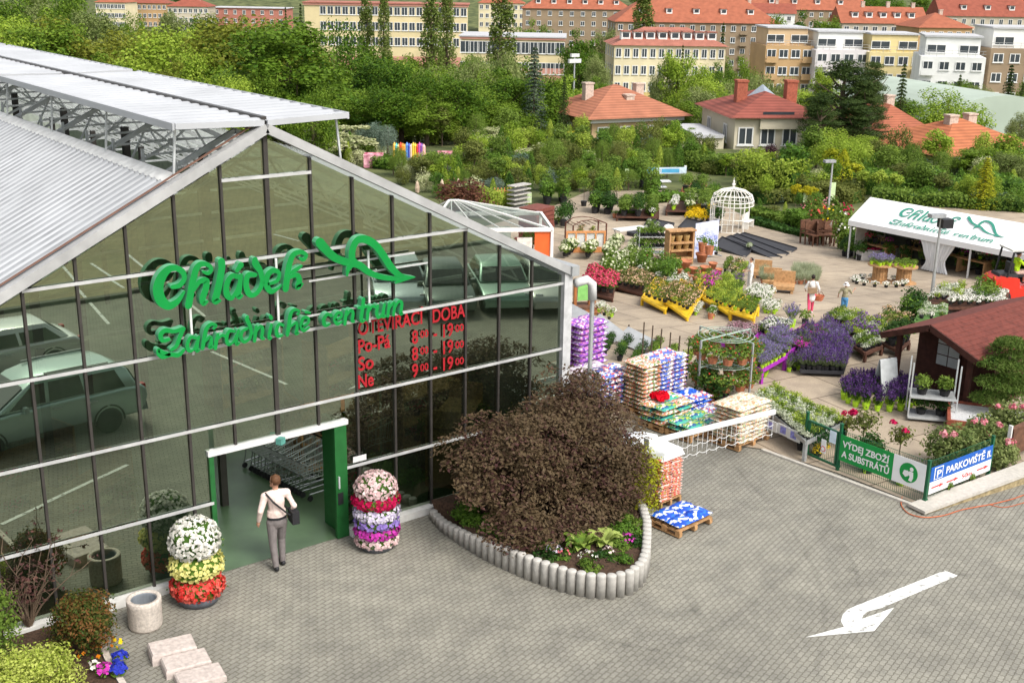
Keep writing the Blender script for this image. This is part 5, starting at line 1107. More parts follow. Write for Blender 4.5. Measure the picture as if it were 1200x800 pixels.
tfield([(722, 334), (738, 320), (765, 328), (756, 341)], .25, DWOOD, 'dark pallet table of buff flowers right of the red flowers', ['orange'], 7, 5, 'buff flowering pot on the pallet right of the red flowers', 'buff flowers right of the red table', 1.0)
field(['white', 'hydg', 'white', 'shrub'], [(745, 322), (758, 310), (795, 322), (786, 336)], 8, 4, .15, 'white flowered pot between the hydrangeas and the yellow benches', 'white flowers beside the benches', .06, .95)
field(['red', 'mag'], [(752, 312), (756, 304), (775, 307), (772, 315)], 4, 2, .3, 'magenta red flower pot below the metal rack', 'magenta flowers under the rack', .05, .8)
field(['white', 'shrubd', 'hyd'], [(640, 262), (646, 254), (670, 257), (664, 266)], 6, 3, .1, 'pale flowering pot before the red brown crates', 'pots before the crates', .06, 1.0)
field(['green', 'white', 'orange', 'green'], [(768, 340), (776, 326), (808, 330), (800, 342)], 7, 4, .15, 'small green or white pot behind the left yellow benches', 'pots behind the left benches', .05, .95)
field(['shrubd', 'green', 'shrub'], [(985, 300), (996, 290), (1020, 294), (1010, 307)], 6, 4, 0, 'dark leafy pot at the open left end of the marquee', 'pots at the marquee end', .06, .8)
field(['green', 'viola', 'lime'], [(842, 330), (848, 322), (874, 328), (868, 338)], 6, 3, .15, 'small pot between the lime seedlings and the woman in white', 'pots by the woman in white', .05, 1.0)
field(['terra', 'green', 'terra'], [(780, 334), (788, 318), (838, 320), (834, 334)], 8, 4, .05, 'planted terracotta pot among the pot stacks by the wooden shelf', 'planted terracotta by the shelf', .06, .62)
field(['shrubd', 'shrub', 'shrubl'], [(800, 236), (804, 230), (850, 232), (848, 240)], 8, 2, 0, 'bushy pot in the row just behind the table left of the gazebo', 'bushy row behind the gazebo table', .08, 1.0)
field(['shrub', 'shrubd'], [(690, 250), (692, 245), (722, 246), (720, 252)], 6, 2, 0, 'dark potted shrub left of the terracotta fronted table', 'potted shrubs left of the terracotta table', .08, 1.1)
# --- yellow benches
for px, n, keys, tl, fl, gr in (([(752, 347), (768, 331), (794, 340), (780, 357)], (5, 5), ['green', 'green', 'orange'], 'low yellow bench at the left front of the bench group', 'green plant on the left front yellow bench', 'plants on the left yellow bench'), ([(779, 352), (798, 334), (824, 345), (806, 365)], (6, 6), ['green', 'orange', 'lime', 'green'], 'low yellow bench second from the left', 'green or russet plant on the second yellow bench', 'plants on the second yellow bench'), ([(812, 336), (824, 324), (848, 331), (838, 345)], (5, 4), ['lime', 'mag', 'green'], 'low yellow bench at the back of the bench group', 'plant on the back yellow bench', 'plants on the back yellow bench'), ([(824, 349), (845, 336), (873, 347), (856, 362)], (7, 7), ['lime', 'greenl', 'lime'], 'low yellow bench covered in lime green seedlings', 'lime green seedling pot on the middle yellow bench', 'seedlings on the middle yellow bench'), ([(856, 364), (868, 352), (889, 359), (884, 370)], (5, 4), ['greenl', 'green'], 'low yellow bench at the right end with lime pots', 'lime potted seedling on the right yellow bench', 'seedlings on the right yellow bench')):
    tfield(px, .35, YELP, tl, keys, *n, fl, gr, 1.0, rim=.05)
field(['lime', 'lime', 'greenl'], [(838, 335), (850, 325), (872, 338), (862, 346)], 7, 5, .4, 'lime green seedling behind the middle yellow bench', 'seedlings behind the middle bench', .04, 1.0)
field(['white', 'white', 'terra'], [(806, 368), (812, 358), (846, 369), (842, 376)], 9, 2, 0, 'small white flowered pot on the ground between the yellow benches', 'white pots between the benches', .04, .7)
field(['white'], [(874, 352), (884, 341), (906, 347), (900, 357)], 6, 5, .05, 'white daisy pot in the clump right of the yellow benches', 'daisies behind the right bench', .05, .95)
field(['white'], [(892, 367), (896, 357), (913, 361), (910, 369)], 5, 3, 0, 'white daisy pot in the small clump at the bench corner', 'daisies at the bench corner', .05, .85)
# --- terracotta pots and wooden shelf, metal rack, banners
rr = random.Random(4)
for i, (u, v_, k) in enumerate(((786, 318, 1.2), (795, 322, .9), (803, 316, 1.5), (812, 322, 1.1), (822, 308, 1.6), (826, 322, 1.3), (835, 316, 1.1), (790, 330, .8), (805, 330, .9), (815, 331, .9), (780, 326, .8), (842, 322, .9))):
    P = GP(u, v_); place('terracotta_pot', MB().lathe([(.14, 0), (.2, .26), (.23, .27), (.23, .33), (.2, .33), (.19, .28), (.01, .26)], 14).mesh('terracotta_pot', TERRA, True), 'terracotta pot in the group beside the wooden shelf', 'pot', P, 0, k*.8, 'terracotta pots by the wooden shelf', auto=True)
for u, v_, k in ((822, 296, 'terra'), (830, 300, 'terra'), (838, 300, 'green'), (800, 296, 'terra')):
    P = GP(u, v_+12); P[2] += .5; place('potted_herb', T[k], 'green planted pot on top of the terracotta stacks', 'potted plant', P, 0, 1.3, 'planted pots on the terracotta stacks', share=True)
A, B = GP(783, 312), GP(812, 311); rz_, w = panelT(A, B); h_ = HT(A, 271)
mb = MB().bx(0, .07, 0, .5, 0, h_).bx(w-.07, w, 0, .5, 0, h_).bx(.071, w-.071, .45, .5, 0, h_)
sv = MB()
for z in (.25, h_*.4, h_*.62, h_-.04): sv.bx(-.06 if z > h_*.9 else .072, w+.06 if z > h_*.9 else w-.072, -.08, .449, z, z+.06)
place('wooden_shelf', [('frame', mb.mesh('frame', WOOD)), ('shelf', sv.mesh('shelf', WOOD))], 'tall wooden display shelf beside the hydrangea banner', 'shelf', A, rz_)
for i in range(6): P = A+np.array([cos(rz_)*(w*.2+w*.3*(i % 3)), sin(rz_)*(w*.2+w*.3*(i % 3)), h_*.4+.06 if i < 3 else h_*.62+.06]); place('basket', MB().lathe([(.1, 0), (.16, .2), (.17, .3), (.01, .1)], 10).mesh('basket', mat('wicker', (.4, .26, .1), .8, .3, 30)), 'small wicker basket on the wooden display shelf', 'basket', P+np.array([0, .2, 0]), 0, 1, 'baskets on the wooden shelf', share=True)
A, B = GP(748, 306), GP(779, 306); rz_, w = panelT(A, B); h_ = HT(A, 268); mb = MB()
for x in (0, w):
    for y in (0, .5): mb.bar((x, y, 0), (x, y, h_), .03)
sv = MB()
for z in (.3, h_*.38, h_*.72): sv.bx(0, w, 0, .5, z, z+.03)
place('plant_rack', [('uprights', mb.mesh('uprights', STEEL)), ('shelf', sv.mesh('shelf', STEEL))], 'galvanised two shelf plant rack left of the wooden shelf', 'plant rack', A, rz_)
for z in (h_*.38, h_*.72):
    for i in range(12): f = (i % 6+.5)/6; place('potted_herb', T['green'], 'bright green pot plant on the galvanised rack', 'potted plant', (A[0]+cos(rz_)*w*f-sin(rz_)*(.12+.25*(i//6)), A[1]+sin(rz_)*w*f+cos(rz_)*(.12+.25*(i//6)), A[2]+z+.03), i, 1.35, 'plants on the galvanised rack', share=True)
HYB = mat('banner_hydrangea', (.32, .36, .68), .6, .5, 3.2, col2=(.75, .76, .86))
A, B = GP(813, 305), GP(840, 302); rz_, w = panelT(A, B); h_ = HT(A, 262)
rg = np.random.default_rng(3); d = rg.uniform(0, 1, (160, 2)); pt = [];
for _ in range(150):
    a_, q = rg.uniform(0, 6.28), rg.uniform(0, 1)**.5; pt.append((w*.5+q*cos(a_)*w*.46, -.006-rg.uniform(0, .004), h_*.42+q*sin(a_)*h_*.32))
place('hydrangea_banner', [('fabric', MB().bx(0, w, 0, .03, .05, h_).mesh('fabric', mat('banner_pale', (.55, .58, .72), .6, .25, 2.5))), ('printed_flower', MB().quads(leaves(pt, np.tile([0, -1., 0], (150, 1)), .16, .9, .02, rg)).mesh('printed_flower', flmat('print_blue', (.2, .26, .66), (.62, .66, .85)))), ('feet', MB().bar((0, -.3, .03), (0, .3, .03), .05).bar((w, -.3, .03), (w, .3, .03), .05).mesh('feet', GREYM))], 'pale banner printed with blue hydrangea flowers', 'banner', A, rz_)
A, B = GP(768, 293), GP(796, 292); rz_, w = panelT(A, B); h_ = HT(A, 264)
place('round_topped_board', [('board', fixn(MB().prism([(0, .4), (w, .4), (w, h_*.8), (w*.72, h_*.8)]+[(w*.5+w*.24*cos(a_), h_*.8+w*.2*sin(a_)) for a_ in (0.3, .9, 1.57, 2.2, 2.8)]+[(w*.28, h_*.8), (0, h_*.8)], 0, .04, lambda x, y, z: (x, z, y)).mesh('board', mat('board_peach', (.75, .55, .42), .6, .25, 2.2, col2=(.8, .75, .72))))), ('post', MB().bx(w*.2, w*.26, .05, .1, 0, .8).bx(w*.74, w*.8, .05, .1, 0, .8).mesh('post', WOOD))], 'pale round topped board behind the metal rack', 'sign board', A, rz_)
A, B = GP(663, 297), GP(709, 297); rz_, w = panelT(A, B); h_ = HT(A, 271)
pr = [('frame', MB().bx(0, w, 0, .06, 0, .25).bx(0, w, 0, .06, h_-.1, h_).bx(0, .08, 0, .06, .251, h_-.101).bx(w-.08, w, 0, .06, .251, h_-.101).bx(w*.25-.03, w*.25+.03, 0, .06, .251, h_-.101).bx(w*.5-.03, w*.5+.03, 0, .06, .251, h_-.101).bx(w*.75-.03, w*.75+.03, 0, .06, .251, h_-.101).mesh('frame', mat('orange_wood', (.6, .26, .1), .7, .15)))]
for i in range(4): pr.append(('white_panel', MB().bx(w*i/4+.05, w*(i+1)/4-.05, .065, .09, .26, h_-.11).mesh('white_panel', WHITE)))
place('lattice_screen', pr, 'orange framed screen with four white panels before the rusty pergola', 'screen', A, rz_)
P = GP(686, 283); pr = MB().m(1)
pr2 = MB(); 
for x in (-1.1, 1.1):
    for y in (-.5, .5): pr2.bar((x, y, 0), (x, y, 1.5), .07)
for y in (-.5, .5): pr2.tube([(-1.1, y, 1.5), (-.6, y, 1.85), (0, y, 1.9), (.6, y, 1.75), (1.1, y, 1.5)], .035, 5); pr2.bar((-1.1, y, .5), (1.1, y, .5), .05)
for i in range(7): pr2.bar((-1.1+.37*i, -.5, 1.5), (-1.1+.37*i, .5, 1.5), .04)
place('rusty_pergola', [('frame', pr2.mesh('frame', mat('rust_dark', (.11, .045, .03), .8))), ('table', MB().bx(-1, 1, -.45, .45, .5, .56).mesh('table', WOOD))], 'rusty arched pergola frame behind the orange framed screen', 'pergola', P, -.25, (.85, .9, .62))
field(['orange', 'green', 'lime'], [(672, 276), (676, 268), (702, 268), (700, 276)], 5, 2, .5, 'small pot on the table under the rusty pergola', 'pots under the pergola', .04, .8)
A = GP(628, 288); w = 1.5; h_ = HT(A, 246); rz_ = ANG(GP(628, 288), GP(659, 283)); pr = []
for k in range(8): pr.append(('crate', MB().bx(0, w, 0, 1.1, h_*k/8+.004, h_*(k+1)/8-.02).bx(.05, w-.05, -.01, 1.11, h_*k/8+.02, h_*(k+1)/8-.05).mesh('crate', mat('red_brown_crate', (.17, .05, .035), .7, .25, 6))))
for k, p_ in enumerate(pr): place('wooden_crate', p_[1], 'flat red brown crate in the tall pile behind the glass pavilion', 'crate', (A[0]+.02*(k % 2), A[1], A[2]), rz_+.01*(k % 3), 1, 'pile of red brown crates', share=True)
# --- glass pavilion with hip roof beyond the hall
A, B = GP(560, 322), GP(644, 312)
P = GP(646, 314); hE = HT(P, 269); rz_ = YAW*-1+.12
pr = []; L_, D_ = 5.4, 3.6
PVW = mat('pavilion_white', (.74, .72, .7), .5, .05)
fr = MB()
cor = [(-L_, 0), (0, 0), (0, D_), (-L_, D_)]
for i in range(4): a_, b_ = cor[i], cor[(i+1) % 4]; fr.bar((*a_, 0), (*a_, hE), .12); fr.bar((*a_, hE), (*b_, hE), .12, .16)
ap = [(-L_*.8, D_/2, hE+.95), (-L_*.72, D_/2, hE+.95)]; fr.bar(ap[0], ap[1], .1)
for c_, a_ in ((0, 0), (3, 0), (1, 1), (2, 1)): fr.bar((*cor[c_], hE), ap[a_], .09)
for k in range(1, 5): fr.bar((-L_*k/5, 0, hE), (-L_*(.72+.08*k/5), D_/2, hE+.95), .05); fr.bar((-L_*k/5, D_, hE), (-L_*(.72+.08*k/5), D_/2, hE+.95), .05)
pr.append(('frame', fr.mesh('frame', PVW)))
rf = MB().poly([(-L_, 0, hE+.03), (0, 0, hE+.03), (*ap[1][:2], ap[1][2]+.03), (*ap[0][:2], ap[0][2]+.03)]).poly([(0, D_, hE+.03), (-L_, D_, hE+.03), (*ap[0][:2], ap[0][2]+.03), (*ap[1][:2], ap[1][2]+.03)]).poly([(0, 0, hE+.03), (0, D_, hE+.03), (*ap[1][:2], ap[1][2]+.03)]).poly([(-L_, D_, hE+.03), (-L_, 0, hE+.03), (*ap[0][:2], ap[0][2]+.03)])
pr.append(('glass_roof', rf.mesh('glass_roof', CGLASS)))
pr.append(('orange_wall', MB().bx(-.75, -.08, .02, .06, 0, hE-.1).mesh('orange_wall', mat('orange_wall', (.72, .13, .03), .6, .12, 2))))
pr.append(('picture_wall', MB().bx(-L_+.1, -1.6, 1.6, 1.66, .4, hE-.2).mesh('picture_wall', mat('picture_wall', (.2, .36, .45), .6, .6, 1.4, col2=(.6, .6, .5)))))
place('glass_pavilion', pr, 'small glass roofed pavilion with white frame and orange wall', 'pavilion', P, rz_)
def inpav(x, y, z=0): return (P[0]+x*cos(rz_)-y*sin(rz_), P[1]+x*sin(rz_)+y*cos(rz_), P[2]+z)
PVP, PVR = P.copy(), rz_
for i in range(10): place('potted_shrub', T[['shrub', 'red', 'hyd', 'mag', 'white'][i % 5]], 'flowering pot on display inside the glass pavilion', 'potted plant', inpav(-.9-.45*i, .7+.5*(i % 2), .5), i, 1.0, 'pots inside the pavilion', share=True)
place('display_table', [('top', MB().bx(-4.6, -.9, .5, 1.5, .44, .5).mesh('top', WHITE)), ('legs', MB().bx(-4.5, -4.4, .6, .7, 0, .44).bx(-1.1, -1, .6, .7, 0, .44).mesh('legs', WHITE))], 'white display table inside the glass pavilion', 'display table', P, rz_)
place('flower_poster', MB().bx(-1.5, -.85, .1, .14, 0, 1.3).m(1).quads(leaves([(-1.17+.25*cos(i), .085, .5+.3*sin(i*1.7)) for i in range(40)], np.tile([0, -1., 0], (40, 1)), .2, .9, .02)).mesh('flower_poster', [mat('poster_white', (.7, .66, .6), .6), flmat('print_pink', (.75, .25, .35))]), 'white poster with pink flowers at the pavilion corner', 'poster', P, rz_)
# --- wooden lounge furniture, grass troughs
def lounge(u, v_, k, label, rz_=.4):
    P = GP(u, v_); pr = [('seat', MB().bx(-.45, .45, -.4, .4, .18, .34).mesh('seat', WOOD)), ('backrest', MB().bx(-.45, .45, .34, .44, .34, .85).mesh('backrest', WOOD)), ('base', MB().bx(-.4, -.3, -.38, .38, 0, .18).bx(.3, .4, -.38, .38, 0, .18).mesh('base', WOOD))]
    place('pallet_chair', pr, label, 'wooden chair', P, rz_, k, 'pallet wood chairs')
lounge(918, 343, .9, 'pallet wood chair at the right end of the daisies', -.9); lounge(904, 336, .8, 'pallet wood chair just left of the rightmost one', -.9); lounge(893, 326, .8, 'pallet wood chair behind the woman in white', -.9)
field(['grass'], [(888, 333), (893, 322), (912, 324), (908, 334)], 4, 3, .1, 'pale grass in a terracotta trough behind the wooden chairs', 'grasses behind the chairs', .05, 1.0)
field(['grass'], [(926, 333), (930, 318), (962, 322), (958, 336)], 7, 4, 0, 'pale grass in terracotta in the block right of the chairs', 'pale grasses in terracotta', .05, 1.05)
field(['green', 'lime', 'orange'], [(845, 318), (852, 306), (880, 314), (872, 326)], 6, 3, .1, 'green pot behind the woman in white', 'pots behind the woman in white', .05, 1.2)
# --- dark raised decks
for px, tl in (([(850, 283), (856, 281.2), (917, 297.2), (911.5, 300)], 'front strip of the large dark decking right of the banner'), ([(857, 280.8), (863.5, 278.8), (925, 293), (918.5, 296.6)], 'middle strip of the large dark decking right of the banner'), ([(864.5, 278.4), (872, 276), (934, 288), (926, 292.4)], 'rear strip of the large dark decking right of the banner'), ([(836, 288), (846, 282), (882, 290), (874, 297)], 'smaller dark decking platform beside the banner'), ([(752, 268), (760, 257), (790, 262), (782, 273)], 'dark low tray stand behind the round topped board'), ([(735, 272), (744, 266), (762, 270), (756, 276)], 'small dark tray left of the dark tray stand'), ([(795, 266), (805, 257), (845, 266), (836, 276)], 'dark decking strip behind the hydrangea banner')):
    table(px, .18, GRYT, tl, 'decking_platform', 'platform', legs=False, th=.2)
field(['silv', 'green'], [(850, 284), (852, 283), (908, 299), (906, 300)], 22, 1, .18, 'small white flowered plug along the big dark platform edge', 'plugs along the dark platform', .02, .9)
field(['silv', 'green'], [(754, 268), (760, 261), (774, 264), (770, 271)], 5, 3, .18, 'small pot on the dark low tray stand', 'pots on the dark tray stand', .04, .9)
P = GP(738, 285); place('folding_table', [('top', MB().bx(-.9, .9, -.35, .35, .7, .75).mesh('top', WHITE)), ('legs', MB().bar((-.8, -.3, 0), (-.8, .3, .7), .04).bar((.8, .3, 0), (.8, -.3, .7), .04).mesh('legs', STEEL))], 'white folding table behind the cream hydrangeas', 'table', P, -.1)
# --- gazebo cage
P = GP(856, 270); hg_ = HT(P, 221); rg_ = 24.5*MPP(P); WI = mat('white_iron', (.78, .76, .7), .5, .06); cg = MB(); top = MB()
for i in range(12):
    a_ = 2*pi*i/12
    if i not in (9, 10): cg.bar((rg_*cos(a_), rg_*sin(a_), 0), (rg_*cos(a_), rg_*sin(a_), hg_*.72), .045)
for i in range(24):
    a_ = 2*pi*i/24; top.tube([(rg_*cos(a_), rg_*sin(a_), hg_*.62), (rg_*cos(a_), rg_*sin(a_), hg_*.72), (rg_*.9*cos(a_), rg_*.9*sin(a_), hg_*.86), (rg_*.6*cos(a_), rg_*.6*sin(a_), hg_*.96), (rg_*.2*cos(a_), rg_*.2*sin(a_), hg_*1.01), (0, 0, hg_*1.04)], .02, 4)
for z, k in ((.62, 1), (.72, 1), (.86, .9)): top.tube(ring_(rg_*k, hg_*z), .025, 5)
for z in (.02, .32): cg.tube([p for p in ring_(rg_, hg_*z)][:17], .02, 5)
for i in range(16): a_ = 2*pi*i/24; cg.bar((rg_*cos(a_), rg_*sin(a_), .02), (rg_*cos(a_), rg_*sin(a_), hg_*.32), .018)
place('gazebo', [('cage', cg.mesh('cage', WI)), ('dome', top.mesh('dome', WI), [('finial', MB().ball((0, 0, hg_*1.1), .1, 8, 6).ball((0, 0, hg_*1.17), .06, 8, 6).tube([(0, 0, hg_*1.04), (0, 0, hg_*1.26)], [.04, .01], 5).mesh('finial', WI))])], 'white wrought iron birdcage gazebo', 'gazebo', P, .3)
field(['yell'], [(803, 261), (808, 248), (838, 246), (832, 262)], 7, 4, .05, 'yellow flowering pot in the clump left of the gazebo', 'yellow flowers left of the gazebo', .06, 1.2)
field(['viola', 'shrubd'], [(828, 263), (832, 256), (846, 258), (842, 266)], 3, 2, .05, 'violet pot at the foot of the gazebo', 'violet pots at the gazebo', .06, 1.0)
P = GP(876, 268); place('garden_bench', [('seat', MB().bx(-.55, .55, -.2, .2, .42, .46).mesh('seat', WI)), ('backrest', MB().bx(-.55, .55, .18, .21, .5, .9).mesh('backrest', WI)), ('legs', MB().bx(-.52, -.46, -.2, .2, 0, .42).bx(.46, .52, -.2, .2, 0, .42).mesh('legs', WI))], 'white iron bench in front of the gazebo', 'bench', P, .4, .9)
# low hedge strips, garden furniture heap, roses by the tent
def hedge(px0, px1, h_, w, m, label, n=1400, name='hedge'):
    A, B = GP(*px0), GP(*px1); l_ = np.hypot(*(B-A)[:2]); rz_ = ANG(A, B); rg = np.random.default_rng(int(px0[0])); n *= 2; p = np.stack([rg.uniform(0, l_, n), rg.uniform(-w/2, w/2, n), rg.uniform(.03, h_, n)], 1); p[:, 2] += .12*h_*np.sin(p[:, 0]*1.7)+.08*h_*np.sin(p[:, 0]*4.1); 
    nn = np.stack([rg.normal(0, .2, n), np.sign(p[:, 1])*.5, (p[:, 2]/h_)], 1); core = MB().m(1).bx(.05, l_-.05, -w*.3, w*.3, 0, h_*.7); core.m(0).quads(leaves(p, nn, .2, .6, .6, rg)); place(name, core.mesh(name, [m, LD]), label, 'hedge', (A[0], A[1], A[2]), rz_)
hedge((882, 262), (944, 278), .35, .7, LD, 'low dark clipped hedge strip right of the gazebo')
hedge((880, 252), (935, 262), .4, 1.2, LM, 'light green planting strip behind the low dark hedge')
hedge((930, 262), (965, 272), .8, 1.6, LG, 'leafy strip left of the rose bushes', 1800)
hedge((958, 232), (1005, 238), 1.0, 2.0, LO, 'olive green hedge strip behind the rose bushes', 2600)
hedge((1008, 226), (1200, 232), 1.5, 2.6, LG, 'dark green planting belt beyond the marquee', 3600); hedge((1022, 236), (1200, 248), .9, 2.0, LM, 'low mid green planting belt right behind the marquee', 3000); hedge((885, 238), (1000, 228), .8, 2.4, LO, 'olive planting belt behind the gazebo and the lamp', 2600); hedge((560, 196), (830, 192), 1.0, 2.5, LG, 'dark green planting belt before the villas', 4000)
rr = random.Random(9)
for i in range(6):
    P = GP(948+5.5*i, 286+2.0*(i % 2)); cb = MB()
    for x in (-.25, .25): cb.bar((x, -.25, 0), (x, -.25, .45), .05); cb.bar((x, .25, 0), (x, .3, .95), .05); cb.bar((x, -.27, .62), (x, .28, .62), .04)
    place('garden_chair', [('frame', cb.mesh('frame', BWOOD)), ('seat', MB().bx(-.27, .27, -.27, .25, .42, .46).mesh('seat', BWOOD)), ('backrest', MB().bx(-.24, .24, .27, .31, .5, .95).mesh('backrest', BWOOD))], 'dark wooden garden chair in the heap left of the marquee', 'chair', P, rr.uniform(-1, 1), 1.25, 'garden chairs left of the marquee', auto=True)
for u, v_, vt, fm, lab in ((955, 282, 232, FRD, 'tall rose bush above the heap of garden chairs'), (968, 284, 238, FYE, 'yellow dotted rose bush above the garden chairs'), (982, 292, 245, FW_, 'white dotted rose bush nearest the marquee'), (972, 262, 228, PKB, 'pink rose bush behind the lamp post'), (988, 262, 238, FCR, 'crimson rose bush at the marquee corner'), (945, 262, 236, PKB, 'rose bush left of the slim lamp post'), (996, 285, 256, FW_, 'low bush under the marquee corner')):
    P = GP(u, v_); h_ = HT(P, vt); r = 12*MPP(P); o = shrub('rose_bush', P, r, h_, LM, 1200, .16, lab, 'rose bush', 9); rg = np.random.default_rng(u+v_); ob('blossoms', MB().quads(petals(22, (0, 0, h_*.55), (r*.9, r*.9, h_*.42), .13, -.2, rg)).mesh('blossoms', fm), o)
# lamp posts
def lamp(u, v_, vt, label, lean=0):
    P = GP(u, v_); h_ = HT(P, vt); place('lamp_post', [('pole', MB().tube([(0, 0, 0), (0, 0, h_)], [.07, .045], 8).mesh('pole', GREYM)), ('lamp_head', MB().bx(-.5, .12, -.14, .14, h_-.02, h_+.12).mesh('lamp_head', mat('lamp_grey', (.3, .31, .32), .5))), ('floodlight', MB().bx(-.02, .42, -.2, .2, h_-.42, h_-.08).mesh('floodlight', BLACKP)) if lean else ('arm', MB().bar((0, 0, h_-.05), (-.4, 0, h_+.02), .05).mesh('arm', GREYM))], label, 'lamp post', P, -.4)
lamp(1091, 352, 254, 'grey lamp post with dark floodlight in front of the marquee', 1); lamp(968, 272, 190, 'slim grey lamp post between the gazebo and the marquee')
# --- marquee
TW = mat('marquee_white', (.80, .80, .80), .55, .04, .6); 
# the tent stands on the falling ground: its long sides run away from the camera and drop with the slope
gA, gB = GP(990, 303), GP(1200, 338); EH = HT(gA, 258); eA = gA+np.array([0, 0, EH]); eB = gB+np.array([0, 0, HT(gB, 299)]); d_ = (eB-eA)[:2]; ln_ = np.linalg.norm(d_); d_ = d_/ln_; sl_t = -(eB[2]-eA[2])/ln_; nrm = np.array([-d_[1], d_[0]])
if nrm@HR < 0: nrm = -nrm
_r = ray(1020, 231); s_ = ((eA-CPOS)[:2]@d_)/(_r[:2]@d_); rA = CPOS+_r*s_; HWd = float((rA-eA)[:2]@nrm); RH = float(rA[2]-eA[2]); LT = ln_+5
TP = np.array([eA[0], eA[1], eA[2]-EH]); rzT = math.atan2(d_[1], d_[0]); zg = TP[2]; print('tent', HWd, RH, eA, sl_t)
sgn = 1 if (-sin(rzT)*nrm[0]+cos(rzT)*nrm[1]) > 0 else -1
sh = lambda me: (me.transform(Matrix(((1, 0, 0, 0), (0, 1, 0, 0), (-sl_t, 0, 1, 0), (0, 0, 0, 1)))), me)[1]
pr = []
Yn = lambda y: y*sgn
mb = MB()
n_ = 24
V = []
for i in range(n_+1):
    x = LT*i/n_; sag = -.04*abs(sin(i*pi/4))
    for k, (y, z) in enumerate(((0, EH), (HWd*.5, EH+RH*.5-.06), (HWd, EH+RH), (HWd*1.5, EH+RH*.5-.06), (2*HWd, EH))): V.append((x, Yn(y), z+(sag if k in (1, 3) else 0)))
F_ = []
for i in range(n_):
    for k in range(4): a_ = 5*i+k; F_.append((a_, a_+5, a_+6, a_+1))
pr.append(('canopy', fixn(mb.add(V, F_).mesh('canopy', TW, True))))
va = MB(); 
for y in (0, 2*HWd):
    for i in range(n_): x0, x1 = LT*i/n_, LT*(i+1)/n_; va.add([(x0, Yn(y-.01), EH), (x1, Yn(y-.01), EH), (x1, Yn(y-.02), EH-.24), (x0, Yn(y-.02), EH-.24)], [(0, 1, 2, 3)])
va.add([(-.01, Yn(0), EH), (-.01, Yn(HWd), EH+RH), (-.01, Yn(2*HWd), EH), (-.01, Yn(2*HWd), EH-.24), (-.01, Yn(0), EH-.24)], [(0, 1, 2, 3, 4)])
pr.append(('valance', va.mesh('valance', TW)))
lg_ = MB()
for i in range(4):
    for y in (.05, 2*HWd-.05): lg_.bx(.1+i*6.5, .16+i*6.5, Yn(y)-.03, Yn(y)+.03, -1.6, EH)
pr.append(('legs', lg_.mesh('legs', WHITE)))
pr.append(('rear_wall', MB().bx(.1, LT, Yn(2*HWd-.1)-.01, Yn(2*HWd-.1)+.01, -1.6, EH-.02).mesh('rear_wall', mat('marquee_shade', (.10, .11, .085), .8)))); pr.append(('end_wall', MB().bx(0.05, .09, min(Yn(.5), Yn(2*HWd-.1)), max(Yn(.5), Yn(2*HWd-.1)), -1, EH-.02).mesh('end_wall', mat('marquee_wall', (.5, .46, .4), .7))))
# gathered curtain
q = None
for x in np.arange(2, 18, .1):
    X_, Y_ = TP[0]+d_[0]*x, TP[1]+d_[1]*x; u_ = proj((X_, Y_, zg+EH-.4-sl_t*x))[0]
    if q is None or abs(u_-1096) < q[0]: q = (abs(u_-1096), x)
xc = q[1]; cur = MB(); nu, nv = 36, 10; V = []
for j in range(nv+1):
    t = j/nv; z = (EH-.2)*(1-t)+(gz(TP[0]+d_[0]*xc, TP[1]+d_[1]*xc)+.06-(zg-sl_t*xc))*t; wd = 1.15*(1-t)**1.3+.42+.18*max(0, t-.55)*3
    wd = np.interp(t, [0, .3, .6, .75, 1], [1.25, .95, .68, .66, .95])
    for i in range(nu+1): f = i/nu-.5; V.append((xc+f*wd*1.5, Yn(.1)+.09*sin(i*1.75+.4*sin(j)), z))
F_ = [(j*(nu+1)+i, j*(nu+1)+i+1, (j+1)*(nu+1)+i+1, (j+1)*(nu+1)+i) for j in range(nv) for i in range(nu)]
pr.append(('gathered_curtain', cur.add(V, F_).mesh('gathered_curtain', TW, True)))
# printed green lettering on the near slope (same brush strokes)
TGm = mat('tent_print_green', (.05, .28, .2), .6, .06)
allp = np.array([p for _, sts in SIGNSTROKES for s_ in sts for p in s_]); sx0, sx1, sz0, sz1 = allp[:, 0].min(), allp[:, 0].max(), allp[:, 1].min(), allp[:, 1].max()
def xat(u_, yy):
    z = zg+EH+RH*yy/HWd; q = None
    for x in np.arange(-1, 20, .05):
        uu = proj((TP[0]+d_[0]*x+nrm[0]*yy, TP[1]+d_[1]*x+nrm[1]*yy, z-sl_t*x))[0]
        if q is None or abs(uu-u_) < q[0]: q = (abs(uu-u_), x)
    return q[1]
tx0, tx1 = xat(1048, HWd*.4), xat(1176, HWd*.4); y0_, y1_ = HWd*.14, HWd*.86; print('tentx', tx0, tx1)
def TT2(x, y, z):
    X = tx0+(tx1-tx0)*(x-sx0)/(sx1-sx0); Yv = y0_+(y1_-y0_)*(z-sz0)/(sz1-sz0); return (X, Yn(Yv), EH+RH*Yv/HWd-.1*min(1, 2*min(Yv, HWd-Yv)/HWd)+.055+y)
for nm, sts in SIGNSTROKES:
    mb = MB(); kk = 0
    for s_ in sts: stroke(mb, [(x, z, w_*.8) for x, z, w_ in s_], TT2, 0, .006+.002*kk, 3); kk += 1
    pr.append(('printed_lettering' if nm == 'letter' else 'printed_emblem', fixn(mb.mesh('printed_lettering', TGm))))
for _p in pr: sh(_p[1])
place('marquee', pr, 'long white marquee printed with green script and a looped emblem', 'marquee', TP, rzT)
def TX(x, y, z=0): X_, Y_ = TP[0]+d_[0]*x+nrm[0]*y, TP[1]+d_[1]*x+nrm[1]*y; return np.array([X_, Y_, max(gz(X_, Y_)+.034, -99)+z])
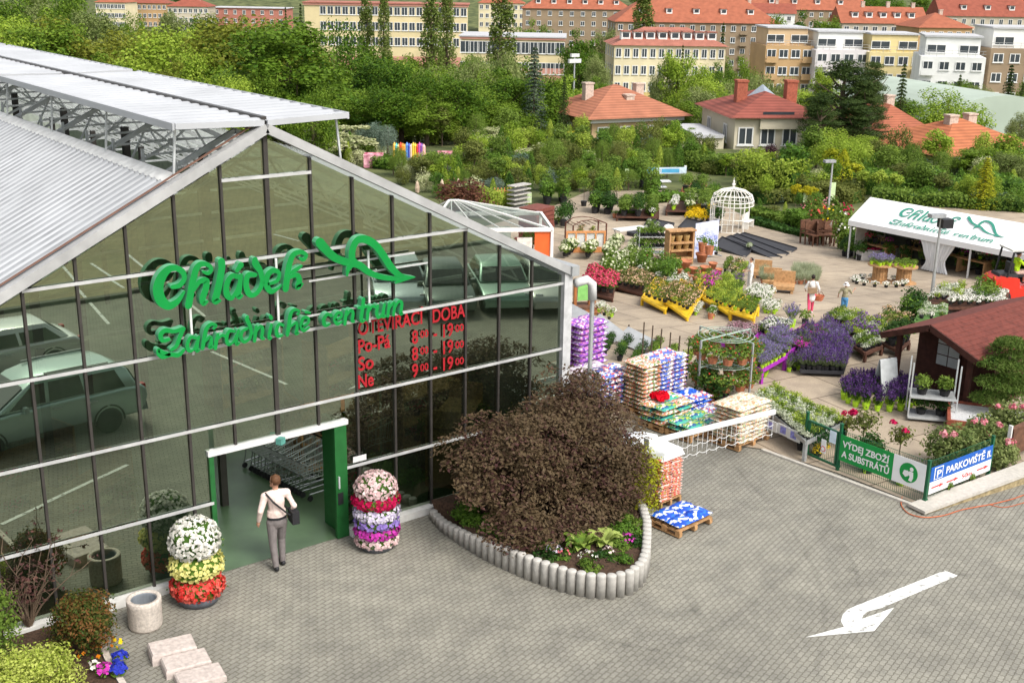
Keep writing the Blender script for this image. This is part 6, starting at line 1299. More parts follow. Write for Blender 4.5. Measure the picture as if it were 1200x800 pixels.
for i in range(9):
    x = .8+1.75*i; y = HWd*1.5 if i % 3 else HWd*1.0
    o = place('display_table', [('top', MB().bx(-.75, .75, -.4, .4, .62, .68).mesh('top', WOOD)), ('legs', MB().bx(-.7, -.62, -.35, .35, 0, .62).bx(.62, .7, -.35, .35, 0, .62).mesh('legs', WOOD))], 'wooden display table of pots under the marquee', 'display table', TX(x, y), rzT, 1, 'tables under the marquee', auto=True)
    for k in range(4): place('potted_shrub', T[['red', 'shrubd', 'orange', 'mag', 'shrub', 'white'][(i+k) % 6]], 'flowering pot on a wooden table under the marquee', 'potted plant', TX(x-.55+.37*k, y, .68), i+k, .95, 'pots on the marquee tables', share=True)
for i in range(16): place('potted_shrub', T[['shrubd', 'shrub'][i % 2]], 'dark leafy pot on the floor under the marquee', 'potted plant', TX(.5+.95*i, HWd*.55+(.5 if i < 3 else HWd*.5)), i, .8, 'pots on the marquee floor', share=True)
for i in range(4): x = 1.0+i*.2; place('flower_trough', MB().bx(-.5, .5, -.2, .2, 0, .45).m(1).quads(sheet_petals(60, -.5, .5, -.2, .2, .5, .12)).mesh('flower_trough', [mat('trough_pale', (.5, .48, .46), .8), FCR]), 'pale trough of crimson flowers under the left end of the marquee', 'trough', TX(.9, .5+i*.75), rzT+1.4, 1, 'troughs at the marquee end', auto=True)
# cable reel tables
def reel(u, v_, vt, fkey, label):
    P = GP(u, v_); h_ = HT(P, vt)*.8; R = 15*MPP(P)
    st = MB()
    for i in range(16): a_ = 2*pi*i/16; st.box(R*.52*cos(a_), R*.52*sin(a_), h_/2, .05, R*.19, h_-.1, a_)
    place('cable_reel_table', [('core', st.mesh('core', WOOD)), ('top_disc', MB().lathe([(.01, h_-.05), (R, h_-.05), (R, h_), (.01, h_)], 24).mesh('top_disc', WOOD)), ('bottom_disc', MB().lathe([(.01, 0), (R, 0), (R, .05), (.01, .05)], 24).mesh('bottom_disc', WOOD))], label, 'table', P)
    for k in range(12): a_ = 2*pi*k/12; rr_ = R*(.78 if k % 2 else .4); place(T[fkey].name, T[fkey], label.replace('cable reel table', 'pot on the cable reel table'), 'potted plant', (P[0]+rr_*cos(a_), P[1]+rr_*sin(a_), P[2]+h_), k, .85, 'pots on cable reels', share=True)
    return P, R
reel(1030, 331, 304, 'lavl', 'wooden cable reel table of lavender in front of the marquee'); Pq, Rq = reel(1058, 333, 306, 'greenl', 'wooden cable reel table of green herbs in front of the curtain')
P = GP(1030, 333)
for k in range(14): a_ = 2*pi*k/14; place(T['cush'].name, T['cush'], 'white cushion flower around the foot of the lavender cable reel', 'potted plant', onp(P[0]+1.0*cos(a_), P[1]+1.0*sin(a_)), k, 1.2, 'white cushions at the reel', share=True)
# white flower tables on the right
for px, n, tl, fl, gr, key in (([(1085, 352), (1100, 338), (1130, 338), (1126, 352)], (6, 5), 'dark pallet table of white and mixed bedding behind the lamp post', 'white or yellow bedding pot on the pallet behind the lamp post', 'bedding behind the lamp post', ['cush', 'silv', 'lime']), ([(1108, 357), (1125, 344), (1182, 344), (1172, 357)], (12, 6), 'dark pallet table of white cushions in front of the forklift', 'white cushion flower on the pallet before the forklift', 'white cushions before the forklift', ['cush']), ([(1160, 368), (1172, 357), (1215, 355), (1210, 368)], (9, 5), 'dark pallet table of white cushions at the right picture edge', 'white cushion flower on the right edge pallet', 'white cushions at the right edge', ['cush'])):
    tfield(px, .4, DWOOD, tl, key, *n, fl, gr, 1.15)
tfield([(1072, 374), (1080, 362), (1110, 360), (1108, 374)], .5, mat('green_tray', (.1, .2, .05), .6), 'green sided bench left of the shed ridge', ['silv', 'green', 'cush'], 5, 3, 'small pale pot on the green sided bench', 'pots on the green sided bench', 1.0)
field(['shrub', 'shrubl'], [(1142, 366), (1147, 352), (1166, 352), (1162, 366)], 3, 2, 0, 'bushy green pot between the white cushion tables', 'bushy pots between the white tables', .05, 1.0)
field(['shrub', 'shrubd'], [(1058, 385), (1066, 368), (1080, 372), (1076, 388)], 2, 3, 0, 'bushy pot behind the shed roof edge', 'bushy pots behind the shed', .05, 1.0)
# ================================================================== TREES
rt_ = np.random.default_rng(11)
def tr_mesh(h_, r0, bend=.2, limbs=6, reach=2.0, z0=.35, rg=rt_):
    mb = MB(); p = [(0, 0, -1.0), (rg.uniform(-bend, bend)*.3, rg.uniform(-bend, bend)*.3, h_*.35), (rg.uniform(-bend, bend), rg.uniform(-bend, bend), h_*.7), (0, 0, h_*.95)]
    mb.tube(p, [r0*1.25, r0, r0*.6, r0*.15], 7)
    for i in range(limbs):
        a_ = i*2.4; z = h_*(z0+.5*i/limbs); mb.tube([(0, 0, z), (cos(a_)*reach*.5, sin(a_)*reach*.5, z+h_*.1), (cos(a_)*reach, sin(a_)*reach, z+h_*.22)], [r0*.5, r0*.3, r0*.08], 5)
    return mb.mesh('trunk', BARK)
def broad(seed, n=5200, R=3.6, H=10, base=.16, size=.34, clumps=44, squash=1.0):
    rg = np.random.default_rng(seed); mb = MB(); zc = H*(base+(1-base)/2); rz_ = H*(1-base)/2
    for i in range(clumps):
        d = rdir(1, rg)[0]; k = rg.uniform(.45, .92); c = np.array([d[0]*R*k, d[1]*R*k, zc+d[2]*rz_*k*squash]); rr = R*rg.uniform(.22, .40); m_ = n//clumps
        dd_ = rdir(m_, rg); dd_[:, 2] = dd_[:, 2]*.8+.15; p = c+dd_*rr*rg.uniform(.55, 1.08, (m_, 1)); mb.quads(leaves(p, dd_+np.array([0, 0, .5]), size, .65, .55, rg))
    return [('crown', mb.mesh('crown', LG)), ('trunk', tr_mesh(H*.85, R*.07, .5, 7, R*.6, .25, rg))], (2*R*.92, H)
def poplar(seed):
    rg = np.random.default_rng(seed); mb = MB(); H, R = 20, 1.7
    for i in range(90):
        z = rg.uniform(.07, .99); w = R*(1-abs(z-.35)**1.6*1.3)*(1 if z < .85 else .6); a_ = rg.uniform(0, 6.28); c = np.array([cos(a_)*w*.65, sin(a_)*w*.65, z*H]); m_ = 75
        d = rdir(m_, rg)*np.array([.62, .62, 1.3]); mb.quads(leaves(c+d*rg.uniform(.6, 1, (m_, 1)), d+np.array([0, 0, .3]), .34, .6, .6, rg))
    return [('crown', mb.mesh('crown', LG)), ('trunk', tr_mesh(H*.9, .3, .2, 8, .9, .1, rg))], (2*R, H)
def spruce(seed, n=6500, H=12, R=2.8, droop=.35, size=.3):
    rg = np.random.default_rng(seed); mb = MB(); tk = MB().tube([(0, 0, -1), (0, 0, H*.97)], [.22, .03], 7); L_ = 26; per = n//(L_*9)
    for l in range(L_):
        z = H*(.06+.92*l/L_); rr = R*(1-l/L_)**.85+.12
        for b_ in range(9):
            a_ = b_*.698+l*.41+rg.uniform(-.25, .25); q = rr*rg.uniform(.7, 1.1); t = rg.uniform(.15, 1, per)
            w = rg.normal(0, .16, per)*(.4+t)*min(1.2, q*.6); x = q*t*cos(a_)-w*sin(a_); y = q*t*sin(a_)+w*cos(a_); zz = z-droop*q*t**1.5+rg.normal(0, .05, per)
            mb.quads(leaves(np.stack([x, y, zz], 1), np.tile([cos(a_)*.4, sin(a_)*.4, 1.], (per, 1)), size, .4, .5, rg))
            tk.tube([(0, 0, z), (q*.8*cos(a_), q*.8*sin(a_), z-droop*q*.6)], [.04, .01], 4) if l % 3 == 0 and b_ % 2 == 0 else None
    return [('crown', mb.mesh('crown', LD)), ('trunk', tk.mesh('trunk', BARK))], (2*R, H)
def pine(seed):
    rg = np.random.default_rng(seed); mb = MB(); H, R = 13, 3.6; tk = tr_mesh(H*.95, .3, .3, 12, R*.75, .25, rg)
    for i in range(60):
        z = rg.uniform(.22, 1); w = R*(1.05-z)**.6; a_ = rg.uniform(0, 6.28); q = rg.uniform(.3, 1)*w; c = np.array([q*cos(a_), q*sin(a_), z*H]); m_ = 240; d = rdir(m_, rg)*np.array([1.15, 1.15, .5])
        mb.quads(leaves(c+d*rg.uniform(.4, 1, (m_, 1)), d+np.array([0, 0, .7]), .3, .3, .7, rg))
    return [('crown', mb.mesh('crown', LD)), ('trunk', tk)], (2*R*.85, H)
def weeping(seed, H=8, R=3.2, n=110):
    rg = np.random.default_rng(seed); mb = MB()
    for i in range(n):
        a_ = rg.uniform(0, 6.28); q = R*rg.uniform(.1, 1)**.6; z0 = H*(1-.28*(q/R)**2)*rg.uniform(.86, 1); l_ = rg.uniform(.35, .8)*H*(.4+.5*q/R); m_ = 44
        t = rg.uniform(0, 1, m_); sp = .16+.2*(1-t); p = np.stack([q*cos(a_)*(1+.12*t)+rg.normal(0, 1, m_)*sp, q*sin(a_)*(1+.12*t)+rg.normal(0, 1, m_)*sp, z0-l_*t], 1)
        mb.quads(leaves(p, np.tile([cos(a_), sin(a_), .4], (m_, 1)), .3, .4, .5, rg))
    return [('crown', mb.mesh('crown', LM)), ('trunk', tr_mesh(H*.9, .2, .3, 6, R*.5, .4, rg))], (2*R*1.08, H)
def cone(seed, H=4, R=.8, n=1500, size=.2, round_=.75):
    rg = np.random.default_rng(seed); t = rg.uniform(0, 1, n)**.8; a_ = rg.uniform(0, 6.28, n); w = R*(1-t**1.6)**round_*(1+.15*np.sin(a_*4+t*9))*rg.uniform(.75, 1.05, n)+.03
    p = np.stack([w*np.cos(a_), w*np.sin(a_), H*(.03+.97*t)], 1); nn = np.stack([np.cos(a_), np.sin(a_), np.full(n, .35)], 1)
    return [('crown', MB().quads(leaves(p, nn, size, .5, .5, rg)).mesh('crown', LG)), ('trunk', MB().tube([(0, 0, -.4), (0, 0, H*.85)], [.07, .02], 6).mesh('trunk', BARK))], (2*R, H)
def small(seed, H=4.2, R=1.2, n=1700, stem=.3, size=.2):
    rg = np.random.default_rng(seed); mb = MB(); k = 16; zc = H*(stem+(1-stem)/2)
    for i in range(k):
        d = rdir(1, rg)[0]; c = np.array([d[0]*R*.6, d[1]*R*.6, zc+d[2]*H*(1-stem)*.34]); m_ = n//k; dd_ = rdir(m_, rg); mb.quads(leaves(c+dd_*R*rg.uniform(.25, .5, (m_, 1)), dd_+np.array([0, 0, .4]), size, .6, .6, rg))
    return [('crown', mb.mesh('crown', LM)), ('trunk', tr_mesh(H*.85, .05, .15, 4, R*.4, .4, rg))], (2*R, H)
def layered(seed, H=3.6, R=2.4):
    rg = np.random.default_rng(seed); mb = MB()
    for i in range(30):
        z = rg.uniform(.12, 1); q = R*(1.05-.6*z)*rg.uniform(.2, .95); a_ = rg.uniform(0, 6.28); m_ = 110; r_ = rg.uniform(.45, .9); aa = rg.uniform(0, 6.28, m_); qq = r_*np.sqrt(rg.uniform(0, 1, m_))
        mb.quads(leaves(np.stack([q*cos(a_)+qq*np.cos(aa), q*sin(a_)+qq*np.sin(aa), H*z-.25*qq+rg.normal(0, .04, m_)], 1), np.tile([0, 0, 1.], (m_, 1)), .22, .7, .35, rg))
    return [('crown', mb.mesh('crown', LV)), ('trunk', tr_mesh(H*.9, .08, .1, 7, R*.6, .1, rg))], (2*R*.95, H)
KIND = {'broad': [broad(1, 12000, clumps=64, size=.25), broad(2, 12000, 3.4, 10, .08, .25, 64), broad(3, 12000, 4.2, 9, .08, .25, 64), broad(4, 12000, 3.2, 11, .06, .25, 66)], 'poplar': [poplar(5), poplar(6)], 'spruce': [spruce(7), spruce(8, 6000, 12, 2.2)], 'pine': [pine(9), pine(10)], 'weeping': [weeping(12), weeping(13, 8, 2.6)],
        'cone': [cone(14), cone(15, 4, 1.0), cone(16, 4, .55, 1100)], 'small': [small(17), small(18, 4.2, 1.5, 2000, .15), small(19, 4.2, .9, 1300, .4)], 'bush': [small(20, 2.4, 1.5, 1800, .0), small(21, 2.0, 1.4, 1600, .0)], 'layered': [layered(22)], 'ball': [small(23, 3.0, .7, 1100, .55, .16)]}
kcount = {}
def tree(kind, u, vtop, wpx, m, desc, D=None, vb=None, group=None, cat='tree', auto=True):
    if D and 385 < u < 940 and D < 106: D = 106+D % 9
    P = GP(u, vb) if vb else PD(u, D); i = kcount[kind] = kcount.get(kind, -1)+1; parts, (w0, h0) = KIND[kind][i % len(KIND[kind])]
    h_ = HT(P, vtop); w = wpx*MPP(P)
    nm = {'broad': 'broadleaf_tree', 'poplar': 'poplar_tree', 'spruce': 'spruce_tree', 'pine': 'pine_tree', 'weeping': 'weeping_tree', 'cone': 'conifer', 'small': 'young_tree', 'bush': 'bush', 'layered': 'layered_shrub', 'ball': 'ball_tree'}[kind]
    return place(nm, parts, desc, cat, P, i*2.39, (w/w0, w/w0, h_/h0), group, {'crown': m}, auto=(u, vtop) if auto else None)
LFO = [leafmat('crown_mid', (.030, .075, .008), (.085, .16, .013), (.175, .265, .028), scale=.35), leafmat('crown_dark', (.016, .05, .005), (.055, .125, .01), (.125, .21, .02), scale=.35), leafmat('crown_olive', (.06, .08, .009), (.13, .155, .016), (.215, .235, .03), scale=.35), leafmat('crown_fresh', (.075, .15, .012), (.185, .29, .024), (.31, .41, .05), scale=.35), leafmat('crown_grey', (.075, .11, .025), (.15, .2, .05), (.24, .28, .1), scale=.35), leafmat('crown_willow', (.08, .12, .03), (.17, .22, .06), (.27, .31, .11), scale=.35), leafmat('crown_poplar', (.05, .09, .014), (.105, .16, .028), (.17, .22, .05), scale=.35), leafmat('crown_spruce_blue', (.035, .06, .035), (.085, .125, .075), (.17, .21, .14), scale=.35), leafmat('crown_conifer', (.012, .03, .008), (.035, .066, .014), (.07, .105, .025), scale=.35)]
cM, cD, cO, cF, cG, cW, cP, cB, cC = LFO
G1 = 'trees of the wooded slope behind the hall'
for u, vt, w, D, m, nm in ((12, -8, 80, 230, cM, 'mid green'), (52, -10, 80, 250, cG, 'grey green'), (92, -8, 75, 240, cM, 'mid green'), (28, 14, 85, 185, cF, 'fresh green'), (124, 8, 70, 230, cG, 'grey green'), (75, 8, 75, 200, cM, 'mid green'), (170, 14, 50, 250, cM, 'mid green'), (208, 8, 45, 260, cG, 'grey green'), (245, 14, 50, 250, cD, 'dark'), (285, 18, 50, 240, cM, 'mid green'), (318, 22, 40, 240, cM, 'mid green'), (92, 34, 95, 150, cO, 'olive'), (165, 30, 95, 140, cO, 'olive'), (135, 62, 80, 118, cM, 'mid green'), (30, 66, 80, 130, cM, 'mid green'), (232, 28, 80, 150, cM, 'mid green'), (240, 55, 75, 110, cF, 'fresh green'), (205, 72, 60, 95, cO, 'olive'), (288, 36, 75, 140, cM, 'mid green'), (310, 80, 60, 92, cM, 'mid green'), (275, 85, 60, 88, cF, 'fresh green'), (350, 80, 70, 95, cD, 'dark'), (412, 22, 80, 130, cD, 'dark'), (440, 60, 80, 118, cD, 'dark'), (470, 68, 75, 110, cD, 'dark'), (395, 90, 80, 92, cM, 'mid green'), (505, 76, 70, 115, cM, 'mid green'), (535, 86, 70, 108, cD, 'dark'), (450, 102, 75, 90, cD, 'dark'), (500, 112, 70, 90, cM, 'mid green'), (575, 104, 70, 98, cM, 'mid green'), (548, 120, 60, 88, cM, 'mid green'), (600, 122, 55, 88, cM, 'mid green'), (420, 118, 60, 80, cD, 'dark'), (368, 100, 60, 85, cM, 'mid green'), (490, 60, 50, 150, cM, 'mid green'), (548, 62, 50, 170, cM, 'mid green')):
    tree('broad', u, vt, w, m, nm+' broadleaf tree', D, group=G1)
for u, vt, w, D, m, nm in ((338, 22, 62, 118, cC, 'tall dark green'), (322, 58, 50, 98, cO, 'olive green'), (360, 55, 45, 105, cC, 'dark green')):
    tree('spruce', u, vt, w, m, nm+' conifer', D, group=G1)
for u, vt, w, D, nm in ((432, -14, 22, 240, 'slim dark poplar'), (452, -12, 20, 235, 'slim dark poplar'), (506, -26, 32, 150, 'tall poplar'), (524, -18, 26, 155, 'tall poplar'), (587, -22, 38, 210, 'broad poplar'), (748, -10, 36, 260, 'broad poplar')):
    tree('poplar', u, vt, w, cP, nm, D, group='poplars before the town blocks')
for u, vt, w, D, m, nm in ((560, 56, 55, 135, cW, 'pale green willow'), (592, 52, 50, 140, cW, 'pale green willow'), (885, 78, 50, 135, cW, 'yellow green willow'), (918, 84, 40, 128, cW, 'yellow green willow'), (848, 88, 40, 140, cW, 'yellow green willow')): tree('weeping', u, vt, w, m, nm, D)
tree('spruce', 625, 50, 48, cB, 'tall blue grey spruce with drooping branches', D=98, auto=False); tree('spruce', 660, 86, 26, cC, 'small dark spruce with a yellow top', D=105)
for u, vt, w, D, m, nm in ((676, 34, 48, 235, cD, 'dark'), (640, 28, 36, 300, cD, 'dark'), (706, 30, 30, 270, cG, 'grey green'), (698, 62, 30, 200, cW, 'pale flowering'), (618, 22, 34, 300, cM, 'mid green'), (772, 66, 30, 150, cG, 'pale grey'), (790, 56, 46, 150, cF, 'fresh green'), (815, 74, 40, 145, cF, 'fresh green'), (838, 72, 38, 185, cM, 'mid green'), (868, 64, 34, 190, cM, 'mid green'), (860, 88, 50, 150, cM, 'mid green'), (822, 100, 55, 130, cG, 'grey green'), (800, 108, 45, 122, cM, 'mid green'), (855, 108, 60, 125, cG, 'grey green'), (962, 74, 36, 120, cF, 'fresh green'), (912, 112, 40, 118, cM, 'mid green'), (930, 12, 45, 300, cD, 'dark'), (905, 16, 45, 310, cM, 'mid green'), (960, 16, 35, 310, cM, 'mid green'), (1145, 98, 40, 170, cG, 'grey green'), (1105, 104, 30, 160, cG, 'grey green'), (1196, 92, 40, 165, cM, 'mid green'), (1098, 150, 40, 110, cD, 'dark'), (1010, 158, 50, 92, cF, 'fresh green'), (1030, 170, 45, 88, cM, 'mid green'), (1195, 130, 30, 110, cG, 'grey green'), (1150, 172, 60, 84, cM, 'mid green'), (1190, 178, 45, 82, cG, 'grey green'), (812, 150, 36, 104, cM, 'mid green'), (1028, -8, 40, 500, cD, 'dark'), (1062, -5, 30, 520, cM, 'mid green'), (1003, -6, 40, 520, cD, 'dark'), (1150, -4, 60, 560, cM, 'mid green')):
    tree('broad', u, vt, w, m, nm+' broadleaf tree', D)
for u, vt, w, D, nm in ((985, 72, 92, 104, 'big dark pine'), (1012, 96, 60, 103, 'dark pine'), (962, 128, 50, 100, 'dark pine'), (1018, 74, 46, 116, 'dark pine'), (960, 110, 50, 98, 'dark pine'), (1000, 118, 70, 100, 'dark pine')): tree('pine', u, vt, w, cC, nm, D)
for u, vt, w, D, nm in ((1052, 70, 30, 125, 'slim conifer'), (1118, 84, 24, 160, 'small spruce'), (1176, 72, 34, 165, 'dark spruce'), (1192, 94, 24, 160, 'dark spruce'), (795, 48, 14, 180, 'slim spruce'), (840, 22, 18, 260, 'slim spruce'), (357, 0, 16, 300, 'slim spruce'), (340, 4, 14, 310, 'slim spruce')): tree('spruce', u, vt, w, cC, nm, D)
# --- the wood itself: many more trees standing between the ones above
rr = random.Random(31)
MN = {0: 'mid green', 1: 'dark', 2: 'olive', 3: 'fresh green', 4: 'grey green'}
def wood(n, u0, u1, D0, D1, h0, h1, cols, group, w0=.75, w1=1.1):
    for i in range(n):
        D = (D0**2+(D1**2-D0**2)*rr.random())**.5; u = rr.uniform(u0, u1); P = PD(u, D)
        if -9 < P[0] < 9 and P[1] < 38: continue
        h_ = rr.uniform(h0, h1); v0 = proj((P[0], P[1], P[2]+h_))[1]
        if D < 340 and v0 < (14 if u < 345 else 64 if u < 665 else 88 if D < 230 else 40): continue
        if D < 125 and h0 > 4.5 and (655 < u < 800 or 820 < u < 960 or u > 1045): continue
        vt = proj((P[0], P[1], P[2]+h_))[1]; c = rr.choice(cols)
        tree('broad', u, vt, h_*rr.uniform(w0, w1)/MPP(P), LFO[c], MN[c]+' broadleaf tree', D, group=group)
wood(36, -30, 385, 72, 150, 10, 14, (0, 0, 1, 2, 3), G1); wood(32, 385, 640, 107, 150, 6, 11, (0, 0, 1, 1, 3, 4), G1); wood(36, -40, 370, 150, 300, 11, 15, (0, 1, 2, 4), G1)
wood(40, 640, 1210, 122, 200, 5, 9, (0, 1, 3, 4), 'trees among the villas'); wood(36, 600, 1210, 240, 330, 7, 12, (0, 1, 4), 'trees between the town blocks'); wood(16, -40, 1240, 480, 760, 9, 14, (0, 1, 1, 4), 'trees on the far hillside')
wood(16, -40, 230, 480, 720, 10, 15, (1, 0, 1), 'trees high on the left hill'); wood(20, -40, 150, 320, 480, 9, 13, (0, 4, 1), 'trees on the far left hill'); wood(12, 600, 1010, 76, 92, 2.5, 4, (0, 3, 4, 2), 'young trees at the garden end')
# --- named plants of the nursery
tree('layered', 405, 144, 92, LV, 'wide layered dogwood with creamy variegated leaves', vb=188, cat='shrub', auto=False)
tree('layered', 372, 150, 70, LV, 'second creamy variegated dogwood tucked beside the roof edge', vb=196, cat='shrub', auto=False)
tree('layered', 568, 148, 50, LV, 'pale variegated shrub above the nursery rows', vb=172, cat='shrub')
tree('bush', 545, 213, 76, LR, 'spreading dark red Japanese maple behind the hall roof', vb=252, cat='shrub', auto=False)
tree('bush', 612, 152, 20, leafmat('leaf_plum', (.03, .015, .02), (.07, .03, .04), (.11, .05, .06)), 'dark plum coloured round bush', vb=180, cat='shrub')
tree('bush', 902, 170, 22, MATS['leaf_plum'], 'plum coloured bush against the cream villa', vb=196, cat='shrub')
for u, vb, vt, w in ((440, 185, 140, 30), (455, 186, 143, 24), (425, 184, 146, 24)): tree('weeping', u, vt, w, LB, 'blue grey weeping conifer', vb=vb)
for u, vb, vt, w, m in ((648, 208, 158, 36, LM), (722, 212, 166, 26, LO), (705, 206, 160, 22, LM), (735, 205, 170, 24, LO)): tree('weeping', u, vt, w, m, 'weeping young tree', vb=vb)
tree('bush', 595, 218, 26, LL, 'bright green bush beside the dark red maple', vb=244, cat='shrub'); tree('bush', 575, 222, 36, LL, 'bright green clipped bush by the dark red maple', vb=248, cat='shrub')
tree('cone', 597, 203, 18, LD, 'dark clipped conifer above the orange trellis', vb=242, cat='conifer')
tree('layered', 672, 152, 34, LY, 'yellow leaved shrub', vb=176, cat='shrub'); tree('cone', 985, 175, 26, LGY, 'golden green columnar shrub by the slim lamp post', vb=226)
for u, vb, vt, w in ((972, 222, 174, 24), (984, 220, 190, 22), (1000, 222, 192, 24)): tree('ball', u, vt, w, LGY, 'golden ball headed tree', vb=vb)
for u, vb, vt, w in ((932, 242, 216, 16), (944, 242, 218, 15), (952, 240, 219, 14)): tree('ball', u, vt, w, LY, 'yellow topped standard shrub', vb=vb)
for u, vb, vt, w in ((1028, 232, 200, 22), (1046, 234, 204, 22), (1010, 230, 200, 20)): tree('ball', u, vt, w, LL, 'lime ball headed tree behind the marquee', vb=vb)
tree('spruce', 1150, 182, 44, LGY, 'golden yellow spruce behind the marquee', vb=245, auto=False)
# ivy arch by the cream villa
P = GP(925, 232); hI = HT(P, 176); mb = MB(); rg = np.random.default_rng(6); w = 12*MPP(P)
t = rg.uniform(0, pi, 1500); x = np.cos(t)*w*1.0; z = np.where(np.sin(t) > .0, hI*(.55+.42*np.sin(t)), 0); mb.quads(leaves(np.stack([x+rg.normal(0, .25, 1500), rg.normal(0, .3, 1500), z+rg.normal(0, .22, 1500)], 1), np.stack([np.cos(t), rg.normal(0, 1, 1500), np.sin(t)], 1), .28, .7, .6, rg))
for s_ in (-1, 1): mb.quads(leaves(np.stack([s_*w+rg.normal(0, .3, 700), rg.normal(0, .3, 700), rg.uniform(0, hI*.62, 700)], 1), rdir(700, rg), .28, .7, .6, rg))
place('ivy_arch', mb.mesh('ivy_arch', LG), 'tall green clad arch in front of the cream villa', 'plant arch', P, .2)
# --- nursery rows: each potted tree and bush its own thing
rr = random.Random(17)
def nursery(rows, group, dens=1.0):
    for v_, ua, ub, step, hs in rows:
        u = ua+rr.uniform(0, step)
        while u < ub:
            k, m, nm, hf, wf = rr.choice([('small', LM, 'mid green young tree', 1.15, .75), ('small', LG, 'dark green young tree', 1.2, .75), ('small', LL, 'light green young tree', 1.0, .7), ('cone', LG, 'green conical conifer', .95, .45), ('cone', LL, 'yellow green conical conifer', .9, .4), ('bush', LM, 'mid green bush', .65, .95), ('bush', LO, 'olive bush', .65, .95), ('bush', LB, 'blue grey bush', .55, .85), ('bush', LL, 'lime bush', .6, .9), ('small', LO, 'olive young tree', 1.2, .8), ('weeping', LM, 'small weeping tree', 1.05, .7), ('bush', LG, 'dark green bush', .7, 1.0), ('bush', LV, 'pale variegated bush', .6, .9), ('small', LFO[3], 'fresh green young tree', 1.1, .8)])
            h_ = hs*hf*1.12*rr.uniform(.8, 1.25); tree(k, u, v_+rr.uniform(-3, 3)-h_, hs*wf*1.2*rr.uniform(.85, 1.2), m, nm, vb=v_+rr.uniform(-3, 3), group=group, cat='tree' if k in ('small', 'weeping') else ('conifer' if k == 'cone' else 'shrub'))
            u += step*rr.uniform(.75, 1.3)
nursery([(164, 500, 660, 13, 34), (164, 660, 830, 13, 17), (172, 500, 690, 12, 30), (174, 690, 835, 13, 19), (182, 545, 825, 12, 29), (190, 535, 830, 13, 30), (199, 535, 835, 14, 28), (207, 455, 790, 13, 27), (215, 475, 770, 13, 26), (223, 560, 740, 13, 25), (166, 395, 470, 12, 26), (178, 395, 440, 12, 24), (190, 395, 432, 12, 22)], 'nursery plants in the rows beyond the hall')
nursery([(206, 450, 560, 12, 22), (214, 470, 560, 12, 22), (224, 490, 560, 12, 22), (234, 505, 600, 12, 22), (242, 520, 560, 12, 20)], 'nursery plants beside the hall roof')
nursery([(206, 830, 960, 14, 24), (216, 860, 970, 14, 26), (226, 885, 990, 14, 28), (238, 885, 960, 13, 22), (250, 884, 950, 13, 16), (200, 950, 1010, 14, 36)], 'nursery plants around the gazebo')
nursery([(205, 1000, 1200, 14, 36), (216, 1000, 1200, 14, 34), (228, 1020, 1200, 14, 30), (240, 1080, 1200, 14, 24)], 'nursery plants behind the marquee')
hedge((560, 206), (700, 214), .9, 2.0, LM, 'long mid green hedge across the nursery rows', 3000); hedge((870, 226), (935, 236), 2.6, 2.4, LL, 'bright green hedge behind the gazebo', 4200); hedge((440, 196), (560, 206), .8, 1.8, LG, 'dark green hedge below the coloured pencil posts', 2600)
hedge((800, 196), (860, 205), 1.4, 2.4, LM, 'mid green hedge left of the gazebo', 2600); hedge((760, 238), (800, 234), .5, 1.4, LG, 'low dark hedge behind the flower row', 900)
# potted shrub rows on the paving
for px, n, lab, gr in (([(676, 238), (680, 230), (790, 226), (790, 236)], (15, 2), 'black potted shrub in the long row across the paving', 'long row of black potted shrubs'), ([(700, 222), (704, 215), (770, 212), (770, 220)], (9, 2), 'black potted shrub in the rear row on the paving', 'rear row of black potted shrubs'), ([(630, 240), (634, 232), (668, 232), (668, 240)], (5, 2), 'black potted shrub beside the red brown crates', 'potted shrubs beside the crates')):
    field(['shrub', 'shrubd', 'shrubl', 'shrub', 'stand'], px, *n, 0, lab, gr, .1, 1.35)
for u, v_, k, lab in ((684, 242, 'stand', 'standard tree in a black pot at the left end of the paving row'), (722, 240, 'stand', 'small standard tree in a black pot in front of the paving row'), (660, 240, 'stand', 'black potted standard tree near the white planks')): place('potted_standard_tree', T[k], lab, 'potted tree', GP(u, v_), u, 1.1)
tfield([(722, 253), (728, 244), (772, 244), (772, 254)], .3, DWOOD, 'dark table of shrubs fronted by terracotta pots', ['shrubl', 'white', 'shrubd'], 11, 3, 'leafy pot on the terracotta fronted table', 'pots on the terracotta fronted table', 1.0)
for i in range(8): place('terracotta_pot', MATS and T['terra'], 'planted terracotta pot in the row before the dark shrub table', 'pot', GP(720+3.6*i, 256), i, .8, 'row of terracotta pots', share=True)
field(['shrubl', 'green'], [(742, 256), (743, 252), (782, 254), (782, 258)], 7, 1, 0, 'round bush pot right of the terracotta row', 'round bushes by the terracotta row', .05, .9)
tfield([(780, 246), (784, 236), (836, 238), (834, 247)], .35, DWOOD, 'dark table of pale flowers left of the gazebo', ['white', 'shrubl', 'hyd'], 11, 3, 'pale flowering pot on the table left of the gazebo', 'pots on the table left of the gazebo', 1.1)
tfield([(798, 224), (802, 216), (828, 217), (826, 226)], .35, TERRA, 'terracotta coloured bench of shrubs behind the gazebo table', ['shrubl', 'orange'], 6, 3, 'shrub pot on the terracotta coloured bench', 'pots on the terracotta coloured bench', 1.1)
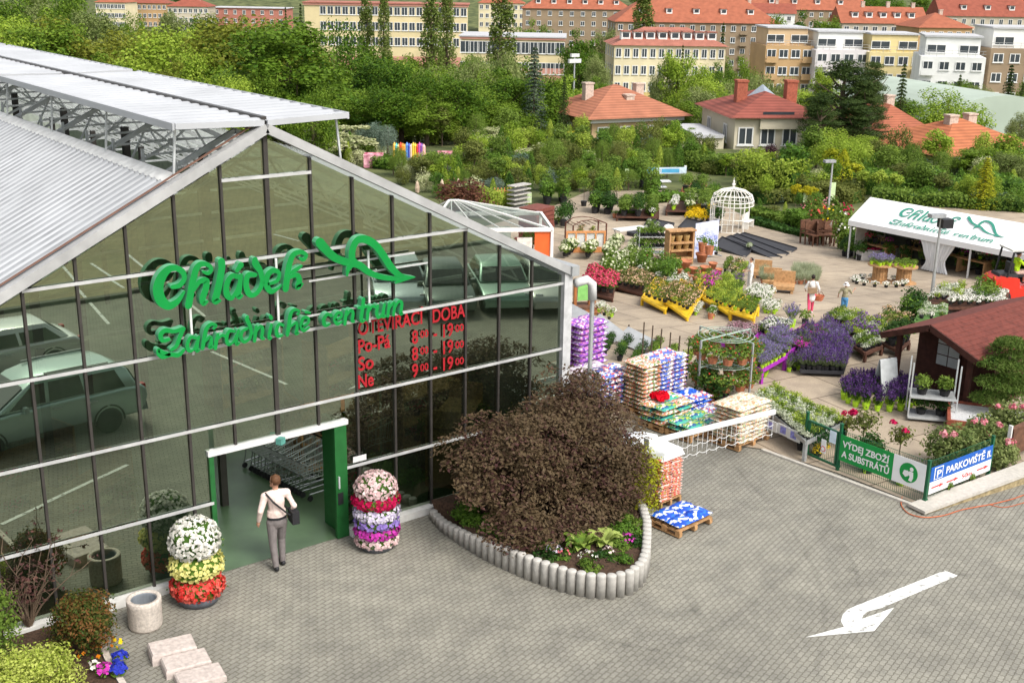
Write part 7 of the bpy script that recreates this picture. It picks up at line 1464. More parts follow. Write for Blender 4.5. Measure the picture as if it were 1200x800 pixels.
# blue display stand, plaques, pencil fence, red planters, crates
P = GP(779, 222); h_ = HT(P, 196); BL = mat('blue_stand', (.08, .34, .55), .5, .1)
place('display_stand', [('posts', MB().bx(-1.2, -1.1, -.05, .05, 0, h_).bx(1.25, 1.4, -.05, .05, 0, h_+.1).mesh('posts', WHITE)), ('header', MB().bx(-1.3, 1.4, -.08, -.04, h_-.42, h_).m(1).bx(-1.3, -.75, -.09, -.081, h_-.42, h_).bx(-.3, .9, -.09, -.081, h_-.35, h_-.1).mesh('header', [mat('header_pale', (.5, .6, .66), .5), BL])), ('shelf', MB().bx(-1.2, .3, -.4, .2, h_*.35, h_*.4).bx(-1.2, 0, -.5, .2, h_*.12, h_*.16).mesh('shelf', mat('shelf_pale', (.6, .62, .64), .5)))], 'blue and white display stand among the nursery shrubs', 'display stand', P, -.5)
for u, vb, vt, lab in ((734, 218, 198, 'light green info plaque among the potted shrubs'), (620, 244, 226, 'light green plaque in a dark frame near the crates'), (684, 206, 184, 'pale wooden stake sign among the weeping trees'), (1098, 236, 222, 'pale stake behind the marquee ridge'), (943, 242, 226, 'pale info plaque by the yellow standards'), (974, 246, 214, 'white plaque fixed below the slim lamp post')):
    P = GP(u, vb); h_ = HT(P, vt); place('info_plaque', [('board', MB().bx(-.14, .14, -.03, .03, h_*.3, h_).mesh('board', mat('plaque_light', (.5, .62, .35), .5, .1))), ('stake', MB().bx(-.05, .05, .031, .06, 0, h_*.9).mesh('stake', WOOD))], lab, 'sign', P, -.5)
PENC = [(.85, .5, .1), (.1, .5, .5), (.75, .55, .2), (.7, .08, .03), (.8, .3, .04), (.85, .42, .06), (.12, .3, .7), (.06, .1, .5), (.82, .6, .5), (.85, .6, .06), (.8, .5, .05), (.7, .06, .05), (.6, .1, .4), (.25, .1, .4), (.8, .45, .4)]
CN = ['amber', 'teal', 'sand', 'deep red', 'orange', 'light orange', 'bright blue', 'navy', 'pale pink', 'yellow', 'golden', 'scarlet', 'magenta', 'violet', 'salmon']
for i, (c, cn) in enumerate(zip(PENC, CN)):
    u = 462.5+2.45*i; P = GP(u, 190+.12*i); h_ = HT(P, 166.5+(i % 3)); place('pencil_post', [('shaft', MB().lathe([(.13, 0), (.13, h_*.86), (.01, h_)], 8).mesh('shaft', mat('pencil_'+cn.replace(' ', '_'), c, .5, .08)))], f'{cn} post shaped like a coloured pencil in the fence row', 'pencil post', P, 0, 1, 'row of coloured pencil posts')
MAGW = mat('raspberry_box', (.5, .05, .14), .5, .4, 2.5, col2=(.7, .4, .45))
for u, vb, vt, lab in ((438, 196, 180, 'raspberry red box stand near the hall roof edge'), (524, 194, 178, 'raspberry and white box stand right of the pencil posts')):
    P = GP(u, vb); h_ = HT(P, vt); place('box_stand', MB().bx(-.7, .7, -.5, .5, 0, h_*.9).bx(-.72, .72, -.52, -.4, h_*.9, h_).bx(-.72, .72, .4, .52, h_*.9, h_).mesh('box_stand', MAGW), lab, 'box', P, -.6)
P = GP(589, 244); tl_ = MB()
for i in range(6): tl_.bar((-.5+.2*i, 0, 0), (-.5+.2*i, 0, 1.2), .05)
for k in range(3): tl_.bar((-.55, .03, .2+.4*k), (.55, .03, .2+.4*k), .05)
place('wooden_trellis', tl_.mesh('wooden_trellis', mat('orange_wood', (.6, .26, .1))), 'orange wooden trellis below the dark clipped conifer', 'trellis', P, -.4)
P = GP(608, 246); tl_ = MB()
for k in range(6): tl_.bx(-.75, .75, -.3, .3, .12+.26*k, .18+.26*k)
place('plank_stack', tl_.mesh('plank_stack', mat('weathered_board', (.4, .38, .35), .8)), 'stack of weathered grey boards left of the red brown crates', 'boards', P, .2)
for u, vb, vt in ((489, 226, 212), (518, 228, 210), (537, 226, 209)):
    P = GP(u, vb); h_ = HT(P, vt); place('straw_roll', MB().lathe([(.13, 0), (.16, h_*.4), (.1, h_*.8), (.03, h_)], 8).mesh('straw_roll', mat('straw', (.5, .38, .28), .9, .3)), 'pale straw wrapped plant among the shrubs beside the hall roof', 'plant', P, 0, 1, auto=(u, vt))
# ================================================================== TOWN
def TILE_O(n, c):
    if n in MATS: return MATS[n]
    m = mat(n, c, .85, .16, .8); N, L = nt(m); tc = N.new('ShaderNodeTexCoord'); w = N.new('ShaderNodeTexWave'); w.bands_direction = 'Z'; w.inputs['Scale'].default_value = 1.6; w.inputs['Distortion'].default_value = .6; w.inputs['Detail'].default_value = 2; L.new(tc.outputs['Object'], w.inputs['Vector'])
    r = N.new('ShaderNodeMapRange'); r.inputs['To Min'].default_value = .72; r.inputs['To Max'].default_value = 1.08; L.new(w.outputs['Fac'], r.inputs[0]); b = N['Principled BSDF']; src = b.inputs['Base Color'].links[0].from_socket
    x = N.new('ShaderNodeMix'); x.data_type = 'RGBA'; x.blend_type = 'MULTIPLY'; x.inputs[0].default_value = 1; L.new(src, x.inputs[6]); L.new(r.outputs[0], x.inputs[7]); L.new(x.outputs[2], b.inputs['Base Color']); return m
RO = TILE_O('roof_orange', (.34, .11, .06)); RR_ = TILE_O('roof_red_brown', (.28, .08, .05)); RP = TILE_O('roof_pink_tile', (.36, .14, .10)); RG = mat('roof_flat_grey', (.45, .45, .46), .7, .1)
def wall(n, c): return mat(n, c, .85, .09, .35)
WY = wall('wall_yellow', (.62, .52, .30)); WB = wall('wall_brown', (.27, .20, .13)); WC = wall('wall_cream', (.66, .58, .38)); WO = wall('wall_ochre', (.46, .30, .15)); WL = wall('wall_lilac_white', (.64, .60, .60)); WYL = wall('wall_lemon', (.66, .55, .28)); WW = wall('wall_white', (.74, .74, .71)); WG = wall('wall_beige', (.5, .44, .34)); WPK = wall('wall_pink', (.55, .27, .21)); WV = wall('wall_villa_cream', (.55, .50, .38)); WVT = wall('wall_villa_tan', (.42, .30, .17))
PANE = mat('window_pane', (.05, .06, .07), .15, .3, .5, spec=.6); FRM = mat('window_frame', (.72, .72, .7), .5, .05); CHM = mat('chimney_plaster', (.5, .40, .33), .9, .2); BRK2 = mat('chimney_brick', (.33, .1, .06), .9, .25)
_wc = {}
def winmesh(w, h_):
    k = (round(w, 2), round(h_, 2))
    if k not in _wc:
        f = MB(); t = .11
        f.bx(-w/2, w/2, -.1, -.03, 0, t).bx(-w/2, w/2, -.1, -.03, h_-t, h_).bx(-w/2, -w/2+t, -.1, -.03, t+.001, h_-t-.001).bx(w/2-t, w/2, -.1, -.03, t+.001, h_-t-.001)
        if w > 1: f.bx(-.05, .05, -.1, -.03, t+.001, h_-t-.001)
        f.bx(-w/2-.1, w/2+.1, -.18, -.02, -.1, -.01)
        _wc[k] = (f.mesh('window', FRM), MB().bx(-w/2+.02, w/2-.02, -.045, -.02, .02, h_-.02).mesh('pane', PANE))
    return _wc[k]
def addwin(o, x, y, z, w, h_, rz=0):
    a_, b_ = winmesh(w, h_); q = ob('window', a_, o); q.location = (x, y, z); q.rotation_euler = (0, 0, rz); ob('pane', b_, q)
def roofmesh(W, D, z, rise, kind, ov, m, th=.25):
    w, d = W/2+ov, D/2+ov; mb = MB()
    if kind == 'hip':
        r = max(0, w-d) if w > d else 0; ry = 0 if w >= d else d-w; A = [(-w, -d, z), (w, -d, z), (w, d, z), (-w, d, z)]; R_ = [(-r, -ry, z+rise), (r, ry, z+rise)]
        mb.add(A+R_, [(0, 1, 5, 4), (1, 2, 5), (2, 3, 4, 5), (3, 0, 4), (3, 2, 1, 0)] if w >= d else [(0, 1, 4), (1, 2, 5, 4), (2, 3, 5), (3, 0, 4, 5), (3, 2, 1, 0)])
    elif kind == 'gable': mb.add([(-w, -d, z), (w, -d, z), (w, d, z), (-w, d, z), (-w, 0, z+rise), (w, 0, z+rise)], [(0, 1, 5, 4), (2, 3, 4, 5), (1, 2, 5), (3, 0, 4), (3, 2, 1, 0)])
    else: mb.bx(-w, w, -d, d, z, z+th)
    return mb.mesh('roof', m)
def house(name, label, cat, u0, u1, D, ve, vr, wm, rm, kind='hip', depth=12, rot=0, bays=6, floors=3, fh=3.1, ww=1.3, wh=1.5, sb=0, chim=(), dorm=0, ov=.5, base=None, setback=None, balc=(), cornice=None, skip=()):
    P0, P1 = PD(u0, D), PD(u1, D); W = np.hypot(*(P1-P0)[:2]); rz = ANG(P0, P1)+rot; M_ = (P0+P1)/2; W = W/max(.5, cos(rot))
    yv = np.array([-sin(rz), cos(rz)]); c = M_[:2]+yv*depth/2; z0 = M_[2]-2; mid = np.array([M_[0], M_[1], z0]); H = HT(mid, ve); rise = HT((c[0], c[1], z0), vr)-H if vr is not None else .4
    rise = max(rise, .3); pr = []; o = place(name, [('wall', MB().bx(-W/2, W/2, -depth/2, depth/2, 0, H).mesh('wall', wm))], label, cat, (c[0], c[1], z0), rz)
    zt_ = H
    if setback:
        sh_, sm = setback; ob('upper_storey', MB().bx(-W/2+.8, W/2-.8, -depth/2+2.2, depth/2-.5, H+.02, H+sh_).mesh('upper_storey', sm), o)
        rl = MB()
        for k in range(2): rl.bx(-W/2+.05, W/2-.05, -depth/2+.05, -depth/2+.1, H+.5+.45*k, H+.56+.45*k)
        for k in range(int(W/1.2)+1): rl.bx(-W/2+.05+1.2*k, -W/2+.1+1.2*k, -depth/2+.051, -depth/2+.099, H, H+.98)
        ob('balcony_rail', rl.mesh('balcony_rail', GREYM), o)
        for i in range(max(2, bays//2)): addwin(o, -W/2+W*(i+.5)/max(2, bays//2), -depth/2+2.2, H+.5, ww*1.9, wh*.95)
        ob('roof', MB().bx(-W/2+.5, W/2-.5, -depth/2+1.9, depth/2-.3, H+sh_+.01, H+sh_+.3).mesh('roof', rm), o); zt_ = H+sh_+.3
    else:
        r_ = ob('roof', roofmesh(W, depth, H+.01, rise, kind, ov, rm), o); zt_ = H+rise
        if kind != 'flat':
            for i in range(dorm):
                x = -W/2+W*(i+1)/(dorm+1); t = .38; y = -(depth/2+ov)*(1-t); z = H+rise*t
                ob('dormer', MB().bx(x-.85, x+.85, y-.3, y+2.4, z-.3, z+1.25).m(1).bx(x-1.0, x+1.0, y-.5, y+2.6, z+1.251, z+1.42).m(2).bx(x-.6, x+.6, y-.34, y-.301, z+.2, z+1.05).mesh('dormer', [FRM, rm, PANE]), r_)
        for i, (fx, fy, hh_) in enumerate(chim): x, y = fx*W, fy*depth; ob('chimney', MB().bx(x-.45, x+.45, y-.4, y+.4, H+.2, zt_+hh_).bx(x-.52, x+.52, y-.47, y+.47, zt_+hh_, zt_+hh_+.15).mesh('chimney', BRK2 if hh_ < .8 and kind == 'x' else CHM), r_)
    if cornice: ob('cornice', MB().bx(-W/2-.3, W/2+.3, -depth/2-.3, -depth/2-.004, H-.45, H-.02).mesh('cornice', cornice), o)
    if base: bh, bm_ = base; ob('plinth', MB().bx(-W/2-.06, W/2+.06, -depth/2-.06, depth/2+.06, 0, bh if bh > 0 else H+bh).mesh('plinth', bm_), o)
    for f in range(floors):
        z = H-fh*(f+1)+.95
        if z < 1: break
        for i in range(bays):
            if (f, i) in skip: continue
            addwin(o, -W/2+W*(i+.5)/bays, -depth/2, z, ww, wh)
        for s_ in (-1, 1):
            for i in range(sb): addwin(o, s_*W/2, -depth/2+depth*(i+.5)/sb, z, ww*.8, wh, s_*pi/2)
        for i in balc:
            x = -W/2+W*(i+.5)/bays; ob('balcony', MB().bx(x-1.1, x+1.1, -depth/2-1.0, -depth/2-.12, z-.85, z-.68).bx(x-1.1, x+1.1, -depth/2-1.0, -depth/2-.95, z-.679, z+.25).mesh('balcony', wm), o)
    return o
B = 'building'
house('school_block', 'long pale yellow school block with pink base behind the poplars', B, 362, 547, 300, 5, None, WY, RP, 'flat', 14, .03, 22, 3, 3.6, 1.5, 2.0, base=(-12.4, WPK), cornice=WPK, skip=[(f, i) for f in range(3) for i in (0, 1)])
house('school_wing', 'low pale yellow school wing with grey flat roof behind the spruce', B, 540, 658, 255, 44, None, WY, RG, 'flat', 16, -.04, 12, 2, 4.2, 2.2, 2.4, base=(-6.2, WPK), cornice=WPK)
house('apartment_house', 'tan apartment house with orange hip roof behind the broad poplar', B, 610, 735, 430, 11, -6, WB, RO, 'hip', 14, 0, 10, 4, 3.3, 1.4, 1.6, dorm=6)
house('apartment_house', 'long tan apartment house with big orange hip roof behind the cream mansard house', B, 716, 905, 350, 27, -2, WB, RO, 'hip', 18, .05, 16, 5, 3.2, 1.4, 1.6, dorm=5, chim=((-.1, 0, 1.2), (.2, .05, 1.2), (.35, 0, 1.0)), balc=(12,), sb=3)
o = house('mansard_house', 'cream three storey house with pink tiled mansard roof', B, 716, 845, 235, 54, 32, WC, RP, 'hip', 13, .06, 13, 3, 3.2, 1.1, 1.7, dorm=8, sb=4, base=(-8.9, wall('wall_ochre_base', (.6, .46, .18))))
house('apartment_block', 'ochre apartment block with set back top floor and balconies', B, 890, 946, 225, 54, None, WO, RG, 'flat', 12, .05, 4, 4, 3.1, 1.7, 1.5, setback=(3.0, wall('wall_ochre_pale', (.55, .40, .24))), balc=(0, 3))
house('apartment_block', 'lilac white apartment block between the ochre and lemon blocks', B, 948, 1010, 222, 59, None, WL, RG, 'flat', 12, .02, 4, 4, 3.1, 1.8, 1.5, setback=(3.0, WW), balc=(0,))
house('apartment_block', 'lemon yellow apartment block behind the dark pines', B, 1010, 1073, 220, 62, None, WYL, RG, 'flat', 12, -.02, 4, 4, 3.1, 1.8, 1.5, setback=(3.0, WYL), balc=(3,))
house('apartment_block', 'bright white apartment block with railed roof terrace', B, 1072, 1142, 200, 67, None, WW, RG, 'flat', 13, -.22, 4, 5, 3.1, 1.6, 1.4, setback=(3.0, WW), balc=(0,), sb=0)
house('apartment_block', 'brown apartment block at the right picture edge', B, 1150, 1225, 205, 58, None, WB, RG, 'flat', 13, -.05, 4, 4, 3.2, 1.7, 1.5, setback=(3.2, WW), balc=(3,))
house('terraced_houses', 'grey terraced houses with orange roofs and green dormers', B, 975, 1073, 330, 28, 8, WG, RO, 'gable', 12, .03, 9, 2, 3.2, 1.4, 1.5, dorm=5, chim=((-.2, 0, 1.2), (.1, 0, 1.2), (.4, 0, 1)))
house('corner_house', 'beige house with orange hip roof behind the bright white block', B, 1063, 1126, 300, 33, 15, WO, RO, 'hip', 14, .1, 6, 3, 3.2, 1.2, 1.4, dorm=0, chim=((.1, 0, .6),))
house('apartment_house', 'long beige apartment house with red brown roof at the upper right', B, 1088, 1225, 390, 20, -2, WG, RR_, 'gable', 15, -.02, 13, 4, 3.4, 1.3, 1.7, dorm=4)
house('apartment_house', 'long house with bright orange roof above the ochre block', B, 868, 1000, 430, 12, -8, WB, RO, 'gable', 14, .02, 12, 3, 3.2, dorm=4, chim=((.1, 0, 1.2), (-.3, 0, 1.2)))
house('apartment_house', 'white gabled house beside the bright orange roof', B, 855, 920, 400, 16, 4, WW, RR_, 'gable', 10, -.1, 5, 2, 3.2, chim=((.2, 0, 1),))
house('apartment_house', 'tan house with orange roof beyond the long red brown roof', B, 1180, 1250, 520, 2, -12, WO, RO, 'hip', 14, 0, 6, 3)
for k, (u0, u1, ve, vr, D, wm, rm, lab) in enumerate(((124, 158, 3, -6, 460, WC, RO, 'cream house with orange roof above the olive trees'), (160, 205, 4, -4, 480, WO, RR_, 'ochre house with brown roof at the upper left'), (206, 252, 8, -3, 450, WG, RR_, 'grey beige house with brown hip roof at the upper left'), (256, 340, 10, 1, 470, wall('wall_red', (.4, .16, .12)), RG, 'long reddish flat roofed block at the upper left'), (560, 612, 4, -8, 470, WC, RO, 'cream house with orange roof between the poplars'), (900, 985, -2, -14, 560, WB, RR_, 'distant brown roofed terrace above the orange roofs'), (1090, 1130, -1, -10, 600, WC, RO, 'distant cream house at the top right'), (770, 870, -4, -18, 520, WO, RO, 'distant orange roofed block above the tan apartment house'), (640, 720, -6, -18, 560, WG, RO, 'distant orange roofed house above the sports court'))):
    house('town_house', lab, B, u0, u1, D, ve, vr, wm, rm, 'flat' if rm is RG else 'hip', 13, .04*(k % 3-1), 8, 3, 3.2, 1.3, 1.6, chim=((.2, 0, 1),) if rm is not RG else ())
# villas just beyond the garden
o = house('villa', 'tan villa with pink orange pyramid tiled roof and three chimneys', 'house', 692, 800, 118, 137, 99, WVT, TILE_O('roof_villa_orange', (.36, .14, .08)), 'hip', 9.5, .42, 4, 2, 3.3, 1.3, 1.5, chim=((-.3, .02, .1), (.03, -.25, -.9), (.3, .05, -.1)), ov=1.0, sb=3, cornice=FRM)
o = house('villa', 'cream villa with dark red roof, brick chimneys and balcony', 'house', 860, 966, 108, 138, 106, WV, TILE_O('roof_villa_red', (.25, .07, .05)), 'hip', 11, .12, 4, 3, 3.4, 1.4, 1.6, ov=.7, sb=2)
Wv = 110*MPP(o.location)
for x in (-2.2, 2.6): 
    rf_ = [c for c in o.children if c.name.startswith('roof')][0]; q = ob('chimney', MB().bx(x-.5, x+.5, -.9, .1, 0, 3.0).bx(x-.57, x+.57, -.97, .17, 3.0, 3.2).mesh('chimney', BRK2), rf_); zz = max(v_.co.z for v_ in rf_.data.vertices); q.location = (0, 0, zz-2.2)
ob('skylight_cap', MB().lathe([(1.7, zz-.75), (.02, zz+.55)], 4).mesh('skylight_cap', mat('zinc', (.35, .4, .45), .4, .1, metal=.4)), rf_)
hz = min(v_.co.z for v_ in rf_.data.vertices)
ob('balcony', MB().bx(-1.9, 1.6, -5.9, -5.52, hz-1.0, hz-.85).bx(-1.9, 1.6, -5.9, -5.8, hz-.849, hz+.1).m(1).bx(-1.6, 1.3, -5.56, -5.51, hz-.8, hz+.5).mesh('balcony', [WV, PANE]), o)
ob('side_wing', MB().bx(-7.4, -4.9, -5.0, 3, 0, hz-1.9).m(1).bx(-7.6, -4.95, -5.2, 3.2, hz-1.899, hz-1.6).mesh('side_wing', [WV, RG]), o)
house('villa', 'tan villa with orange tiled roof at the right above the marquee', 'house', 1100, 1232, 100, 180, 138, WVT, TILE_O('roof_villa_bright', (.40, .135, .06)), 'hip', 9.5, .35, 3, 2, 3.2, 1.3, 1.6, chim=((-.1, -.05, .2), (.22, .1, .1)), ov=.9, sb=2, cornice=FRM)
house('villa', 'small villa with bright orange roof half hidden by the pines', 'house', 1030, 1088, 118, 152, 120, WVT, RO, 'hip', 9, .3, 3, 2, 3.2, chim=((.2, 0, .6),))
house('flat_annexe', 'low white flat roofed annexe behind the bright orange villa', B, 1062, 1122, 150, 134, None, WW, mat('roof_pale_flat', (.6, .58, .53), .8, .1), 'flat', 24, .1, 3, 1, 3.2)
# green arched hall
PA_, PB_ = PD(1085, 135), PD(1260, 135); W = np.hypot(*(PB_-PA_)[:2]); M_ = (PA_+PB_)/2; rz = ANG(PA_, PB_)+.25; hA = HT((M_[0], M_[1], M_[2]-2), 112); mb = MB(); n_ = 22; 
V = []
for y in (0, 26):
    for i in range(n_+1): t = pi*i/n_; V.append((-W/2*cos(t)*1.05, y, 4.2+(hA-4.2)*sin(t)))
mb.add(V, [(i, i+1, n_+2+i, n_+1+i) for i in range(n_)]+[tuple(range(n_, -1, -1))])
place('arched_hall', [('roof', fixn(mb.mesh('roof', mat('pale_green_sheet', (.36, .42, .35), .6, .1, .2)))), ('wall', MB().bx(-W/2, W/2, .3, 25.7, 0, 4.2).mesh('wall', WG))], 'big arched hall with pale green roof at the right edge', 'hall', (M_[0], M_[1], M_[2]-2), rz)
# sports court with fence, parked cars, floodlight
q = [PD(655, 205), PD(755, 205), PD(760, 178), PD(645, 178)]
sheet('sports_court', [p[:2] for p in q], .12, mat('court_green', (.17, .25, .11), .9, .1, .4))
fa, fb = PD(655, 176), PD(760, 176)
def tallfence(A, B_, h_, label, m):
    l_ = np.hypot(*(B_-A)[:2]); rz_ = ANG(A, B_); mb = MB(); dz = B_[2]-A[2]; n = int(l_/1.6)
    for i in range(n+1): f = i/n; mb.bar((l_*f, 0, dz*f), (l_*f, 0, dz*f+h_), .12)
    for z in (.1, h_*.5, h_): mb.bar((0, 0, z), (l_, 0, dz+z), .08)
    for i in range(n*4): f = i/(n*4); mb.bar((l_*f, .02, dz*f), (l_*f, .02, dz*f+h_), .025)
    place('court_fence', mb.mesh('court_fence', m), label, 'fence', A, rz_)
tallfence(fa, fb, 4.5, 'dark wire fence along the near side of the sports court', BLACKP); tallfence(PD(660, 208), PD(760, 208), 4, 'green wire fence along the far side of the sports court', GRNP)
place('blue_tarpaulin', MB().lathe([(3.2, 0), (3.0, .9), (.02, 1.3)], 10, sy=.6).mesh('blue_tarpaulin', mat('tarp_blue', (.03, .16, .5), .5)), 'blue covered heap beside the sports court', 'tarpaulin', PD(718, 150)+np.array([0, 0, 1.5]), .2)
place('pink_awning', MB().bx(-4, 4, -2, 2, 2.4, 2.7).bx(-3.9, -3.7, -1.9, -1.7, -1, 2.39).bx(3.7, 3.9, -1.9, -1.7, -1, 2.39).mesh('pink_awning', mat('awning_pink', (.55, .25, .25), .6)), 'pink roofed stall left of the villa with three chimneys', 'stall', PD(662, 138)+np.array([0, 0, .5]), 0)
P = PD(671, 190); h_ = HT(P, 67); place('floodlight_mast', [('mast', MB().tube([(0, 0, 0), (0, 0, h_)], [.2, .1], 8).mesh('mast', GREYM)), ('lamps', MB().bx(-1.2, 1.2, -.2, .2, h_-.9, h_-.3).bx(-.8, .8, -.2, .2, h_, h_+.5).mesh('lamps', WHITE))], 'floodlight mast at the sports court', 'floodlight', P)
# ================================================================== PEOPLE
SKIN = mat('skin', (.50, .27, .18), .55, .08, 8); HAIRB = mat('hair_brown', (.10, .045, .02), .7, .3, 30); HAIRD = mat('hair_dark', (.02, .012, .01), .7, .3, 30)
def limb(mb, pts, rs):
    mb.tube(pts, rs, 10)
    for p, r in zip(pts, rs): mb.ball(p, r, 10, 7)
def person(label, P, H, rz, top, bottom, shoe, hair, pose, short=False, shorts=False, vox=.014, jacket=False, extra=None, female=False, cat='person', seated=False):
    """pose: dict with l_arm, r_arm [(shoulder offset) elbow, wrist], l_leg, r_leg [knee, ankle] in body units of height 1.75 (x right, y forward)"""
    k = H/1.75; hipz = pose.get('hipz', .93); sh = .175 if female else .2; tor = hipz+.53; lean = pose.get('lean', 0)
    SH = {'l': (-sh, lean, tor-.04), 'r': (sh, lean, tor-.04)}; HP = {'l': (-.09, 0, hipz-.03), 'r': (.09, 0, hipz-.03)}
    nk = (0, lean*1.05, tor+.06); hd0 = (pose.get('hx', 0), lean*1.1+.015, tor+.205)
    b = MB()
    limb(b, [(0, 0, hipz), (0, lean*.4, hipz+.22), (0, lean*.8, tor-.14), nk], [.135, .12, .14, .055]); b.lathe([(.01, -.1), (.13, -.06), (.14, .06), (.01, .12)], 12, (0, 0, hipz), 1.15, .85)
    limb(b, [SH['l'], (0, lean, tor-.03), SH['r']], [.062, .09, .062])
    b.lathe([(.001, -.125), (.05, -.115), (.072, -.06), (.083, .0), (.085, .05), (.07, .1), (.001, .125)], 14, hd0, .93, 1.12)
    ht = pose.get('head', 0)
    def hp(x, y, z): return (hd0[0]+x*cos(ht)-y*sin(ht), hd0[1]+x*sin(ht)+y*cos(ht), hd0[2]+z)
    b.ball(hp(0, .098, -.02), .018, 6, 5, 1.4); b.ball(hp(0, .07, -.085), .035, 8, 5); 
    for s_ in (-1, 1): b.ball(hp(.078*s_, -.005, -.01), .02, 6, 5, 1.5)
    limb(b, [nk, (hd0[0]*.7, hd0[1], hd0[2]-.06)], [.052, .05])
    for s_ in 'lr':
        sg = -1 if s_ == 'l' else 1; e_, w_ = pose[s_+'_arm']; limb(b, [SH[s_], e_, w_], [.05, .04, .026])
        d = (Vector(w_)-Vector(e_)).normalized(); side = d.cross(Vector((0, 1, .2))).normalized() if abs(d.y) < .8 else Vector((1, 0, 0)); fw_ = side.cross(d).normalized()
        pc = Vector(w_)+d*.045; limb(b, [w_, pc, Vector(w_)+d*.085], [.024, .036, .034])
        for f in range(4): o_ = fw_*(f-1.5)*.019; q0 = Vector(w_)+d*.085+o_; ln = (.062, .072, .068, .05)[f]; b.tube([q0, q0+d*ln*.55, q0+d*ln*.9-side*sg*ln*.28], [.0105, .0095, .008], 6); b.ball(q0+d*ln*.9-side*sg*ln*.28, .008, 6, 4)
        b.tube([Vector(w_)+d*.03+fw_*.025, Vector(w_)+d*.06+fw_*.055, Vector(w_)+d*.095+fw_*.06], [.013, .011, .009], 6)
        kn, an = pose[s_+'_leg']; limb(b, [HP[s_], kn, an], [.088, .058, .038])
        fd = pose.get(s_+'_toe', (0, .16, -.05)); limb(b, [an, (an[0], an[1]-.03, an[2]-.04)], [.036, .036]); b.tube([(an[0], an[1]-.05, an[2]-.05), (an[0]+fd[0], an[1]+fd[1], an[2]+fd[2]-.01)], [.035, .028], 8)
    body = remesh(b, [SKIN], vox, 'body')
    t = MB(); limb(t, [(0, 0, hipz+(-.22 if jacket else .17)), (0, lean*.4, hipz+.24), (0, lean*.8, tor-.14)], [.165 if jacket else .15, .14, .158]); t.lathe([(.15, .04 if not jacket else -.25), (.158, .1), (.15, .2)], 16, (0, 0, hipz), 1.12, .85)
    limb(t, [SH['l'], (0, lean, tor-.03), SH['r']], [.078, .1, .078]); limb(t, [(0, lean, tor-.02), (nk[0], nk[1], nk[2]-.03)], [.1, .066])
    for s_ in 'lr': e_, w_ = pose[s_+'_arm']; limb(t, [SH[s_], e_] if short else [SH[s_], e_, tuple(Vector(e_)*.12+Vector(w_)*.88)], [.07, .056] if short else [.07, .056, .042])
    tr = MB(); tr.lathe([(.12, -.12), (.15, -.04), (.15, .07), (.13, .1)], 16, (0, 0, hipz), 1.14, .9)
    for s_ in 'lr': kn, an = pose[s_+'_leg']; limb(tr, [HP[s_], kn] if shorts else [HP[s_], kn, (an[0], an[1], an[2]-.01)], [.105, .082] if shorts else [.105, .074, .057])
    so = MB()
    for s_ in 'lr':
        an = pose[s_+'_leg'][1]; fd = pose.get(s_+'_toe', (0, .16, -.05)); limb(so, [(an[0], an[1]-.045, an[2]-.045), (an[0]+fd[0]*.6, an[1]+fd[1]*.6, an[2]+fd[2]*.75-.005), (an[0]+fd[0], an[1]+fd[1], an[2]+fd[2]-.008)], [.046, .043, .032])
    hr = MB().lathe([(.001, -.05), (.088, -.04), (.094, .03), (.08, .09), (.001, .138)], 14, (hd0[0]+.018*sin(ht), hd0[1]-.022*cos(ht), hd0[2]+.012), .96, 1.08)
    if female: hr.ball((hd0[0], hd0[1]-.05, hd0[2]+.03), .085, 10, 7, 1.1)
    prs = [('body', body, [('eyes', MB().ball(hp(-.03, .082, .01), .011, 6, 4).ball(hp(.03, .082, .01), .011, 6, 4).mesh('eyes', BLACKP))]), ('jacket' if jacket else 'shirt', remesh(t, [top], vox, 'shirt', 4)), ('shorts' if shorts else 'trousers', remesh(tr, [bottom], vox, 'trousers', 4)), ('shoes', remesh(so, [shoe], vox, 'shoes', 2)), ('hair', hr.mesh('hair', hair, True))]
    if extra: prs += extra
    return place('person', prs, label, cat, P, rz, k), k
cl_ = lambda n, c: mat(n, c, .85, .14, 14, bump=.25)
# man walking in through the door, seen from behind
P = G(327, 664); P[2] = .014; Hm = HT(P, 559)
pose = dict(l_arm=[(-.30, -.04, 1.17), (-.31, .07, .93)], r_arm=[(.30, -.09, 1.18), (.27, .06, .98)], l_leg=[(-.10, -.03, .50), (-.09, -.13, .10)], r_leg=[(.10, .10, .51), (.09, .06, .09)], head=.7, l_toe=(0, .13, -.06))
bag = MB().box(.29, -.08, .98, .13, .26, .24, 0); strap = MB().tube([(-.19, -.06, 1.49), (-.10, -.175, 1.36), (.05, -.185, 1.2), (.18, -.17, 1.06), (.25, -.12, 1.02)], .018, 6).tube([(-.19, -.04, 1.5), (-.12, .15, 1.38), (.1, .18, 1.2), (.25, .0, 1.06)], .016, 6)
o, k = person('man in pale pink shirt and grey trousers walking in through the entrance', P, Hm, -.15, cl_('shirt_pale_pink', (.70, .56, .50)), cl_('trousers_grey', (.17, .15, .145)), BLACKP, HAIRB, pose, vox=.0115, extra=[('belt', MB().lathe([(.156, -.02), (.156, .025)], 18, (0, 0, .995), 1.12, .9).mesh('belt', BLACKP))])
c_, s_ = cos(-.15), sin(-.15)
place('shoulder_bag', [('pouch', bag.mesh('pouch', BLACKP)), ('strap', strap.mesh('strap', BLACKP))], 'black shoulder bag worn by the man at the entrance', 'bag', P, -.15, k)
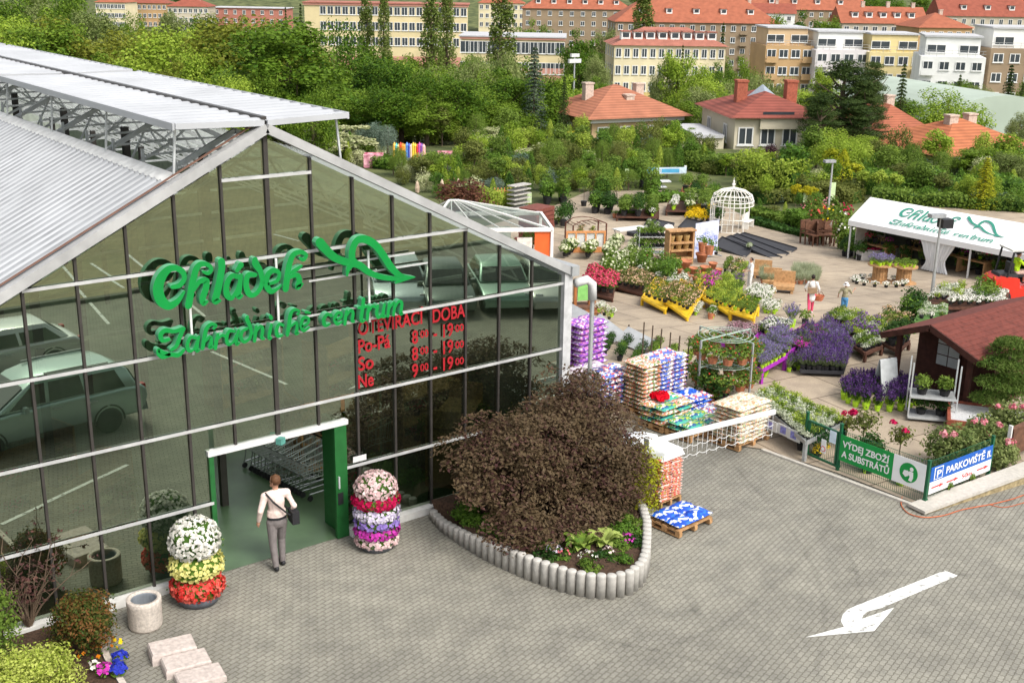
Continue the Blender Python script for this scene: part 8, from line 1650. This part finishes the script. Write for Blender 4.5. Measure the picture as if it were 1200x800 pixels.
# woman in pink trousers walking to the right with a basket
P = GP(949, 369); Hw = HT(P, 323); rzw_ = -.75
pose = dict(l_arm=[(-.30, .02, 1.18), (-.26, .16, 1.05)], r_arm=[(.29, -.02, 1.17), (.33, .1, .96)], l_leg=[(-.10, -.08, .52), (-.11, -.34, .16)], r_leg=[(.10, .2, .52), (.10, .24, .09)], head=.2, l_toe=(0, .1, -.1))
person('woman in long white jacket and pink trousers carrying a basket', P, Hw, rzw_, cl_('jacket_white', (.72, .70, .68)), cl_('trousers_pink', (.66, .07, .15)), cl_('shoe_white', (.6, .6, .6)), HAIRD, pose, jacket=True, female=True, vox=.016)
w_ = Vector((.34, .16, .72))*(Hw/1.75); bx_ = (P[0]+w_.x*cos(rzw_)-w_.y*sin(rzw_), P[1]+w_.x*sin(rzw_)+w_.y*cos(rzw_), P[2]+w_.z-.1)
place('shopping_basket', [('body', MB().lathe([(.11, 0), (.17, .2), (.16, .2), (.1, .02), (.01, .02)], 12, sx=1.3).mesh('body', mat('basket_orange', (.5, .16, .08), .7, .3, 30))), ('handle', MB().tube([(-.2, 0, .18), (-.1, 0, .32), (.1, 0, .32), (.2, 0, .18)], .012, 6).mesh('handle', BWOOD))], 'terracotta coloured basket carried by the woman in pink trousers', 'basket', bx_, rzw_, .95)
tg = Vector((-.02, -.17, 1.12))*(Hw/1.75)
place('handbag', MB().box(0, 0, 0, .34, .12, .22).tube([(-.15, 0, .1), (-.1, .1, .34), (.1, .1, .34), (.15, 0, .1)], .012, 5).mesh('handbag', mat('bag_tan', (.3, .2, .12), .7)), 'tan handbag on the back of the woman in pink trousers', 'bag', (P[0]+tg.x*cos(rzw_)-tg.y*sin(rzw_), P[1]+tg.x*sin(rzw_)+tg.y*cos(rzw_), P[2]+tg.z), rzw_, .9)
# child with white hat
P = GP(988, 370); Hc = HT(P, 332)
pose = dict(l_arm=[(-.33, -.02, 1.2), (-.36, .1, 1.0)], r_arm=[(.32, .1, 1.22), (.42, .24, 1.4)], l_leg=[(-.09, .02, .5), (-.09, -.06, .09)], r_leg=[(.09, .06, .5), (.09, .1, .09)], head=-.6)
hat = MB().lathe([(.001, .16), (.09, .14), (.11, .06), (.115, .03), (.19, .0), (.188, -.012), (.1, .015), (.001, .02)], 16, (0, .015, .93+.53+.205))
person('person in white sun hat, olive top and blue shorts with one hand raised', P, Hc, -1.0, cl_('top_olive', (.30, .27, .17)), cl_('shorts_blue', (.08, .26, .5)), cl_('shoe_orange', (.5, .2, .08)), HAIRB, pose, short=True, shorts=True, vox=.016, extra=[('sun_hat', hat.mesh('sun_hat', cl_('hat_white', (.75, .74, .72)), True))])
# woman in white by the benches
P = GP(878, 341); Hw2 = HT(P, 303)
pose = dict(l_arm=[(-.25, .1, 1.18), (-.16, .32, 1.1)], r_arm=[(.27, .06, 1.18), (.18, .3, 1.08)], l_leg=[(-.09, .03, .5), (-.09, -.02, .09)], r_leg=[(.09, .05, .5), (.09, .05, .09)], head=.3)
person('dark haired woman all in white standing behind the daisies', P, Hw2, 1.1, cl_('jacket_white', (.72, .7, .68)), cl_('trousers_white', (.7, .69, .67)), cl_('shoe_white', (.6, .6, .6)), HAIRD, pose, female=True, short=True, vox=.016)
# ------------------------------------------------------------------ forklift with driver, half cut by the picture edge
def wheel(r, w, seg=18): return MB().lathe([(r*.55, -w/2), (r*.92, -w/2), (r, -w*.3), (r, w*.3), (r*.92, w/2), (r*.55, w/2)], seg).mesh('tyre', BLACKP, True), MB().lathe([(.01, -w*.42), (r*.56, -w*.42), (r*.56, w*.42), (.01, w*.42)], seg).mesh('rim', mat('rim_grey', (.4, .4, .41), .35, .1, metal=.6))
P = GP(1190, 353); hF = HT(P, 292); kf = hF/2.1*1.02; rzf = -.55
FR = mat('forklift_red', (.62, .035, .02), .35, .08); pr = []
bd = MB().prism([(-1.25, .35), (-1.2, .95), (-.95, 1.08), (-.25, 1.0), (-.2, .62), (.55, .6), (.6, .95), (.85, .95), (.9, .3), (.5, .22), (-1.0, .22)], -.52, .52, lambda x, y, z: (x, z, y))
pr.append(('chassis', fixn(bd.mesh('chassis', FR)))); pr.append(('engine_cover', MB().box(-.62, 0, 1.08, .8, .7, .16, top=.9).mesh('engine_cover', BLACKP)))
pr.append(('seat', MB().bx(-.45, .05, -.25, .25, 1.0, 1.1).bx(-.5, -.4, -.25, .25, 1.1, 1.55).mesh('seat', BLACKP)))
gd = MB()
for y in (-.48, .48): gd.bar((-.75, y, 1.05), (-.6, y, 2.05), .06); gd.bar((.75, y, .95), (.5, y, 2.05), .06); gd.bar((-.6, y, 2.05), (.5, y, 2.05), .06)
pr.append(('guard_frame', gd.mesh('guard_frame', BLACKP))); pr.append(('guard_roof', MB().bx(-.7, .6, -.53, .53, 2.08, 2.14).mesh('guard_roof', mat('guard_pale', (.6, .6, .56), .5))))
ms = MB()
for y in (-.3, .3): ms.bx(.98, 1.1, y-.06, y+.06, .1, 2.1)
for z in (.3, 1.0, 1.9): ms.bx(1.0, 1.08, -.239, .239, z, z+.1)
pr.append(('mast', ms.mesh('mast', BLACKP))); fk = MB()
for y in (-.25, .25): fk.bx(1.12, 2.2, y-.06, y+.06, .1, .15).bx(1.11, 1.17, y-.06, y+.06, .15, .75)
pr.append(('forks', fk.mesh('forks', BLACKP)))
pr.append(('steering_wheel', MB().tube([(.33+.1*cos(a_*.5), .18*sin(a_*.5), 1.32+.12*cos(a_*.5)) for a_ in range(13)], .016, 5).bar((.5, 0, .95), (.35, 0, 1.32), .04).mesh('steering_wheel', BLACKP)))
for y in (-.3, .3): pr.append(('tail_light', MB().bx(-1.2, -1.16, y-.07, y+.07, .98, 1.06).mesh('tail_light', ORANGE)))
for x, r in ((-.8, .27), (.62, .33)):
    for y in (-.5, .5): a_, b_ = wheel(r, .22); M4 = Matrix.Translation((x, y, r)) @ Matrix.Rotation(pi/2, 4, 'X'); pr.append(('tyre', xf(a_, M4), [('rim', xf(b_, M4))]))
place('forklift', pr, 'red forklift truck with pale overhead guard at the right picture edge', 'forklift', P, rzf, kf)
pose = dict(hipz=.62, lean=.03, l_arm=[(-.28, .16, .98), (-.16, .38, .92)], r_arm=[(.28, .16, .98), (.16, .38, .92)], l_leg=[(-.12, .42, .62), (-.12, .46, .2)], r_leg=[(.12, .42, .62), (.12, .46, .2)], head=0)
q = Vector((-.18, 0, .55))*kf
person('forklift driver in a bright lime vest sitting on the red forklift', (P[0]+q.x*cos(rzf)-q.y*sin(rzf), P[1]+q.x*sin(rzf)+q.y*cos(rzf), P[2]+q.z), 1.75*kf*.98, rzf-pi/2, cl_('vest_lime', (.45, .72, .02)), cl_('shorts_tan', (.45, .3, .25)), BLACKP, HAIRD, pose, short=True, shorts=True, vox=.016)
# ================================================================== CARS (in front of the hall, seen in its glass)
def car(label, P, rz, col, kind='suv', name='parked_car'):
    L, W, H = (4.75, 1.88, 1.72) if kind == 'suv' else (4.4, 1.78, 1.45)
    body = mat('car_'+label.split()[0]+kind, col, .22, .05, 1, metal=.55, spec=.6); GL = mat('car_glass', (.015, .02, .02), .06, .1, 1, spec=.8)
    b0 = [(-.49, .30), (-.505, .42), (-.5, .54), (-.475, .61), (-.4, .625), (.2, .60), (.36, .565), (.45, .51), (.49, .43), (.497, .33), (.47, .2), (-.47, .2)] if kind == 'suv' else [(-.5, .38), (-.5, .55), (-.44, .66), (.14, .63), (.40, .56), (.485, .46), (.5, .34), (.48, .18), (-.48, .18)]
    ro = [(-.475, .60), (-.43, .88), (-.37, .985), (-.1, 1.0), (.0, .985), (.08, .93), (.27, .60)] if kind == 'suv' else [(-.42, .64), (-.28, .98), (-.02, 1.0), (.06, .94), (.22, .62)]
    def loft(prof, w0, w1, bev=.04):
        V = []; n = len(prof); zs = [z for _, z in prof]; zmin, zmax = min(zs), max(zs)
        for s_ in (-1, 1):
            for (x, z) in prof: t = (z-zmin)/(zmax-zmin); V.append((x*L, s_*(w0*(1-t)+w1*t)*W/2, z*H))
        mid = []
        for (x, z) in prof: mid.append((x*L*(1.015 if abs(x) > .3 else 1), 0, z*H*(1.015 if z > .5 else 1)))
        V = V[:n]+mid+V[n:]
        F_ = [tuple(range(n)), tuple(range(3*n-1, 2*n-1, -1))]
        for r in (0, n):
            for i in range(n): j = (i+1) % n; F_.append((r+i, r+n+i, r+n+j, r+j))
        return fixn(MB().add(V, F_).mesh('body', body, False))
    def bevel(me, w):
        o = bpy.data.objects.new('t', me); COL.objects.link(o); m_ = o.modifiers.new('b', 'BEVEL'); m_.width = w; m_.segments = 3; m_.limit_method = 'ANGLE'; m_.angle_limit = .5; r = to_mesh(o, me.name); bpy.data.objects.remove(o); r.polygons.foreach_set('use_smooth', [True]*len(r.polygons)); return r
    pr = [('body', bevel(loft(b0, .96, 1.0), .07)), ('cabin', bevel(loft(ro, .95, .76), .06))]
    gl = MB(); g0, g1 = .955, .80
    def sidewin(x0, x1, x2, x3, z0=.64, z1=.90):
        for s_ in (-1, 1):
            wl = lambda z: (.95+(.76-.95)*(z-.6)/.4)*W/2+.012
            gl.add([(x0*L, s_*wl(z0), z0*H), (x1*L, s_*wl(z0), z0*H), (x2*L, s_*wl(z1), z1*H), (x3*L, s_*wl(z1), z1*H)], [(0, 1, 2, 3) if s_ < 0 else (3, 2, 1, 0)])
    if kind == 'suv': sidewin(-.40, -.20, -.19, -.36); sidewin(-.18, .0, -.01, -.17); sidewin(.02, .20, .075, .01)
    else: sidewin(-.36, -.12, -.11, -.27, .66); sidewin(-.10, .15, .06, -.09, .66)
    def scr(a, b, off):
        w_ = lambda z: (.95+(.76-.95)*(z-.6)/.4)*W/2*.9
        p = [a[0]+(b[0]-a[0])*.1, a[1]+(b[1]-a[1])*.1]; q_ = [a[0]+(b[0]-a[0])*.88, a[1]+(b[1]-a[1])*.88]
        gl.add([(p[0]*L+off, -w_(p[1]), p[1]*H+.02), (p[0]*L+off, w_(p[1]), p[1]*H+.02), (q_[0]*L+off, w_(q_[1]), q_[1]*H+.02), (q_[0]*L+off, -w_(q_[1]), q_[1]*H+.02)], [(0, 1, 2, 3) if off > 0 else (3, 2, 1, 0)])
    scr(ro[-1], ro[-2], .035); scr(ro[0], ro[1], -.03)
    pr.append(('windows', gl.mesh('windows', GL)))
    for s_ in (-1, 1):
        pr.append(('headlight', MB().box(.455*L, s_*.36*W, .47*H, .16, .3, .13, top=.8).mesh('headlight', mat('lamp_clear', (.6, .62, .64), .1, .05, spec=.8)))); pr.append(('tail_light', MB().box(-.485*L, s_*.42*W, .53*H, .14, .2, .26, top=.85).mesh('tail_light', mat('lamp_red', (.45, .02, .02), .2))))
        pr.append(('mirror', MB().box(.13*L, s_*.54*W, .64*H, .12, .2, .13, top=.8).mesh('mirror', body))); pr.append(('door_handle', MB().box(-.03*L, s_*.503*W, .53*H, .2, .03, .03).box(-.22*L, s_*.503*W, .53*H, .2, .03, .03).mesh('door_handle', STEEL)))
        pr.append(('wheel_arch', MB().tube([(.31*L+.385*cos(a_), s_*.487*W, .34+.385*sin(a_)) for a_ in np.linspace(-.1, pi+.1, 12)], .022, 6).tube([(-.30*L+.385*cos(a_), s_*.487*W, .34+.385*sin(a_)) for a_ in np.linspace(-.1, pi+.1, 12)], .022, 6).mesh('wheel_arch', BLACKP)))
        for x in (.31, -.30): a_, b_ = wheel(.34, .24, 20); M4 = Matrix.Translation((x*L, s_*.43*W, .34)) @ Matrix.Rotation(pi/2, 4, 'X'); pr.append(('tyre', xf(a_, M4), [('rim', xf(b_, M4))]))
    pr.append(('bumper', MB().box(.485*L, 0, .27*H, .16, W*.94, .2, top=.95).box(-.485*L, 0, .27*H, .16, W*.94, .2, top=.95).mesh('bumper', body)))
    if kind == 'suv': pr.append(('roof_rail', MB().tube([(-.34*L, .36*W, 1.0*H), (0, .36*W, 1.01*H)], .025, 6).tube([(-.34*L, -.36*W, 1.0*H), (0, -.36*W, 1.01*H)], .025, 6).mesh('roof_rail', STEEL)))
    place(name, pr, label, 'car', (P[0], P[1], .006), rz)
a, b = vg(150, 528), vg(-90, 592); m_ = (a+b)/2; d = b-a
_n = np.array([-.25, -1.0]); _c = m_+np.array([-.5, -.75])+HR*1.9
_a = math.atan2(d[1], d[0])
while any(proj((_c[0]+x*cos(_a)-y*sin(_a), _c[1]+x*sin(_a)+y*cos(_a), z))[1] < 802 for x, y, z in ((-1.9, .75, 1.74), (-1.9, -.75, 1.74), (.3, .75, 1.74), (.3, -.75, 1.74), (-2.4, .95, 1.1), (-2.4, -.95, 1.1), (2.4, .95, 1.1), (2.4, -.95, 1.1))): _c = _c+_n*.05
car('silver green sport utility car reflected in the lower left panes of the hall', _c, math.atan2(d[1], d[0]), (.42, .54, .52), 'suv')
car('white hatchback reflected at the left edge of the hall glass', vg(-8, 446)+np.array([.2, -.3]), math.atan2(d[1], d[0])+.05, (.62, .64, .63), 'car')
for u, v_, col, lab in ((466, 352, (.42, .5, .52), 'pale blue saloon reflected behind the looped emblem'), (520, 356, (.10, .13, .12), 'black saloon reflected right of the looped emblem'), (585, 352, (.22, .34, .28), 'green saloon reflected under the hall eaves'), (640, 352, (.45, .47, .45), 'grey saloon reflected nearest the hall corner')):
    car(lab, vg(u, v_), 2.05, col, 'car')
# cars by the sports court
for i, (u, D, col, lab) in enumerate(((694, 215, (.3, .3, .32), 'grey car parked left of the mansard house'), (727, 214, (.08, .1, .14), 'dark car parked before the mansard house'), (744, 212, (.2, .24, .3), 'blue grey car parked by the mansard house corner'), (712, 216, (.5, .5, .5), 'silver car parked beyond the sports court'))):
    P = PD(u, D); Lc = 4.3
    mb = MB().box(0, 0, .55, 4.3, 1.75, .6, top=.96).m(1).box(-.2, 0, 1.1, 2.4, 1.6, .55, top=.75).m(0).box(-.2, 0, 1.395, 1.75, 1.18, .05)
    pr = [('body', mb.mesh('body', [mat('far_car_%d' % i, col, .25, .05, metal=.4), mat('car_glass', (.015, .02, .02))]))]
    for x in (-1.35, 1.35):
        for s_ in (-1, 1): a_, b_ = wheel(.32, .2, 12); M4 = Matrix.Translation((x, s_*.8, .32)) @ Matrix.Rotation(pi/2, 4, 'X'); pr.append(('tyre', xf(a_, M4), [('rim', xf(b_, M4))]))
    place('parked_car', pr, lab, 'car', P, -.6)
# shop interior glimpsed through the glass
for i, (x, y) in enumerate(((3.0, 3.4), (5.4, 3.2), (3.2, 8.5), (-3.5, 4.5), (5.2, 7), (-4.6, 9), (-3, 2.2), (5, 1.4))):
    mb = MB()
    for z in (.05, .7, 1.35): mb.bx(-1, 1, -.4, .4, z, z+.05)
    for a_ in (-1, .95): mb.bx(a_, a_+.05, -.4, .4, 0, 1.8)
    place('shop_shelf', mb.mesh('shop_shelf', WOOD), 'wooden shop shelf dimly seen through the hall glass', 'shelf', (x, y, .013), .1*i, 1, 'shelves inside the hall', auto=True)
    for k in range(8): place('potted_shrub', T[['shrub', 'red', 'hyd', 'shrubl'][k % 4]], 'potted plant on a shelf inside the glass hall', 'potted plant', (x-.75+.5*(k % 4), y, .013+(.1 if k < 4 else .75)), k, .7, 'plants inside the hall', share=True)
# ================================================================== LIGHT, SKY, LABELS
W_ = bpy.data.worlds.new('World'); SC.world = W_; W_.use_nodes = True; N, L = W_.node_tree.nodes, W_.node_tree.links
sk = N.new('ShaderNodeTexSky'); sk.sky_type = 'NISHITA'; sk.sun_disc = False; EL, AZ = radians(50), YAW+radians(138)
sk.sun_elevation = EL; sk.sun_rotation = AZ; sk.air_density = 1.0; sk.dust_density = 3.5
hs = N.new('ShaderNodeHueSaturation'); hs.inputs['Saturation'].default_value = .28; hs.inputs['Value'].default_value = 1.0
L.new(sk.outputs[0], hs.inputs['Color']); bg = N['Background']; L.new(hs.outputs[0], bg.inputs['Color']); bg.inputs['Strength'].default_value = .14
sd = bpy.data.lights.new('sun', 'SUN'); sd.energy = 1.3; sd.angle = radians(22); sd.color = (1, .95, .86); so = bpy.data.objects.new('sun', sd); COL.objects.link(so)
dv = Vector((sin(AZ)*cos(EL), cos(AZ)*cos(EL), sin(EL))); so.rotation_euler = dv.to_track_quat('Z', 'Y').to_euler()
vs = SC.view_settings; vs.view_transform = 'Standard'; vs.look = 'None'; vs.exposure = EXPO if 'EXPO' in globals() else .95; vs.gamma = 1; vs.use_curve_mapping = False
SC.render.engine = 'CYCLES'; cy = SC.cycles; cy.max_bounces = 6; cy.diffuse_bounces = 3; cy.glossy_bounces = 3; cy.transmission_bounces = 3; cy.transparent_max_bounces = 12; cy.use_denoising = True; cy.caustics_reflective = False; cy.caustics_refractive = False
# labels for repeats: nearest landmark, then order along the picture
LMK = [('the gazebo', 856, 240), ('the marquee', 1090, 265), ('the cream villa', 888, 140), ('the three chimney villa', 735, 118), ('the right hand villa', 1128, 165), ('the glass pavilion', 600, 268), ('the pencil posts', 480, 180), ('the dark red maple', 545, 232), ('the roof vents', 210, 112), ('the yellow school', 450, 30), ('the school wing', 600, 62), ('the sports court', 690, 100), ('the white block', 1110, 92), ('the mansard house', 780, 70), ('the blue grey spruce', 625, 90), ('the forklift', 1180, 325), ('the big dark pine', 985, 120), ('the arched hall', 1160, 140), ('the tall conifer', 338, 60), ('the tan house', 800, 20), ('the ochre block', 918, 75), ('the lemon block', 1040, 85), ('the crate pile', 643, 262), ('the blue stand', 779, 208), ('the ivy arch', 925, 205), ('the golden spruce', 1150, 212), ('the far rooftops', 1000, 15), ('the left skyline', 60, 15), ('the roof corner', 30, 75), ('the creamy dogwood', 405, 165), ('the yellow standards', 945, 230), ('the slim lamp', 968, 215), ('the benches', 830, 345), ('the door', 330, 560), ('the red brown gable', 230, 8)]
seen = {}
for o, uv in AUTO:
    if uv is None:
        uv = proj(o.matrix_world.translation if False else o.location)
    u, v = uv; best = min(LMK, key=lambda l: (l[1]-u)**2+2.2*(l[2]-v)**2); du, dv_ = u-best[1], v-best[2]
    rel = ('left of ' if du < 0 else 'right of ') if abs(du) > 1.2*abs(dv_) else ('beyond ' if dv_ < 0 else 'before ')
    lab = o['label']; lab = lab if len(lab.split()) <= 8 else ' '.join(lab.split()[:8]); seen.setdefault(lab+' '+rel+best[0], []).append((u, v, o))
NTH = ['', 'second', 'third', 'fourth', 'fifth', 'sixth', 'seventh', 'eighth', 'ninth', 'tenth', 'eleventh', 'twelfth']
for lab, l in seen.items():
    l.sort(key=lambda t: (t[0], t[1]))
    for i, (u, v, o) in enumerate(l):
        n = len(l)
        if n == 1: o['label'] = lab
        elif n == 2: o['label'] = lab+(', the left one' if i == 0 else ', the right one')
        else: o['label'] = lab+(', leftmost' if i == 0 else ', rightmost' if i == n-1 else f', {NTH[i]} from left')
dup = {}
for o in USED: dup.setdefault(o['label'], []).append(o)
DUPS = {k: len(v) for k, v in dup.items() if len(v) > 1}
if DUPS: print('DUPLICATE LABELS', DUPS)
LONG = [o['label'] for o in USED if not 4 <= len(o['label'].split()) <= 16]
if LONG: print('BAD LENGTH', LONG[:20])
print('things', len([o for o in SC.objects if o.parent is None]), 'objects', len(SC.objects))
